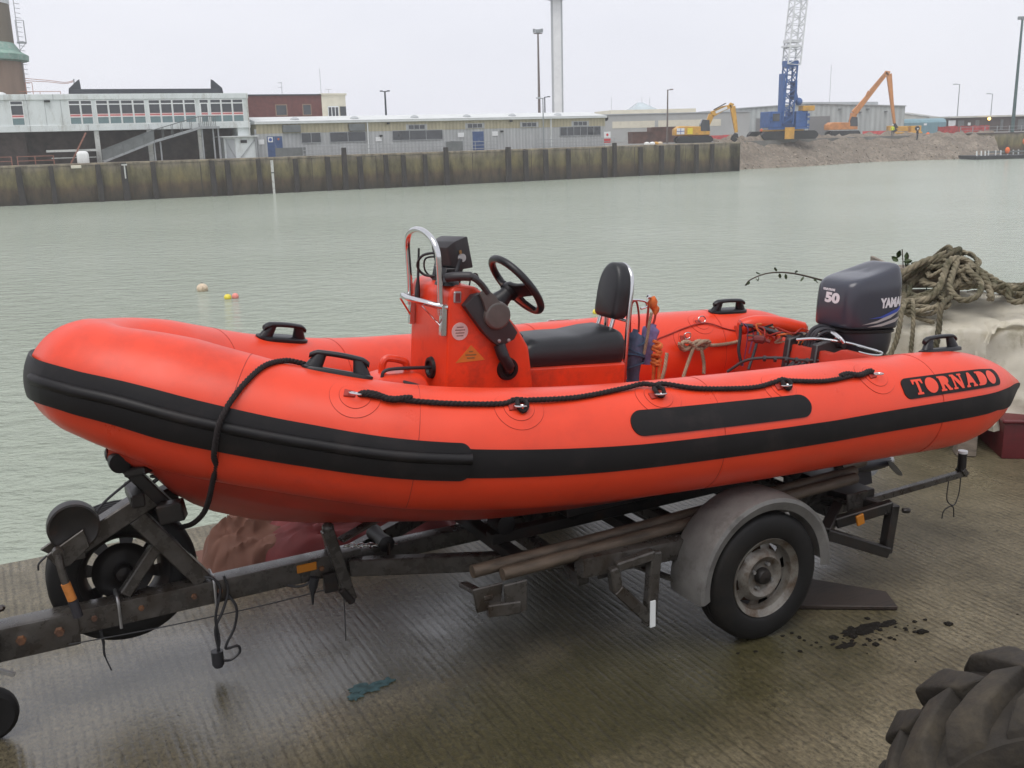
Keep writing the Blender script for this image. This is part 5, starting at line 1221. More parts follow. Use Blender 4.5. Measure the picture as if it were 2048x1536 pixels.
def drape(m_, nm, x0, x1, prof, amp, seed, par, hem=None):
    P = resample(crom([V((0, y, z)) for y, z in prof], 8), .03); mb = MB(); rows = []; nx = int((x1-x0)/.035)
    for i in range(nx+1):
        x_ = x0+(x1-x0)*i/nx; row = []
        for k, p in enumerate(P):
            f = k/len(P); fr = max(0, 1-f*2.0); edge = math.exp(-(x_-x0)/.10)
            y = p.y+.060*fr*noise.noise(V((x_*2.6+seed, f*1.0, 2)))-.115*fr*(1-abs(noise.noise(V((x_*3.6+f*1.6+seed, f*.9, 3)))))**6+.03*noise.noise(V((x_*6+seed, f*4, 5)))+edge*.05*fr+.018*noise.noise(V((x_*9-f*7+seed, f*12, 1)))
            crk = .045*(1-abs(noise.noise(V((x_*3.1+f*2.2+seed, f*3.5, 8)))))**7; y -= crk*fr; z = crk*.6*(1-fr)+p.z+amp*noise.noise(V((x_*3, p.y*3, seed)))*(1-fr)+.02*noise.noise(V((x_*8+f*5, p.y*8, seed+4)))*(1-.6*fr)-edge*.10*(1-fr)+(fr*.10*noise.noise(V((x_*2.1, seed, 9))) if f < .25 else 0)
            row.append(V((x_+.02*noise.noise(V((f*6, x_*3, seed))), y, z)))
        rows.append(row)
    mb.grid(rows); bmesh.ops.solidify(mb.bm, geom=list(mb.bm.faces), thickness=0.006); return mb.build(nm, m_, par, angle=60)
drape('tarp_cream', 'sheet', -.10, 2.3, [(-.11, .24), (-.06, .42), (-.025, .62), (.0, .735), (.03, .772), (.35, .81), (.70, .85), (1.05, .85), (1.15, .65), (1.18, .3)], .022, 2.0, t)
drape('tarp_cream', 'flap', .44, 2.2, [(-.20, .15), (-.14, .38), (-.09, .60), (-.06, .745), (-.03, .785), (.05, .795), (.22, .814)], .014, 11.0, t)
mb = MB(); L = crom([(.50, -.075, .70), (.53, -.075, .775), (.60, -.04, .818), (.78, -.02, .828), (1.0, -.05, .815), (1.25, -.03, .82)], 8)
mb.grid([[p+V((0, -.035, -.012*math.sin(i*.9))), p+V((0, .0, .022)), p+V((.01, .05, .004+.012*math.sin(i*.7)))] for i, p in enumerate(L)]); bmesh.ops.solidify(mb.bm, geom=list(mb.bm.faces), thickness=.006); mb.build('folded_hem', 'tarp_cream', t, angle=60)
t = thing('wooden_crate', 'grey weathered plank crate behind the outboard motor, under the ropes', 'crate', loc=(2.78, 7.25, 0), rz=R(-6))
src = None
for k in range(7):
    if src is None: mb = MB(); mb.box(0, .46, 0, .025, 0, .145); src = o = mb.build('plank', 'grey_wood', t, bevel=0.004)
    else: o = instance(src, 'plank', t)
    o.location = (0, .004*(k % 2), .01+.156*k)
for k in range(7):
    if k == 0: mb = MB(); mb.box(0, .025, .03, .75, 0, .145); s2 = o = mb.build('plank', 'grey_wood', t, bevel=0.004)
    else: o = instance(s2, 'plank', t)
    o.location = (-.004*(k % 2), 0, .01+.156*k)
mb = MB(); mb.box(.02, .08, .03, .09, 0, 1.08); mb.build('corner_post', 'grey_wood', t)
mb = MB(); mb.box(.03, .44, .10, .73, 1.0, 1.02); mb.build('lid', 'grey_wood', t)
mb = MB(); mb.tube(crom([(.22, -.02, 1.08), (.22, -.018, .98), (.21, -.012, .85)], 5), .004, 5); mb.build('green_twine', 'lamp_green', t)

# rope heap: long lines thrown over the tarpaulin, each its own rope
def surf_z(x_, y):   # height of what the ropes lie on, stack frame
    hump = .30*math.exp(-(((x_-.38)/.27)**2+((y-.60)/.36)**2))+.08*math.exp(-(((x_-1.1)/.5)**2+((y-.8)/.3)**2))
    base = .81 if y > .02 else .76
    return base+hump
rng = random.Random(21)
def pile_rope(pts, r, m_, label, seg=9):
    o = thing('coiled_rope', label, 'rope', group='old ropes heaped on the tarpaulin', mtx=SM)
    mb = MB(); mb.rope(crom(pts, seg), r, 3, r*6.0, 6); mb.build('strand', m_, o, angle=70); return o
def wander(n, cx, cy, rx, ry, lift, seed, a0=0.0, turn=2.2):
    rg = random.Random(seed); L = []
    for k in range(n):
        a = a0+k*turn*.42+rg.uniform(-.35, .35); f = rg.uniform(.45, 1.0)
        x_, y = cx+rx*f*math.cos(a), cy+ry*f*math.sin(a); L.append(V((x_, y, surf_z(x_, y)+lift+rg.uniform(-.02, .05))))
    return L
RL = ['thick grey-brown rope coiled at the peak of the heap', 'rope looped over the left slope of the heap', 'frayed rope winding across the middle of the heap', 'pale rope lying in loops low on the front of the heap', 'long rope coil at the right side of the heap', 'dark rope under the loops at the back of the heap', 'thin pale rope tangled across the top of the heap', 'rope in tight turns left of the peak, above the crate']
for k, (n_, cx, cy, rx, ry, lift, r_, m_, a0) in enumerate([(24, .38, .62, .26, .30, .03, .023, 'old_rope', 0), (18, .20, .42, .22, .22, .04, .022, 'old_rope_dark', 1), (22, .52, .58, .30, .22, .05, .021, 'old_rope', 2), (20, .12, .16, .22, .15, .05, .018, 'old_rope', .5), (26, 1.20, .78, .50, .22, .02, .022, 'old_rope', 1.2), (22, .60, .82, .4, .22, .03, .023, 'old_rope_dark', 2.4), (18, .42, .55, .24, .26, .10, .016, 'old_rope', 3.0), (18, .26, .66, .20, .26, .09, .022, 'old_rope_dark', 4.0)]):
    pile_rope(wander(n_+6, cx, cy, rx, ry, lift, 40+k, a0), r_*.88, m_, RL[k])
pile_rope([(.30, .50, 1.194), (.18, .48, 1.159), (.05, .46, 1.089), (-.06, .42, 1.005), (-.14, .34, 0.950), (-.10, .22, 0.900), (.02, .14, 0.930), (.14, .12, 0.949), (.22, .16, 1.005), (.27, .26, 1.082), (.33, .40, 1.173), (.42, .46, 1.180), (.52, .42, 1.110), (.57, .30, 1.026), (.56, .16, 0.949)], .025, 'old_rope', 'rope arching over the crest of the heap and down both sides')
pile_rope([(.40, .46, 1.180), (.34, .30, 1.110), (.30, .16, 1.019), (.36, .08, 0.956), (.46, .10, 0.984), (.50, .22, 1.054), (.44, .34, 1.124), (.48, .42, 1.138), (.62, .42, 1.054), (.72, .46, 0.998), (.86, .50, 0.970), (1.02, .52, 0.970), (1.14, .50, 0.956), (1.3, .46, 0.949), (1.6, .40, 0.942)], .022, 'old_rope', 'rope with a wide hanging loop on the front of the heap')
pile_rope([(.30, .10, 0.970), (.24, .02, 0.949), (.21, -.045, 0.900), (.20, -.085, 0.780), (.19, -.095, 0.660), (.185, -.10, 0.560)], .020, 'old_rope_dark', 'dark rope end hanging straight down the front of the tarpaulin')
pile_rope([(.02, .10, 0.950), (-.02, .0, 0.900), (-.04, -.06, 0.800), (-.06, -.085, 0.700), (-.10, -.095, 0.600), (-.13, -.09, 0.620), (-.12, -.075, 0.720), (-.09, -.05, 0.820), (-.05, .02, 0.900)], .018, 'old_rope', 'mossy rope bight hanging at the left end of the tarpaulin')
pile_rope([(.06, .12, 0.950), (.05, .02, 0.920), (.045, -.055, 0.830), (.04, -.085, 0.700), (.035, -.09, 0.580)], .015, 'old_rope', 'thin rope end hanging beside the mossy bight')
pile_rope([(.62, .36, 1.040), (.60, .24, 1.012), (.66, .16, 1.040), (.66, .10, 0.956), (.74, .08, 0.956), (.78, .16, 1.026), (.80, .26, 1.040), (.92, .30, 0.998), (1.0, .36, 0.970)], .022, 'old_rope', 'upright bight of pale rope right of the peak')
t = thing('fish_box', 'dark red fish box on the quay at the right edge, beside the pallet', 'fish box', loc=(3.12, 6.16, 0), rz=R(-8))
mb = MB(); mb.loft([[V((x_*k, y*k, z)) for x_, y in ((0, 0), (.75, 0), (.75, .45), (0, .45))] for z, k in ((0, .97), (.24, 1.0))]); fb = mb.build('body', 'red_crate', t, bevel=0.012, seg=2)
mb = MB(); mb.box(-.015, .765, -.015, .465, .235, .262); mb.build('rim', 'red_crate', t, bevel=0.008)
t = thing('timber_post', 'short grey timber block standing on the quay left of the red fish box', 'timber', loc=(2.86, 6.22, 0), rz=R(-10))
mb = MB(); mb.box(0, .12, 0, .12, 0, .23); mb.build('block', 'grey_wood', t, bevel=0.008)

# bramble shoot arching out over the water
t = thing('bramble_branch', 'bare bramble shoot with a few leaves, arching over the water behind the outboard motor', 'bramble', loc=(2.45, 7.0, 0))
BP = crom([(.35, .25, .62), (.12, .05, .90), (-.15, -.15, 1.02), (-.38, -.25, 1.10), (-.58, -.32, 1.155), (-.74, -.36, 1.165), (-.86, -.38, 1.13), (-.90, -.38, 1.09)], 8)
mb = MB(); mb.tube(BP, [.009-.006*i/len(BP) for i in range(len(BP))], 6); mb.build('stem', 'twig', t)
rng = random.Random(5); src = None
for i in list(range(16, 52, 3))+[20, 25, 31, 36, 44, 50]:
    if i >= len(BP): continue
    p = BP[i]; d = V((rng.uniform(-.5, .5), rng.uniform(-.5, .5), rng.uniform(-1, .7))).normalized()
    if src is None:
        mb = MB(); mb.grid([[V((f*.05, -w, -.006*f)), V((f*.05, 0, .004)), V((f*.05, w, -.006*f))] for f, w in ((0, .001), (.2, .010), (.5, .016), (.8, .010), (1, .001))])
        bmesh.ops.solidify(mb.bm, geom=list(mb.bm.faces), thickness=0.001)
        src = o = mb.build('leaf', 'bramble_leaf', t)
    else: o = instance(src, 'leaf', t)
    o.location = p+d*.008; o.rotation_euler = d.to_track_quat('X', 'Z').to_euler(); s = rng.uniform(.45, .8); o.scale = (s, s, s)
t = thing('weed_sprig', 'dark weed sprig sticking up from the top of the plank crate', 'weed', loc=(2.86, 7.30, 1.0))
mb = MB()
for k, (dx, dz) in enumerate(((-.02, .22), (.03, .17), (-.09, .12))): mb.tube(crom([(0, 0, 0), (dx*.5, 0, dz*.5), (dx, .01, dz)], 5), .004, 5)
mb.build('stem', 'twig', t)
for k in range(10):
    o = instance(src, 'leaf', t); o.location = (rng.uniform(-.06, .05), rng.uniform(-.03, .03), rng.uniform(.06, .18)); o.rotation_euler = (rng.uniform(-2, 2), rng.uniform(-2, 2), rng.uniform(-3, 3)); o.scale = (1.2, 1.2, 1.2)

# mooring buoys afloat
def buoy(name, label, x_, y, r_, m_, seed=0):
    t = thing(name, label, 'buoy', loc=(x_, y, -3.3)); mb = MB(); mb.ball((0, 0, r_*.45), r_, 18, (1, 1, .9)); mb.build('float', m_, t, angle=70)
    mb = MB(); mb.tube([V((r_*.14*math.cos(a), 0, r_*1.36+r_*.14*math.sin(a))) for a in [2*math.pi*k/12 for k in range(12)]], r_*.05, 6, closed=True); mb.build('eye', 'cable', t); return t
buoy('mooring_buoy', 'cream mooring buoy afloat left of the boat', -11.4, 37.4, .21, 'buoy_cream')
t = buoy('mooring_buoy', 'yellow and pink mooring buoy afloat, nearer than the cream buoy', -9.9, 35.3, .13, 'buoy_yellow')
mb = MB(); mb.ball((.24, .1, .07), .12, 16); mb.build('pink_float', 'buoy_pink', t)
buoy('mooring_buoy', 'small yellow buoy afloat just left of the seat backrest', 2.62, 30.5, .11, 'buoy_yellow')
buoy('mooring_buoy', 'white round buoy at the foot of the far quay wall corner', 26.2, 131.2, .42, 'buoy_white')

# ================================================================== FAR QUAY (frame: x along the quay, y inland)
FM = Matrix.Translation(F0) @ Matrix.Rotation(FA, 4, 'Z')
t = thing('quay_wall', 'weed-stained concrete quay wall across the harbour', 'wall', mtx=FM)
mb = MB(); rows = []
mb.box(-160, 85.2, 0, 1.5, -6, .10); mb.build('face', 'quay_concrete', t, smooth=False)
mb = MB(); mb.box(-160, 85.26, -.06, 1.56, .11, .34); mb.build('coping', 'quay_concrete', t, bevel=0.03)
mb = MB()
for x_ in (18.3, 29.6, 36.6, 47.9, 55.3, 63, 69.3, 76.8): mb.box(x_-.03, x_+.03, -.01, .02, -4, .1)
mb.build('joint', 'pile_wood', t)
mb = MB(); mb.box(83.7, 85.2, .0, 9.0, -6, .09); mb.build('return_face', 'quay_concrete', t, smooth=False)
piles = [(-9.5, .25), (-6, .25), (-2.6, .22), (1.93, .20), (4.7, .22), (8.8, .24), (11.1, .26), (13.8, .26), (19.4, .22), (20.9, .25), (24.0, .25), (27.8, .15), (31.2, .18), (33.0, 1.12), (34.7, .15), (37.6, .16), (39.6, .12), (42.1, .15), (44.6, .78), (52.2, .58), (54.4, .16), (57.0, .2), (60.0, .16), (64.9, .2), (66.3, .65), (70.0, .15), (73.0, .16), (75.4, .2), (78.2, .18), (80.6, .2)]
rng = random.Random(9); pm0 = {}
for k, (x_, top) in enumerate(piles):
    top = round(top, 1); w = .46
    t = thing('fender_pile', '%s fender pile of the far quay wall, %s from the left end' % ('taller dark timber' if top > .5 else 'dark timber', ORD[k]), 'pile', loc=FW(x_, -.30, 0), rz=FA, group='timber fender piles along the far quay wall')
    if top not in pm0:
        mb = MB(); mb.loft([[V((a*w*.5*(1-.04*z), b_*.22, z)) for a, b_ in ((-1, -1), (1, -1), (1, 1), (-1, 1))] for z in (-5, -2.4, -1, top)]); mb.rough(.05, .9, k); pm0[top] = mb.build('timber', 'pile_wood', t, bevel=0.03)
    else: instance(pm0[top], 'timber', t)
    t.scale = (rng.uniform(.85, 1.15), 1, 1)
t = thing('tide_board', 'tall narrow white tide board fixed to the far quay wall', 'tide board', loc=FW(25.3, -.58, 0), rz=FA)
mb = MB(); mb.box(-.14, .14, -.03, .03, -1.15, .05); mb.box(-.12, .12, -.03, .03, -4, -1.25); mb.build('board', 'column_white', t)
mb = MB(); mb.box(-.15, .15, -.034, .034, -1.25, -1.15); mb.build('band', 'crane_black', t)
t = thing('wall_ladder', 'white-topped ladder rail on the far quay wall below the white building', 'ladder', loc=FW(11.15, -.55, 0), rz=FA)
mb = MB(); mb.box(-.06, .06, -.03, .03, -1.2, .1); mb.box(-.25, .25, -.03, .05, .02, .16); mb.build('rail', 'column_white', t)
for x_, z, l in ((5.9, .06, 'pale life-ring box hung at the top of the far quay wall, under the white building'),):
    t = thing('quay_box', l, 'box', loc=FW(6.9, -.18, z), rz=FA); mb = MB(); mb.box(-.45, .45, -.1, .1, -.16, .12); mb.build('box', 'cream_render', t, bevel=0.03)

# ---------------- two-storey white terminal building
A = thing('terminal_building', 'long white two-storey quay building with red-striped upper windows and open ground floor', 'building', loc=FW(0, 3, .27), rz=FA)
Z0, Z1 = 3.16, 6.50       # heights above its ground
mb = MB(); mb.box(-22, 24.1, .0, 9, Z0, Z1); mb.build('upper_storey', 'panel_white', A, smooth=False)
mb = MB(); mb.box(-22.1, 24.2, -.10, 9.1, Z1-.50, Z1+.02); mb.build('parapet', 'panel_white', A, bevel=0.02)
mb = MB(); mb.box(-22.1, 24.2, -.12, 9.1, Z0-.08, Z0+.50); mb.build('floor_beam', 'panel_white', A, bevel=0.02)
mb = MB()
for x_ in [k*2.4-20.6 for k in range(12)]: mb.box(x_-.02, x_+.02, -.13, -.10, Z1-.5, Z1)
for x_ in (-6.4, -4.2, -2, .2, 3.5, 5.0, 6.4): mb.box(x_-.02, x_+.02, -.012, .0, Z0+.5, Z1-.5)
for x_ in (3.5, 8.6, 14.2, 19.0): mb.box(x_-.02, x_+.02, -.15, -.12, Z0-.06, Z0+.48)
mb.build('panel_joint', 'rail_grey', A)
mb = MB(); mb.box(-22, 24, 3.2, 8.8, 0, Z0); mb.build('ground_floor', 'brick_dark', A, smooth=False)
mb = MB(); mb.box(2.4, 3.0, 1.5, 2.1, 0, Z0); mb.box(-22, 3.0, 1.6, 1.9, 0, Z0); mb.build('stair_core', 'brick_dark', A, smooth=False)
WZ0, WZ1 = Z0+.52, Z1-.56
pw = {}
def pane_window(x0, x1, door=False):
    w = round(x1-x0, 2)
    key = (w, door)
    def mk():
        L = []
        mb = MB(); fwd = -.07
        for a, b_, c, d in ((0, .07, WZ0, WZ1), (w-.07, w, WZ0, WZ1), (.07, w-.07, WZ1-.06, WZ1), (.07, w-.07, WZ0, WZ0+.06), (.07, w-.07, WZ1-.44, WZ1-.34), (.07, w-.07, WZ0+.66, WZ0+.72)): mb.box(a, b_, fwd, .02, c, d)
        if door: mb.box(.07, .16, fwd, .02, WZ0, WZ1-.44); mb.box(w-.16, w-.07, fwd, .02, WZ0, WZ1-.44)
        L.append(('frame', 'frame_white', mb))
        mb = MB(); mb.box(.07, w-.07, -.025, -.005, WZ0+.98, WZ1-.44); L.append(('pane', 'glass_dark', mb))
        mb = MB(); mb.box(.07, w-.07, -.026, -.005, WZ1-.34, WZ1-.06); L.append(('top_pane', 'glass_dark', mb))
        mb = MB(); mb.box(.07, w-.07, -.04, -.005, WZ0+.78, WZ0+.90); L.append(('red_strip', 'strip_red', mb))
        mb = MB(); mb.box(.07, w-.07, -.035, -.005, WZ0+.90, WZ0+.98); mb.box(.07, w-.07, -.035, -.005, WZ0+.72, WZ0+.78); L.append(('pale_strip', 'strip_pink', mb))
        mb = MB(); mb.box(.07, w-.07, -.03, -.005, WZ0+.06, WZ0+.66); L.append(('sill_panel', 'panel_teal', mb))
        return L
    if key not in pw:
        L = mk(); f = L[0][2].build('window', 'frame_white', A, smooth=False); pw[key] = f
        for nm, m_, mb in L[1:]: mb.build(nm, m_, f, smooth=False)
    else: f = clone(pw[key], A)
    f.location = (x0, 0, 0)
def window_group(x0, x1, n_):
    w = (x1-x0)/n_
    for k in range(n_): pane_window(x0+k*w+.01, x0+(k+1)*w-.01)
window_group(2.0, 3.15, 1); window_group(7.05, 9.2, 2); window_group(9.5, 14.05, 4); window_group(14.35, 18.9, 4); pane_window(19.25, 20.2, True); window_group(20.3, 23.65, 3)
for x_ in (9.3, 14.2, 19.1):
    mb = MB(); mb.box(x_-.22, x_+.22, .05, .45, 0, Z0-.08); mb.build('column', 'column_white', A)
mb = MB(); mb.box(22.9, 24.1, .1, 3.3, 0, Z0-.08); mb.build('end_wall', 'panel_white', A)
mb = MB(); mb.box(7.6, 22.0, 3.0, 4.5, Z1, Z1+.62); mb.build('roof_plant', 'roof_dark', A, bevel=0.03)
for x_, sg in ((7.6, 1), (22.2, -1)):
    mb = MB(); mb.prism([(-.2, 0), (1.0, 0), (1.0, .9), (.95, 1.55), (.75, 1.45), (-.1, .7)] if sg > 0 else [(.2, 0), (-1.0, 0), (-1.0, .9), (-.95, 1.55), (-.75, 1.45), (.1, .7)], (x_, 3.2, Z1), (1, 0, 0), (0, 0, 1), (0, 1, 0), .3); mb.build('roof_bracket', 'roof_dark', A)
mb = MB()
for x_ in (3.6, 4.2, 4.8, 6.6): mb.cyl((x_, 1.5, Z1), (x_, 1.5, Z1+(1.15 if x_ < 4.5 else .35)), .03, 6)
mb.cyl((3.6, 1.5, Z1+1.15), (4.2, 1.5, Z1+1.15), .03, 6); mb.cyl((3.0, 1.5, Z1+.33), (6.6, 1.5, Z1+.33), .03, 6); mb.build('roof_rail', 'rail_rust', A)
mb = MB(); mb.ball((1.3, 2, Z1), .62, 14, (1, 1, .55)); mb.build('roof_dome', 'roof_pale', A, angle=60)
mb = MB(); mb.box(5.0, 5.5, -.3, -.05, Z1-.72, Z1-.55); mb.build('security_camera', 'crane_black', A)
mb = MB(); mb.box(24.02, 24.12, -.16, .04, 0, Z1-.05); mb.build('downpipe', 'column_white', A)
t = thing('access_ramp', 'grey mesh-sided ramp climbing to the door of the white building', 'ramp', loc=FW(0, 1.95, .27), rz=FA)
a_, b_, c_ = V((9.5, 0, .12)), V((14.4, 0, 1.90)), V((19.0, 0, 3.15))
mb = MB(); mb.bar(a_, b_, .9, .22); mb.bar(b_, c_, .9, .22); mb.bar(c_, c_+V((1.8, 0, 0)), 1.0, .22); mb.build('deck', 'rail_grey', t)
mb = MB()
for y in (-.45, .45):
    mb.loft([[V((9.6, y, .25)), V((9.6, y+.02, .25)), V((9.6, y+.02, 1.25)), V((9.6, y, 1.25))], [V((14.4, y, 2.0)), V((14.4, y+.02, 2.0)), V((14.4, y+.02, 3.0)), V((14.4, y, 3.0))]])
mb.build('side_mesh', 'mesh_grey', t)
mb = MB()
for y in (-.47, .47):
    for p, q in ((a_, b_), (b_, c_), (c_, c_+V((1.8, 0, 0)))):
        o_ = V((0, y, 1.1)); mb.bar(p+o_, q+o_, .06); 
        for k in range(5): m_ = p.lerp(q, k/5); mb.bar(m_+V((0, y, 0)), m_+o_, .05, .05, (1, 0, 0))
mb.build('handrail', 'mesh_grey', t)
mb = MB()
for x_, z in ((14.4, 1.8), (15.0, 1.9), (19.1, 3.1), (20.7, 3.1), (20.2, 3.1)): mb.box(x_-.07, x_+.07, -.1, .1, 0, z)
mb.build('leg', 'rail_grey', t)
t = thing('steel_stair', 'steep rust-coloured steel stair under the left part of the white building', 'stair', loc=FW(0, 2.2, .27), rz=FA)
mb = MB(); mb.bar((6.6, 0, 0), (8.3, 0, 2.9), .14, .10); mb.bar((6.6, .7, 0), (8.3, .7, 2.9), .14, .10)
for k in range(11): p = V((6.6, 0, 0)).lerp(V((8.3, 0, 2.9)), k/10.5); mb.bar(p, p+V((0, .7, 0)), .2, .04)
mb.build('flight', 'rail_rust', t)
mb = MB(); mb.box(4.6, 9.2, .3, .5, 1.15, 1.36); mb.box(5.0, 9.0, .35, .42, .55, .63); mb.build('barrier_beam', 'column_white', t)
t = thing('white_tank', 'pale rounded tank on the quay under the white building', 'tank', loc=FW(7.7, 1.5, .27), rz=FA)
mb = MB(); mb.loft([sring(-.55*k, .55*k, .4*k, z, 4, 24) for z, k in ((0, .9), (.1, 1), (.9, 1), (1.12, .8), (1.2, .4))]); mb.build('body', 'concrete_white', t, angle=50)
t = thing('quay_railing', 'low rust-red railing on the far quay at the left edge', 'railing', loc=FW(0, .9, .27), rz=FA)
mb = MB()
for x0, x1 in ((-8, 1.5), (2.0, 5.1)):
    for z in (.45, .85): mb.bar((x0, 0, z), (x1, 0, z), .06)
mb.build('rail', 'rail_rust', t)
mb = MB()
for x_ in (-8, -6, -4, -2, -.3, 1.5, 2.0, 3.5, 5.1): mb.box(x_-.04, x_+.04, -.04, .04, 0, .88)
mb.build('post', 'rail_rust', t)
# ---------------- round tower with the copper roof
t = thing('round_tower', 'brown round tower with green copper skirt roof rising behind the white building', 'tower', loc=FW(-.35, 27, .27), rz=FA)
mb = MB(); mb.tube([(0, 0, 0), (0, 0, 11.2)], 4.6, 20); mb.build('drum', 'tower_tan', t, angle=40)
mb = MB(); mb.lathe([(4.55, 11.0), (5.25, 11.15), (5.3, 11.75), (4.6, 12.15), (3.5, 13.7)], (0, 0, 0), (0, 0, 1), 20, False); mb.build('roof', 'copper_green', t, angle=20)
mb = MB(); mb.tube([(0, 0, 12.0), (0, 0, 17.2)], 3.95, 20); mb.build('shaft', 'tower_brown', t, angle=40)
mb = MB(); mb.tube([(0, 0, 17.2), (0, 0, 17.9)], 4.0, 20); mb.build('crown', 'roof_pale', t, angle=40)
mb = MB()
for y in (-.25, .25): mb.cyl((4.45, y-1.5, 7.5), (4.40, y-1.5, 18.5), .035, 6)
for k in range(22): mb.cyl((4.45, -1.85, 7.7+k*.5), (4.95, -1.3, 7.7+k*.5), .03, 5)
mb.box(4.2, 5.2, -2.0, -1.1, 13.0, 13.12)
for x_, y in ((4.3, -2), (5.15, -2), (5.15, -1.1)): mb.box(x_-.04, x_+.04, y-.04, y+.04, 13.1, 15.4)
mb.bar((4.3, -2, 15.4), (5.15, -2, 15.4), .06); mb.bar((4.2, -1.6, 12.0), (5.1, -1.6, 13.0), .06)
mb.build('ladder', 'rail_grey', t)
t = thing('roof_cable', 'slack cable from the round tower to a post on the white building roof', 'cable', loc=FW(0, 10, .27), rz=FA)
for dz in (0, .24):
    mb = MB(); mb.tube(crom([(4.0, 8.5, 8.60+dz), (4.93, 5, 8.34+dz*.8), (6.04, 0, 8.0+dz*.6), (7.42, 0, 7.85+dz*.5), (8.29, 0, 8.05+dz*.4)], 6), .03, 5); mb.build('strand', 'rail_rust', t)
mb = MB(); mb.box(8.22, 8.34, -.06, .06, 6.4, 8.3); mb.build('post', 'rail_grey', t)

# ---------------- long low shed
B = thing('quay_shed', 'long single-storey shed clad in cream over grey sheet, with white eaves and blue doors', 'shed', loc=FW(24.8, 3, .27), rz=FA)
L_ = 42.2; H1, H2 = 2.42, 3.38
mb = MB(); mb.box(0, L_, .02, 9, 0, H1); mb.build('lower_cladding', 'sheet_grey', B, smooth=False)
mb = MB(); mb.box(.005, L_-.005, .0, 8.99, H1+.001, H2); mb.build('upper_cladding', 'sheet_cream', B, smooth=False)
mb = MB(); mb.box(-.15, L_+.15, -.28, 9.2, H2, H2+.26); mb.build('eaves', 'roof_pale', B, bevel=0.02)
mb = MB(); mb.prism([(-.3, 0), (9.3, 0), (4.5, .55)], (-.1, 0, H2+.262), (0, 1, 0), (0, 0, 1), (1, 0, 0), L_+.2); mb.build('roof', 'roof_pale', B, smooth=False)
mb = MB(); mb.box(L_-.001, L_+.03, .01, 9, 0, H2-.005); mb.build('gable_cladding', 'sheet_pale', B, smooth=False)
def shed_window(x0, x1, z0, z1, bars, jamb=0.0):
    mb = MB(); f_ = .07
    for a, b_, c, d in ((x0-f_, x0, z0-f_, z1+f_), (x1, x1+f_, z0-f_, z1+f_), (x0, x1, z1, z1+f_), (x0, x1, z0-f_, z0)): mb.box(a, b_, -.07, .0, c, d)
    for k in range(1, bars): x_ = x0+(x1-x0)*k/bars; mb.box(x_-.03, x_+.03, -.06, .0, z0, z1)
    if jamb: mb.box(x0-f_-jamb, x0-f_, -.05, .0, z0-.1, z1+.1); mb.box(x1+f_, x1+f_+jamb, -.05, .0, z0-.1, z1+.1)
    w = mb.build('window', 'rail_grey' if not jamb else 'sheet_grey', B, smooth=False)
    mb = MB(); mb.box(x0, x1, -.03, -.005, z0, z1); mb.build('pane', 'glass_dark', w, smooth=False)
for a, b_, n_ in ((4.7, 6.75, 2), (7.8, 11.75, 2), (14.9, 20.8, 3), (35.95, 41.5, 6)): shed_window(a, b_, 1.42, 2.38, n_)
for a, b_ in ((16.8, 18.7), (23.95, 25.75), (30.9, 32.75), (37.8, 39.6)): shed_window(a, b_, 2.56, 2.98, 3, .22)
for a, b_ in ((2.7, 4.6), (9.9, 11.7)):
    mb = MB(); mb.box(a, b_, -.35, .0, 2.50, 3.25); mb.build('louvre_box', 'mesh_grey', B, bevel=0.02)
for x0, x1 in ((1.0, 2.6), (24.5, 25.9)):
    mb = MB(); mb.box(x0-.08, x1+.08, -.05, .015, 0, 2.22); d = mb.build('door', 'sheet_grey', B)
    mb = MB(); mb.box(x0, (x0+x1)/2-.01, -.08, -.05, .05, 2.14); mb.box((x0+x1)/2+.01, x1, -.08, -.05, .05, 2.14); mb.build('door_leaf', 'door_blue', d)
    mb = MB(); mb.box((x0+x1)/2+.06, (x0+x1)/2+.10, -.11, -.08, 1.0, 1.2); mb.build('handle', 'steel', d)
for x0, z0, w, h, m_ in ((1.1, 1.55, .5, .52, 'sign_white'), (.1, 1.35, .6, .5, 'sign_white'), (12.9, 1.35, .7, .46, 'sign_white'), (22.7, 1.55, .75, .50, 'sign_white'), (27.0, 1.6, .72, .50, 'sign_white')):
    mb = MB(); mb.box(x0, x0+w, -.13 if x0 == 1.1 else -.05, -.10 if x0 == 1.1 else -.01, z0, z0+h); sg_ = mb.build('wall_sign', m_, B)
    if x0 == 1.1: mb = MB(); mb.lathe([(.001, .01), (.17, .01), (.17, 0)], (x0+w/2, -.131, z0+h/2), (0, -1, 0), 18); mb.build('sign_disc', 'sign_blue', sg_)
mb = MB(); mb.lathe([(.001, .01), (.11, .01), (.11, 0)], (2.2, -.082, 1.85), (0, -1, 0), 16); mb.build('door_notice', 'sticker_yellow', B)
for x_ in (11.95, 34.6):
    mb = MB(); mb.box(x_, x_+.14, -.16, -.02, 0, H2); mb.build('downpipe', 'roof_pale', B)
for x_, z in ((14.4, 3.25), (29.4, 3.25), (13.5, 1.95), (28.2, 2.1)):
    mb = MB(); mb.box(x_-.12, x_+.12, -.34, -.02, z-.12, z+.08); mb.build('wall_lamp', 'crane_black', B)
for x_ in (4.4, 11.0, 18.0, 24.4, 30.2, 36.3):
    mb = MB(); mb.lathe([(.28, 0), (.28, .18), (.50, .20), (.42, .34), (.15, .48), (.001, .5)], (x_, 1.2, H2+.22), (0, 0, 1), 14); mb.build('roof_vent', 'concrete_grey', B, angle=40)
mb = MB(); mb.ball((L_+.3, .3, H2-.05), .34, 10, (1, .6, 1)); mb.build('end_lamp', 'crane_black', B)
t = thing('link_cabin', 'small pale cabin with braced doors between the white building and the low shed', 'cabin', loc=FW(20.4, 2.4, .27), rz=FA)
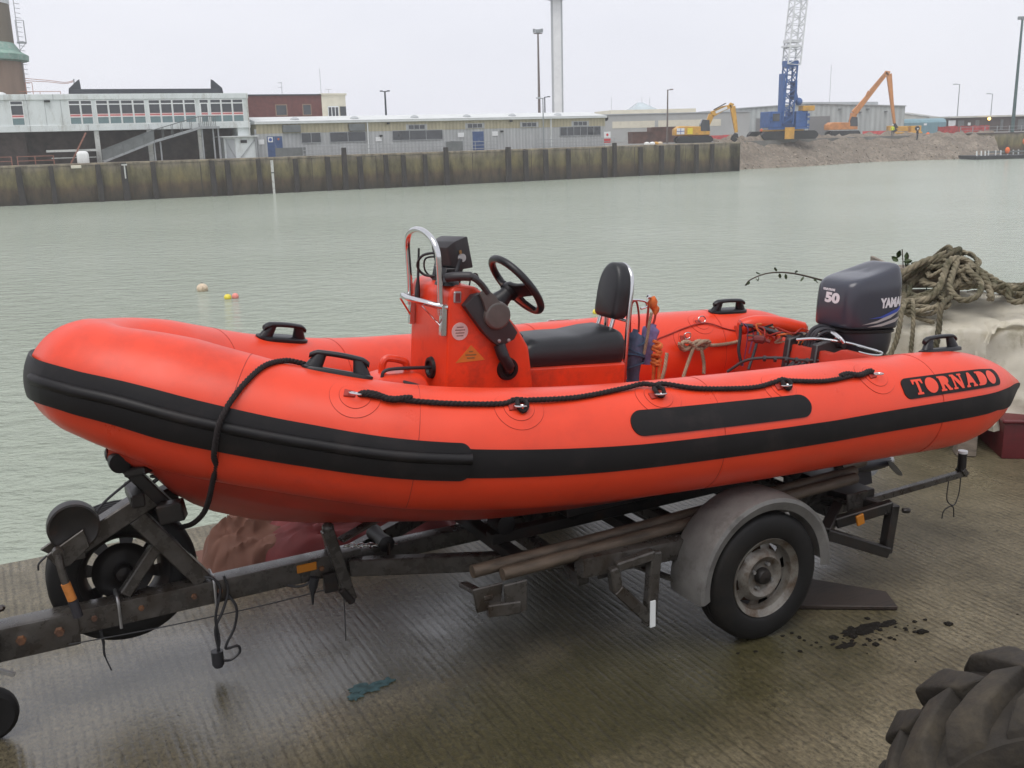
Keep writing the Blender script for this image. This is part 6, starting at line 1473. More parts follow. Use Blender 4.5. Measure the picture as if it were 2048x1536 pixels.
mb = MB(); mb.box(.9, 4.2, .25, 2.5, 0, 2.15); mb.build('walls', 'panel_white', t)
mb = MB(); mb.box(.3, 4.4, -.1, 2.6, 2.16, 2.27); mb.build('roof', 'roof_pale', t)
mb = MB(); mb.box(1.1, 2.0, .2, .25, .05, 2.0); mb.build('door', 'concrete_grey', t)
mb = MB(); mb.box(2.6, 3.25, .19, .25, 1.55, 1.85); mb.build('name_plate', 'crane_black', t)
mb = MB(); mb.bar((1.1, .18, 2.0), (1.95, .18, .1), .06); mb.bar((2.5, .18, .1), (4.1, .18, 1.9), .06); mb.bar((.5, .1, 0), (.5, .1, 2.16), .12, .12, (1, 0, 0)); mb.bar((4.15, .1, 0), (4.15, .1, 2.9), .16, .16, (1, 0, 0)); mb.build('brace', 'rail_grey', t)
# railings
def railing(x0, x1, n_, label, z=.27, h=1.02):
    t = thing('quay_railing', label, 'railing', loc=FW(x0, .9, z), rz=FA, group='grey railings along the far quay')
    ln = x1-x0
    for zz in (h, h*.62, h*.25):
        mb = MB(); mb.cyl((0, 0, zz), (ln, 0, zz), .036, 6); mb.build('rail', 'rail_grey', t)
    src = None
    for k in range(n_+1):
        if src is None: mb = MB(); mb.cyl((0, 0, 0), (0, 0, h), .035, 6); src = o = mb.build('post', 'rail_grey', t)
        else: o = instance(src, 'post', t)
        o.location = (ln*k/n_, 0, 0)
    return t
railing(29.0, 37.0, 5, 'grey tubular railing on the far quay in front of the shed\'s left windows')
railing(37.3, 45.0, 5, 'grey tubular railing on the far quay in front of the shed\'s long middle window')
railing(47.3, 51.5, 3, 'short grey tubular railing on the far quay beside the second blue door')
railing(56.5, 67.0, 6, 'grey tubular railing on the far quay at the right end of the shed')
t = thing('mesh_gate', 'grey mesh gate panel in the railing left of the second blue door', 'gate', loc=FW(45.1, .9, .27), rz=FA)
mb = MB(); mb.box(0, 2.1, -.02, .02, .1, 1.12); mb.build('panel', 'mesh_grey', t)
mb = MB(); mb.cyl((0, 0, 0), (0, 0, 1.2), .05, 6); mb.cyl((2.1, 0, 0), (2.1, 0, 1.2), .05, 6); mb.ball((.75, 0, 1.2), .13, 8); mb.ball((1.05, 0, 1.2), .13, 8); mb.build('post', 'rail_grey', t)
t = thing('mesh_barrier', 'dark mesh barrier in front of the first blue door of the shed', 'barrier', loc=FW(26.2, 1.3, .27), rz=FA)
mb = MB(); mb.box(0, 3.2, -.02, .02, .1, .95); mb.build('panel', 'mesh_grey', t)
# ---------------- brick block behind
t = thing('brick_block', 'dark red brick upper block with a cream rounded corner bay, behind the low shed', 'building', loc=FW(24.9, 12, .27), rz=FA)
mb = MB(); mb.box(0, 9.6, 0, 8, 0, 6.6); mb.build('brick_walls', 'brick_red', t, smooth=False)
mb = MB(); mb.box(-.1, 9.7, -.1, 8.1, 6.6, 6.75); mb.build('roof_edge', 'roof_dark', t)
mb = MB(); mb.loft([[V((9.605, 0, z)), V((11.5, 0, z)), V((12.6, .5, z)), V((12.95, 1.6, z)), V((12.95, 6, z)), V((9.605, 6, z))] for z in (0, 6.7)]); bay = mb.build('corner_bay', 'cream_render', t, angle=40)
mb = MB(); mb.loft([[V((9.55, -.12, z)), V((11.6, -.12, z)), V((12.75, .42, z)), V((13.1, 1.6, z)), V((13.1, 6.1, z)), V((9.55, 6.1, z))] for z in (6.65, 6.82)]); mb.build('bay_roof', 'cream_render', t, angle=40)
mb = MB(); mb.box(10.3, 11.55, -.03, .05, 4.0, 5.35); mb.loft([[V((11.75, .06, z)), V((12.6, .45, z)), V((12.62, .52, z)), V((11.77, .13, z))] for z in (4.0, 5.35)]); mb.build('bay_window', 'glass_dark', t)
mb = MB()
for x_ in (10.3, 10.72, 11.14, 11.53): mb.box(x_-.04, x_+.04, -.07, -.03, 4.0, 5.35)
mb.box(10.3, 11.55, -.07, -.03, 5.27, 5.4); mb.build('window_bar', 'frame_white', t)
for x_, w in ((4.3, 1.15), (7.4, .85), (-.3, .6)):
    mb = MB(); mb.box(x_-.1, x_+w+.1, -.04, .02, 4.4, 5.65); f_ = mb.build('window', 'tower_tan', t); mb = MB(); mb.box(x_, x_+w, -.06, -.04, 4.5, 5.55); mb.build('pane', 'glass_dark', f_)
mb = MB(); mb.cyl((5.6, 2, 6.7), (5.6, 2, 8.1), .025, 5); mb.cyl((5.2, 2, 8.1), (5.7, 2, 8.1), .03, 5); mb.cyl((5.2, 2, 7.6), (5.7, 2, 7.6), .025, 5); mb.cyl((9.9, 1, 6.7), (9.9, 1, 9.6), .025, 5); mb.cyl((10.4, 1, 7.3), (11.2, 1, 7.3), .02, 5); mb.cyl((10.8, 1, 6.8), (10.8, 1, 7.3), .02, 5); mb.build('aerial', 'rail_grey', t)

# ---------------- world-placed distant things (x, y in metres)
def W(name, label, cat, x_, y, z=.27, rz=0.0, group=None): return thing(name, label, cat, loc=(x_, y, z), rz=rz, group=group)
HZ = R(25)
def lamp(x_, y, h, label, m_='lamp_dark', arm=(.55,), r_=.09, kind='street_lamp'):
    t = W(kind, label, 'street lamp', x_, y, group='street lamps beyond the far quay')
    mb = MB(); mb.tube([(0, 0, 0), (0, 0, h*.25), (0, 0, h)], [r_*1.4, r_*1.1, r_*.75], 8); mb.build('pole', m_, t, angle=60)
    for a in arm:
        mb = MB(); mb.bar((-.1 if a > 0 else .1, 0, h), (a, 0, h+.06), .10); mb.loft([[V((a*.55+(a*.75)*f, y_, h+.05+z_)) for y_, z_ in ((-.17, -.05), (.17, -.05), (.10, .10), (-.10, .10))] for f in (0, .5, 1)]); mb.build('lamp_head', m_, t)
    return t
lamp(-14.2, 125, 7.0, 'black street lamp behind the low shed, leftmost of the lamps', arm=(.45, -.45), r_=.13)
lamp(21.7, 140, 6.9, 'dark street lamp right of the end of the low shed, near the yellow excavator', 'mast_brown', arm=(.55,), r_=.11)
lamp(4.35, 120, 5.6, 'grey street lamp in front of the low shed, its head pointing left', 'lamp_grey', arm=(-.6,), r_=.07)
lamp(5.7, 150, 6.7, 'dark street lamp behind the low shed, just right of the tall mast', arm=(.6,), r_=.10)
lamp(82.2, 190, 8.4, 'tall thin grey street lamp above the brown sheds on the right', 'lamp_grey', arm=(-.9,), r_=.09)
lamp(88.3, 190, 6.6, 'shorter thin grey street lamp right of the tall one, above the brown sheds', 'lamp_grey', arm=(-.8,), r_=.08)
t = W('floodlight_mast', 'tall thin mast with a ring of floodlights, left of the white tower', 'floodlight mast', 5.55, 170)
mb = MB(); mb.tube([(0, 0, 0), (0, 0, 17.4)], [.26, .13], 8); mb.build('mast', 'mast_brown', t, angle=60)
for a in (-.62, -.2, .22, .62): mb = MB(); mb.box(a-.19, a+.19, -.2, .2, 17.2+.2*abs(a), 17.75+.2*abs(a)); mb.build('floodlight', 'lamp_grey', t)
mb = MB(); mb.box(-.7, .7, -.08, .08, 17.1, 17.25); mb.build('head_ring', 'mast_brown', t)
t = W('floodlight_mast', 'tall dark green mast with floodlights at the right edge', 'floodlight mast', 82.75, 170)
mb = MB(); mb.tube([(0, 0, 0), (0, 0, 17.7)], [.30, .17], 8); mb.build('mast', 'lamp_green', t, angle=60)
for a in (-.5, .05, .6): mb = MB(); mb.box(a-.2, a+.2, -.2, .2, 17.4, 17.9); mb.build('floodlight', 'lamp_grey', t)
t = W('control_tower', 'tall white concrete tower shaft with a wide dish at the top edge', 'tower', 13.1, 260)
mb = MB(); mb.box(-.95, .95, -1.2, 1.2, 0, 33.2); mb.build('shaft', 'concrete_white', t)
for x_ in (-1.32, 1.0): mb = MB(); mb.box(x_-.08, x_+.36, -1.0, 1.0, 0, 33.2); mb.build('shaft_rib', 'concrete_grey', t)
mb = MB(); mb.lathe([(1.5, 32.8), (3.6, 33.25), (4.2, 33.7), (4.2, 35.2), (3.8, 36.5), (.01, 37)], (0, 0, 0), (0, 0, 1), 28); mb.build('dish', 'concrete_grey', t, angle=40)
# grey warehouse
t = W('grey_warehouse', 'long low grey warehouse with a glass pyramid rooflight beyond the quay', 'warehouse', 17.2, 172, rz=R(8))
mb = MB(); mb.box(-19, 24, 0, 18, 0, 4.35); mb.build('walls', 'wall_grey', t, smooth=False)
mb = MB(); mb.box(-19.1, 24, -.15, 18.1, 4.36, 4.5); mb.build('roof_edge', 'concrete_grey', t)
mb = MB(); mb.box(.6, 15.3, 2, 14, 4.5, 5.15); mb.build('upper_roof', 'cream_render', t)
mb = MB(); mb.loft([[V((4.9, 4, 5.16)), V((9.3, 4, 5.16)), V((9.3, 8.5, 5.16)), V((4.9, 8.5, 5.16))], [V((6.3, 6.0, 6.4)), V((7.2, 6.0, 6.4)), V((7.2, 6.5, 6.4)), V((6.3, 6.5, 6.4))]]); mb.build('pyramid_rooflight', 'skylight', t, smooth=False)
for x0, x1 in ((.4, 7.6), (8.2, 19)): mb = MB(); mb.box(x0, x1, -.03, .01, 2.2, 3.3); mb.build('wall_band', 'cream_render', t)
mb = MB()
for x_ in (2.2, 7.6, 9.0): mb.cyl((x_, 8, 5), (x_, 8, 7.4), .03, 5)
mb.build('aerial', 'rail_grey', t)
t = W('pale_warehouse', 'large pale warehouse with grey roller doors behind the blue crane', 'warehouse', 39.0, 180, rz=R(6))
gab = [(0, 0), (31.2, 0), (31.2, 4.75), (14, 5.55), (0, 4.95)]
mb = MB(); mb.prism(gab, (0, 0, 0), (1, 0, 0), (0, 0, 1), (0, 1, 0), 20); mb.build('walls', 'sheet_pale', t, smooth=False)
mb = MB(); mb.bar((0, -.1, 5.0), (14, -.1, 5.60), .3, .16); mb.bar((14, -.1, 5.60), (31.3, -.1, 4.80), .3, .16); mb.bar((13.5, 4, 5.7), (28, 4, 5.45), .5, .5); mb.build('roof_edge', 'concrete_grey', t)
for x0, x1, z1 in ((.2, 2.3, 3.3), (4.3, 9.6, 3.3), (11.0, 13.1, 3.3), (13.7, 17.6, 3.4)): mb = MB(); mb.box(x0, x1, -.06, .0, 0, z1); mb.build('roller_door', 'shutter_grey', t)
for x_, z in ((19.2, 4.5), (22.9, 3.9), (24.3, 4.4), (27.6, 3.9), (1.3, 3.7), (8.9, 3.8)): mb = MB(); mb.box(x_-.2, x_+.2, -.5, 0, z-.1, z+.12); mb.build('wall_lamp', 'mesh_grey', t)
mb = MB(); mb.cyl((17.8, 1, 5.3), (17.8, 1, 12.0), .035, 5); mb.build('aerial', 'rail_grey', t)
t = W('teal_container_shed', 'blue-green barrel-roofed container shed behind the long-reach excavator', 'shed', 67.5, 186, rz=R(2))
mb = MB(); mb.prism([(0, 0), (3.0, 0), (3.0, 1.9), (2.6, 2.35), (1.5, 2.6), (.4, 2.35), (0, 1.9)], (0, 0, 0), (0, 1, 0), (0, 0, 1), (1, 0, 0), 11.3); mb.build('body', 'container_teal', t, angle=20)
for x_ in (7.2,): mb = MB(); mb.box(x_, x_+.55, -.05, 0, 1.4, 1.75); mb.build('notice', 'sign_white', t)
t = W('pale_roof_shed', 'low shed with a pale ridged roof, right of the pale warehouse', 'shed', 74.5, 204, rz=R(4))
mb = MB(); mb.prism([(0, 0), (15, 0), (15, 2.3), (4, 3.9), (0, 3.2)], (0, 0, 0), (1, 0, 0), (0, 0, 1), (0, 1, 0), 14); mb.build('body', 'roof_cream', t, smooth=False)
mb = MB()
for k in range(5): mb.bar((3.0+k*2.2, -.1, 3.85-k*.30), (5.0+k*2.2, -.1, 3.50-k*.30), .2, .2)
mb.build('roof_rib', 'roof_pale', t)
t = W('brown_sheds', 'row of low dark brown sheds with a pale flat roof at the right edge', 'shed', 80.2, 188, rz=R(2))
mb = MB(); mb.box(0, 30, 0, 8, 0, 2.55); mb.build('walls', 'shed_brown', t, smooth=False)
mb = MB(); mb.box(-.3, 30.3, -.5, 8.3, 2.56, 2.85); mb.build('roof', 'roof_cream', t)
for x0, w in ((1.4, 1.1), (4.6, .7), (9.2, .5), (12.4, 2.4)): mb = MB(); mb.box(x0, x0+w, -.05, 0, .3, 2.1); mb.build('door', 'mesh_grey', t)
mb = MB(); mb.box(3.2, 3.7, -.06, 0, 1.2, 1.7); mb.build('notice', 'sign_white', t)
mb = MB(); mb.box(-.9, .3, -.4, .2, 0, .05); mb.box(-.4, .9, -.12, -.05, .55, 2.15); sgn = mb.build('board', 'sign_white', t)
mb = MB(); mb.box(-.3, .8, -.14, -.12, 1.05, 1.16); mb.box(-.3, .8, -.14, -.12, .70, .80); mb.build('board_lettering', 'sign_red', sgn)
t = W('amber_lamp', 'small lit amber lamp under the pale shed roof at the right', 'lamp', 86.6, 186.8, 2.55)
mb = MB(); mb.ball((0, 0, 0), .26, 12); mb.build('bulb', 'amber_lit', t)
mb = MB(); mb.box(-.12, .12, -.05, .4, .2, .34); mb.build('bracket', 'crane_black', t)
# red and white notice + rusty heap at the end of the shed
t = thing('warning_sign', 'white over red notice on posts at the right end of the low shed', 'sign', loc=FW(66.2, 1.2, .27), rz=FA)
mb = MB(); mb.box(-.45, .45, -.02, .02, .95, 1.75); b_ = mb.build('white_panel', 'sign_white', t); mb = MB(); mb.box(-.45, .45, -.024, .02, .45, .94); mb.build('red_panel', 'sign_red', t); mb = MB(); mb.box(-.55, .55, -.3, .3, .0, .14); mb.build('foot', 'column_white', t)
mb = MB(); mb.lathe([(.001, .01), (.16, .01), (.16, 0)], (0, -.021, 1.38), (0, -1, 0), 14); mb.build('sign_symbol', 'sign_red', b_)
mb = MB(); mb.box(-.40, -.34, -.02, .02, 0, .45); mb.box(.34, .40, -.02, .02, 0, .45); mb.build('leg', 'rail_grey', t)
def skip(x_, y, l, h, lab):
    t = W('rusty_skip', lab, 'skip', x_, y, rz=R(12)); mb = MB(); mb.loft([[V((a*k, b_, z)) for a, b_ in ((0, 0), (l, 0), (l, 2), (0, 2))] for z, k in ((0, .97), (h, 1))]); mb.rough(.08, .8, x_); mb.build('body', 'rust_heap', t, smooth=False)
    mb = MB(); mb.box(-.05, l+.05, -.08, .0, h-.18, h); mb.build('rim', 'rust_heap', t)
skip(17.9, 147, 4.0, 1.6, 'long low rusty skip just right of the red and white notice'); skip(21.0, 150, 5.6, 2.2, 'tall rusty skip behind the low one, left of the yellow excavator'); skip(26.5, 152, 3.4, 1.1, 'small rusty skip behind the tracks of the yellow excavator')
t = thing('bag_heap', 'small heap of white and ochre bags on the far quay, left of the yellow excavator', 'bags', loc=FW(72.0, 1.4, .27), rz=FA)
for x_, m_ in ((0, 'buoy_white'), (.8, 'sign_white'), (1.3, 'machine_yellow'), (1.9, 'buoy_cream')): mb = MB(); mb.ball((x_, 0, .16), .36, 10, (1.2, .8, .7)); mb.build('bag', m_, t)
# ---------------- lattice crane
c = W('crawler_crane', 'blue crawler crane with a white lattice boom running out of the top of the picture', 'crane', 39.6, 149, rz=R(10))
for y in (-2.6, 2.0):
    mb = MB(); mb.prism([(-4.2, .45), (-3.8, .05), (3.8, .05), (4.2, .45), (4.2, .75), (3.8, 1.15), (-3.8, 1.15), (-4.2, .75)], (0, y, 0), (1, 0, 0), (0, 0, 1), (0, 1, 0), .9); k_ = mb.build('track', 'crane_black', c)
    src = None
    for i in range(18):
        if src is None: mb = MB(); mb.box(0, .28, y-.03, y+.93, 1.15, 1.21); src = o = mb.build('track_shoe', 'crane_black', k_)
        else: o = instance(src, 'track_shoe', k_)
        o.location = (-3.8+.42*i, 0, 0)
mb = MB(); mb.box(-2.2, 2.4, -1.7, 2.0, 1.0, 1.4); mb.box(-.9, .5, -2.75, -2.65, .1, 1.7); mb.build('undercarriage', 'machine_yellow', c)
mb = MB(); mb.box(-2.6, -.9, -1.6, 2.0, 1.7, 3.9); mb.box(1.2, 3.0, -1.6, 2.0, 1.7, 3.9); mb.box(-1.0, 1.3, -1.2, 2.0, 1.5, 3.1); hs = mb.build('house', 'crane_blue', c, bevel=0.05)
mb = MB(); mb.box(2.1, 3.9, -1.8, -.3, 3.9, 4.6); mb.build('counterweight', 'machine_yellow', c, bevel=0.04)
mb = MB(); mb.box(-2.3, -1.3, -1.68, -1.6, 2.6, 3.6); mb.build('cab_window', 'glass_dark', hs)
mb = MB()
for x_ in (-2.7, 2.9): 
    for z in (1.8, 2.6, 3.2): mb.box(x_-.15, x_+.25, -1.9, -1.6, z, z+.35)
mb.box(-3.0, 3.1, -1.9, -1.7, 1.45, 1.7); mb.build('walkway', 'crane_blue', hs)
def lattice(P0, P1, w0, w1, n_, r_, m_, nm, par, br=None):
    P0, P1 = V(P0), V(P1); d = (P1-P0).normalized(); s, u = ortho(d, V((0, 1, 0)))
    def cor(f, k): w = (w0+(w1-w0)*f)/2; a, b_ = ((-1, -1), (1, -1), (1, 1), (-1, 1))[k]; return P0.lerp(P1, f)+s*a*w+u*b_*w
    mb = MB()
    for k in range(4): mb.bar(cor(0, k), cor(1, k), r_*1.7)
    o = mb.build(nm, m_, par, smooth=False)
    mb = MB()
    for i in range(n_):
        for k in range(4):
            mb.bar(cor(i/n_, k), cor((i+1)/n_, (k+1) % 4) if i % 2 else cor((i+1)/n_, k-1), r_); mb.bar(cor(i/n_, k), cor(i/n_, (k+1) % 4), r_*.8)
    b_ = mb.build('lacing', m_, o, smooth=False); return o
lattice((-.1, -1.0, 2.2), (.35, -1.0, 10.7), 1.5, 1.45, 9, .11, 'crane_blue', 'mast', c)
mb = MB(); mb.box(-.55, 1.1, -1.8, -.2, 9.9, 10.7); mb.box(-.95, -.72, -1.8, -.2, 2.5, 9.0); mb.box(.95, 1.1, -1.8, -.2, 5.4, 8.0); mb.ball((1.8, -1, 5.2), .55, 10); mb.bar((.9, -1, 8), (1.6, -1, 5.4), .22); mb.build('mast_head', 'crane_blue', c)
lattice((.45, -1.0, 10.2), (1.55, -1.0, 24.0), 1.85, 1.75, 13, .10, 'crane_white', 'boom', c)
mb = MB(); mb.box(-.7, 1.5, -2.0, .0, 12.5, 12.75); mb.box(-.5, 1.3, -1.9, -.1, 13.1, 13.5); mb.build('boom_platform', 'crane_white', c)
# ---------------- excavators
def machine(name, label, x_, y, m_, sc, arm, rz=0):
    t = W(name, label, 'excavator', x_, y, rz=rz); t.scale = (sc, sc, sc)
    for y_ in (-1.5, .9):
        mb = MB(); mb.prism([(-2.4, .3), (-2.1, .02), (2.1, .02), (2.4, .3), (2.4, .55), (2.1, .85), (-2.1, .85), (-2.4, .55)], (0, y_, 0), (1, 0, 0), (0, 0, 1), (0, 1, 0), .6); mb.build('track', 'crane_black', t)
    mb = MB(); mb.prism([(-2.6, 1.0), (2.0, 1.0), (2.0, 1.5), (.9, 1.6), (.9, 2.1), (-2.0, 2.2), (-2.6, 1.8)], (0, -1.3, 0), (1, 0, 0), (0, 0, 1), (0, 1, 0), 2.7); b_ = mb.build('body', m_, t, bevel=0.06)
    mb = MB(); mb.prism([(.75, 1.5), (2.0, 1.5), (1.9, 2.9), (1.0, 3.0), (.75, 2.4)], (0, -1.32, 0), (1, 0, 0), (0, 0, 1), (0, 1, 0), 1.0); mb.build('cab', 'glass_dark', t, bevel=0.04)
    for k, (nm, L) in enumerate(arm):
        mb = MB()
        for (p, w0), (q, w1) in zip(L, L[1:]):
            d = (V(q)-V(p)).normalized(); u = V((-d.z, 0, d.x))
            mb.loft([[V(c_)+u*w*e+V((0, f*.22, 0)) for e, f in ((-.5, -1), (.5, -1), (.5, 1), (-.5, 1))] for c_, w in ((p, w0), (q, w1))])
        mb.build(nm, m_ if nm != 'bucket' else 'crane_black', t, bevel=0.02)
    return t, b_
t, b_ = machine('excavator', 'yellow excavator with its arm folded, on the far quay near its corner', 25.0, 139, 'machine_yellow', 1.0,
  [('boom', [((1.6, 0, 1.6), .5), ((2.4, 0, 3.6), .75), ((3.9, 0, 4.35), .65), ((5.0, 0, 4.6), .45)]), ('stick', [((4.75, 0, 4.95), .35), ((5.15, 0, 4.6), .7), ((5.6, 0, 2.2), .5), ((5.75, 0, 1.2), .4)]), ('bucket', [((5.75, 0, 1.1), .4), ((5.6, 0, .6), .9), ((5.3, 0, .15), .7)])])
for x0, m_ in ((-2.4, 'sign_white'), (-1.0, 'sign_yellow')): mb = MB(); mb.box(x0, x0+(1.0 if m_ == 'sign_white' else .7), -1.36, -1.31, 1.15, 1.95); mb.build('side_panel', m_, b_)
mb = MB(); mb.box(-2.4, -1.4, -1.38, -1.36, 1.5, 1.58); mb.box(-1.92, -1.85, -1.38, -1.36, 1.15, 1.95); mb.build('panel_stripe', 'sign_blue', b_)
mb = MB(); mb.bar((2.9, -.24, 3.86), (4.4, -.24, 4.45), .05, .34); mb.build('boom_lettering_panel', 'sign_white', t)
mb = MB(); mb.bar((2.6, -.3, 4.2), (4.2, -.3, 5.0), .12); mb.build('ram', 'crane_black', t)
t, b_ = machine('long_reach_excavator', 'orange long-reach excavator with a raised folded arm in front of the pale warehouse', 56.9, 176, 'machine_orange', 1.05,
  [('boom', [((.9, -.9, 1.5), .6), ((1.4, -.9, 3.5), 1.0), ((2.3, -.9, 4.6), .8), ((6.3, -.9, 9.6), .45)]), ('stick', [((5.95, -.9, 9.75), .3), ((6.6, -.9, 9.4), .8), ((7.3, -.9, 5.2), .5), ((7.95, -.9, 1.8), .32)]), ('bucket', [((7.95, -.9, 1.8), .3), ((8.2, -.9, 1.0), .8), ((7.8, -.9, .5), .5)])])
mb = MB(); mb.bar((3.6, -1.2, 7.0), (5.9, -1.2, 9.7), .13); mb.bar((3.1, -1.2, 6.2), (3.4, -1.2, 6.9), .2); mb.build('ram', 'machine_orange', t)
t = W('yellow_plant', 'low yellow machine with round openings in front of the teal container shed', 'machine', 65.6, 179)
mb = MB(); mb.box(0, 1.5, -.6, .6, .3, 1.5); mb.box(1.5, 3.4, -.6, .6, .5, 1.4); mb.box(3.8, 5.6, -.6, .6, .3, 1.4); mb.box(-.2, 5.8, -.7, .7, .1, .4); bd = mb.build('body', 'machine_yellow', t, bevel=0.06)
for x_ in (.75, 4.9): mb = MB(); mb.lathe([(.001, .02), (.38, .02), (.42, 0)], (x_, -.6, .95), (0, -1, 0), 16); mb.build('round_opening', 'crane_black', bd)
# people: one continuous skinned figure each
def person(x_, y, z, label, jacket, trousers, rz=0):
    t = W('person', label, 'person', x_, y, z, rz)
    J = {'pelvis': ((0, 0, .95), .15), 'chest': ((0, 0, 1.30), .17), 'neck': ((0, 0, 1.50), .07), 'head': ((0, -.02, 1.66), .11), 'sl': ((-.19, 0, 1.42), .075), 'el': ((-.27, .02, 1.14), .055), 'hl': ((-.24, -.10, .90), .045), 'sr': ((.19, 0, 1.42), .075), 'er': ((.28, .0, 1.15), .055), 'hr': ((.24, -.12, .93), .045), 'tl': ((-.10, 0, .88), .10), 'kl': ((-.11, -.04, .50), .075), 'al': ((-.12, .02, .09), .055), 'fl': ((-.12, -.14, .05), .05), 'tr': ((.10, 0, .88), .10), 'kr': ((.12, -.02, .50), .075), 'ar': ((.13, .06, .09), .055), 'fr': ((.13, -.10, .05), .05)}
    E_ = [('pelvis', 'chest'), ('chest', 'neck'), ('neck', 'head'), ('chest', 'sl'), ('sl', 'el'), ('el', 'hl'), ('chest', 'sr'), ('sr', 'er'), ('er', 'hr'), ('pelvis', 'tl'), ('tl', 'kl'), ('kl', 'al'), ('al', 'fl'), ('pelvis', 'tr'), ('tr', 'kr'), ('kr', 'ar'), ('ar', 'fr')]
    ks = list(J); me = bpy.data.meshes.new('body'); me.from_pydata([J[k][0] for k in ks], [(ks.index(a), ks.index(b_)) for a, b_ in E_], [])
    o = bpy.data.objects.new('body', me); COL.objects.link(o); o.modifiers.new('skin', 'SKIN')
    for i, k in enumerate(ks): me.skin_vertices[0].data[i].radius = (J[k][1], J[k][1]*.8)
    me.skin_vertices[0].data[0].use_root = True
    s_ = o.modifiers.new('sub', 'SUBSURF'); s_.levels = s_.render_levels = 1
    dg = bpy.context.evaluated_depsgraph_get(); m2 = bpy.data.meshes.new_from_object(o.evaluated_get(dg)); bpy.data.objects.remove(o)
    for nm in (trousers, jacket, 'skin'): m2.materials.append(MATS[nm])
    for p in m2.polygons:
        h = p.center.z; p.material_index = 2 if h > 1.52 or (h < .98 and abs(p.center.x) > .2) else (1 if h > .92 else 0); p.use_smooth = True
    o = bpy.data.objects.new('body', m2); COL.objects.link(o); o.parent = t
    mb = MB(); mb.ball((0, -.02, 1.72), .13, 12, (1, 1.1, .8)); mb.build('helmet', 'sign_white', t)
    return t
person(59.5, 160.2, .2, 'worker in a yellow hi-vis jacket standing on the rubble bank', 'hi_vis', 'work_navy')
person(63.6, 160.8, -.5, 'worker in dark clothes standing on the slope right of the hi-vis worker', 'work_navy', 'work_navy', R(40))
person(43.2, 176, .27, 'worker in an orange jacket in front of the roller doors', 'work_orange', 'work_navy')
t = W('wharf_wall', 'dark weed-stained wharf wall behind the pontoon at the right edge', 'wall', 69.8, 162.9, 0, rz=R(3))
mb = MB(); mb.prism([(0, -4), (40, -4), (40, .15), (2.5, .15), (1.0, -1.2)], (0, 0, 0), (1, 0, 0), (0, 0, 1), (0, 1, 0), .5); mb.build('face', 'quay_concrete', t)
mb = MB(); mb.box(2.4, 40, -.08, .58, .16, .34); mb.build('coping', 'brick_dark', t)
# ---------------- right-hand end: pontoon, nets, posts
t = W('pontoon', 'dark floating pontoon with white posts at the right edge of the water', 'pontoon', 68.3, 150.3, -3.3, rz=R(6))
mb = MB(); mb.box(0, 22, 0, 5, -.3, .55); mb.build('deck', 'crane_black', t, bevel=0.04)
src = None
for k, (x_, y) in enumerate(((.2, .3), (.9, .3), (1.5, .3), (2.3, .8), (3.4, .8), (4.2, .8), (5.5, 1.2), (6.4, 1.2), (7.2, 1.2), (8.3, 1.2), (9.4, 1.2), (10.8, 1.2))):
    if src is None: mb = MB(); mb.cyl((0, 0, .5), (-.06, 0, 1.55), .10, 8); src = o = mb.build('post', 'sign_white', t)
    else: o = instance(src, 'post', t); 
    o.location = (x_, y, 0 if x_ > 2 else -.3); o.scale = (1, 1, 1 if x_ < 2 else .8)
mb = MB(); mb.box(2.0, 22, .75, .9, .9, 1.15); mb.build('kerb_rail', 'mesh_grey', t)
for x_, y, z, s, l in ((73.3, 151.5, -2.1, .42, 'tall orange buoy standing on the pontoon'), (79.0, 158, -1.0, .42, 'orange buoy hung on the dark wall behind the pontoon'), (66.3, 163.4, .2, .4, 'orange barrel at the top of the bank left of the red netting')):
    t = W('orange_buoy', l, 'buoy', x_, y, z); mb = MB(); mb.ball((0, 0, 0), s, 12, (.8, .8, 1.2)); mb.build('float', 'work_orange', t); mb = MB(); mb.cyl((0, 0, s*1.1), (0, 0, s*1.5), .05, 6); mb.build('eye', 'crane_black', t)
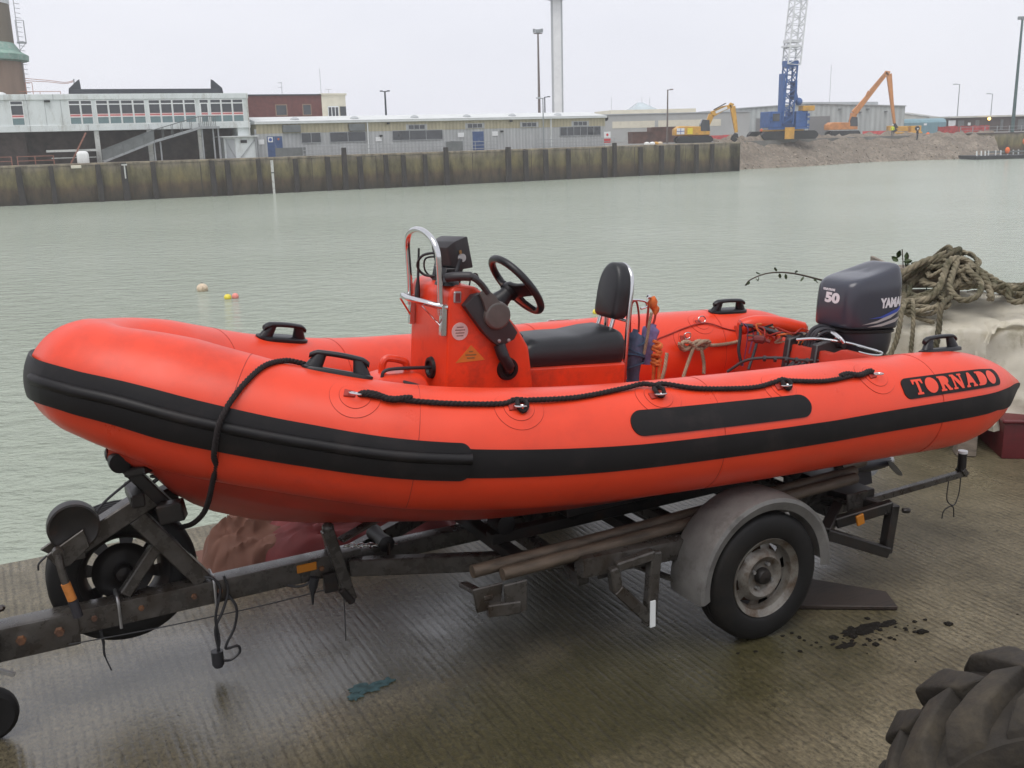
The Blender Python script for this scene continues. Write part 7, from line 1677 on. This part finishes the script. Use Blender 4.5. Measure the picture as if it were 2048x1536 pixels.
for x_, y, l_, lab in ((70.6, 170, 3.4, 'left stretch of red safety netting above the dark wall'), (74.4, 171, 5.2, 'long stretch of red safety netting in front of the brown sheds')):
    t = W('safety_netting', lab, 'netting', x_, y, rz=R(3)); mb = MB(); mb.grid([[V((l_*k/10, .12*math.sin(k*2.1), z*(1+.25*noise.noise(V((k*.9, x_, 3)))))) for k in range(11)] for z in (0, .5, 1.15)]); bmesh.ops.solidify(mb.bm, geom=list(mb.bm.faces), thickness=.04); mb.build('net', 'net_red', t)
    mb = MB()
    for k in (0, 5, 10): mb.cyl((l_*k/10, .1, 0), (l_*k/10, .1, 1.3), .05, 6)
    mb.build('stake', 'rail_rust', t)
for k, (x_, y, l_, lab) in enumerate(((46.0, 170, 1.6, 'low red barrier right of the crane tracks'), (58.6, 171, 4.4, 'long low red barrier behind the long-reach excavator'), (29.6, 160, 4.5, 'red netting barrier beyond the yellow excavator'), (35.0, 168, 2.2, 'red barrier left of the crane tracks'))):
    t = W('red_barrier', lab, 'barrier', x_, y, rz=R(5)); mb = MB(); mb.box(0, l_, -.05, .05, .15, .75); mb.build('panel', 'net_red', t); mb = MB(); mb.box(.1, .2, -.3, .3, 0, .15); mb.box(l_-.2, l_-.1, -.3, .3, 0, .15); mb.build('foot', 'crane_black', t)
t = W('wire_fence', 'thin grey post fence along the top of the bank at the right', 'fence', 72, 164.8, rz=R(4))
mb = MB()
for z in (.5, 1.0): mb.bar((0, 0, z), (26, 0, z), .05)
mb.build('wire', 'rail_grey', t)
src = None
for k in range(14):
    if src is None: mb = MB(); mb.box(-.05, .05, -.05, .05, 0, 1.1); src = o = mb.build('post', 'rail_grey', t)
    else: o = instance(src, 'post', t)
    o.location = (2*k, 0, 0)

# ---------------- damp sea air
mh = bpy.data.materials.new('haze'); mh.use_nodes = True; hn = mh.node_tree; hn.nodes.clear()
pv = hn.nodes.new('ShaderNodeVolumePrincipled'); pv.inputs['Color'].default_value = (0.97, 0.98, 1.0, 1); pv.inputs['Density'].default_value = 0.0007
ho = hn.nodes.new('ShaderNodeOutputMaterial'); hn.links.new(pv.outputs['Volume'], ho.inputs['Volume'])
mb = MB(); mb.box(-420, 420, -110, 470, -7.5, 40)
o = mb.build('haze', mh, smooth=False); tag(o, kind='stuff')
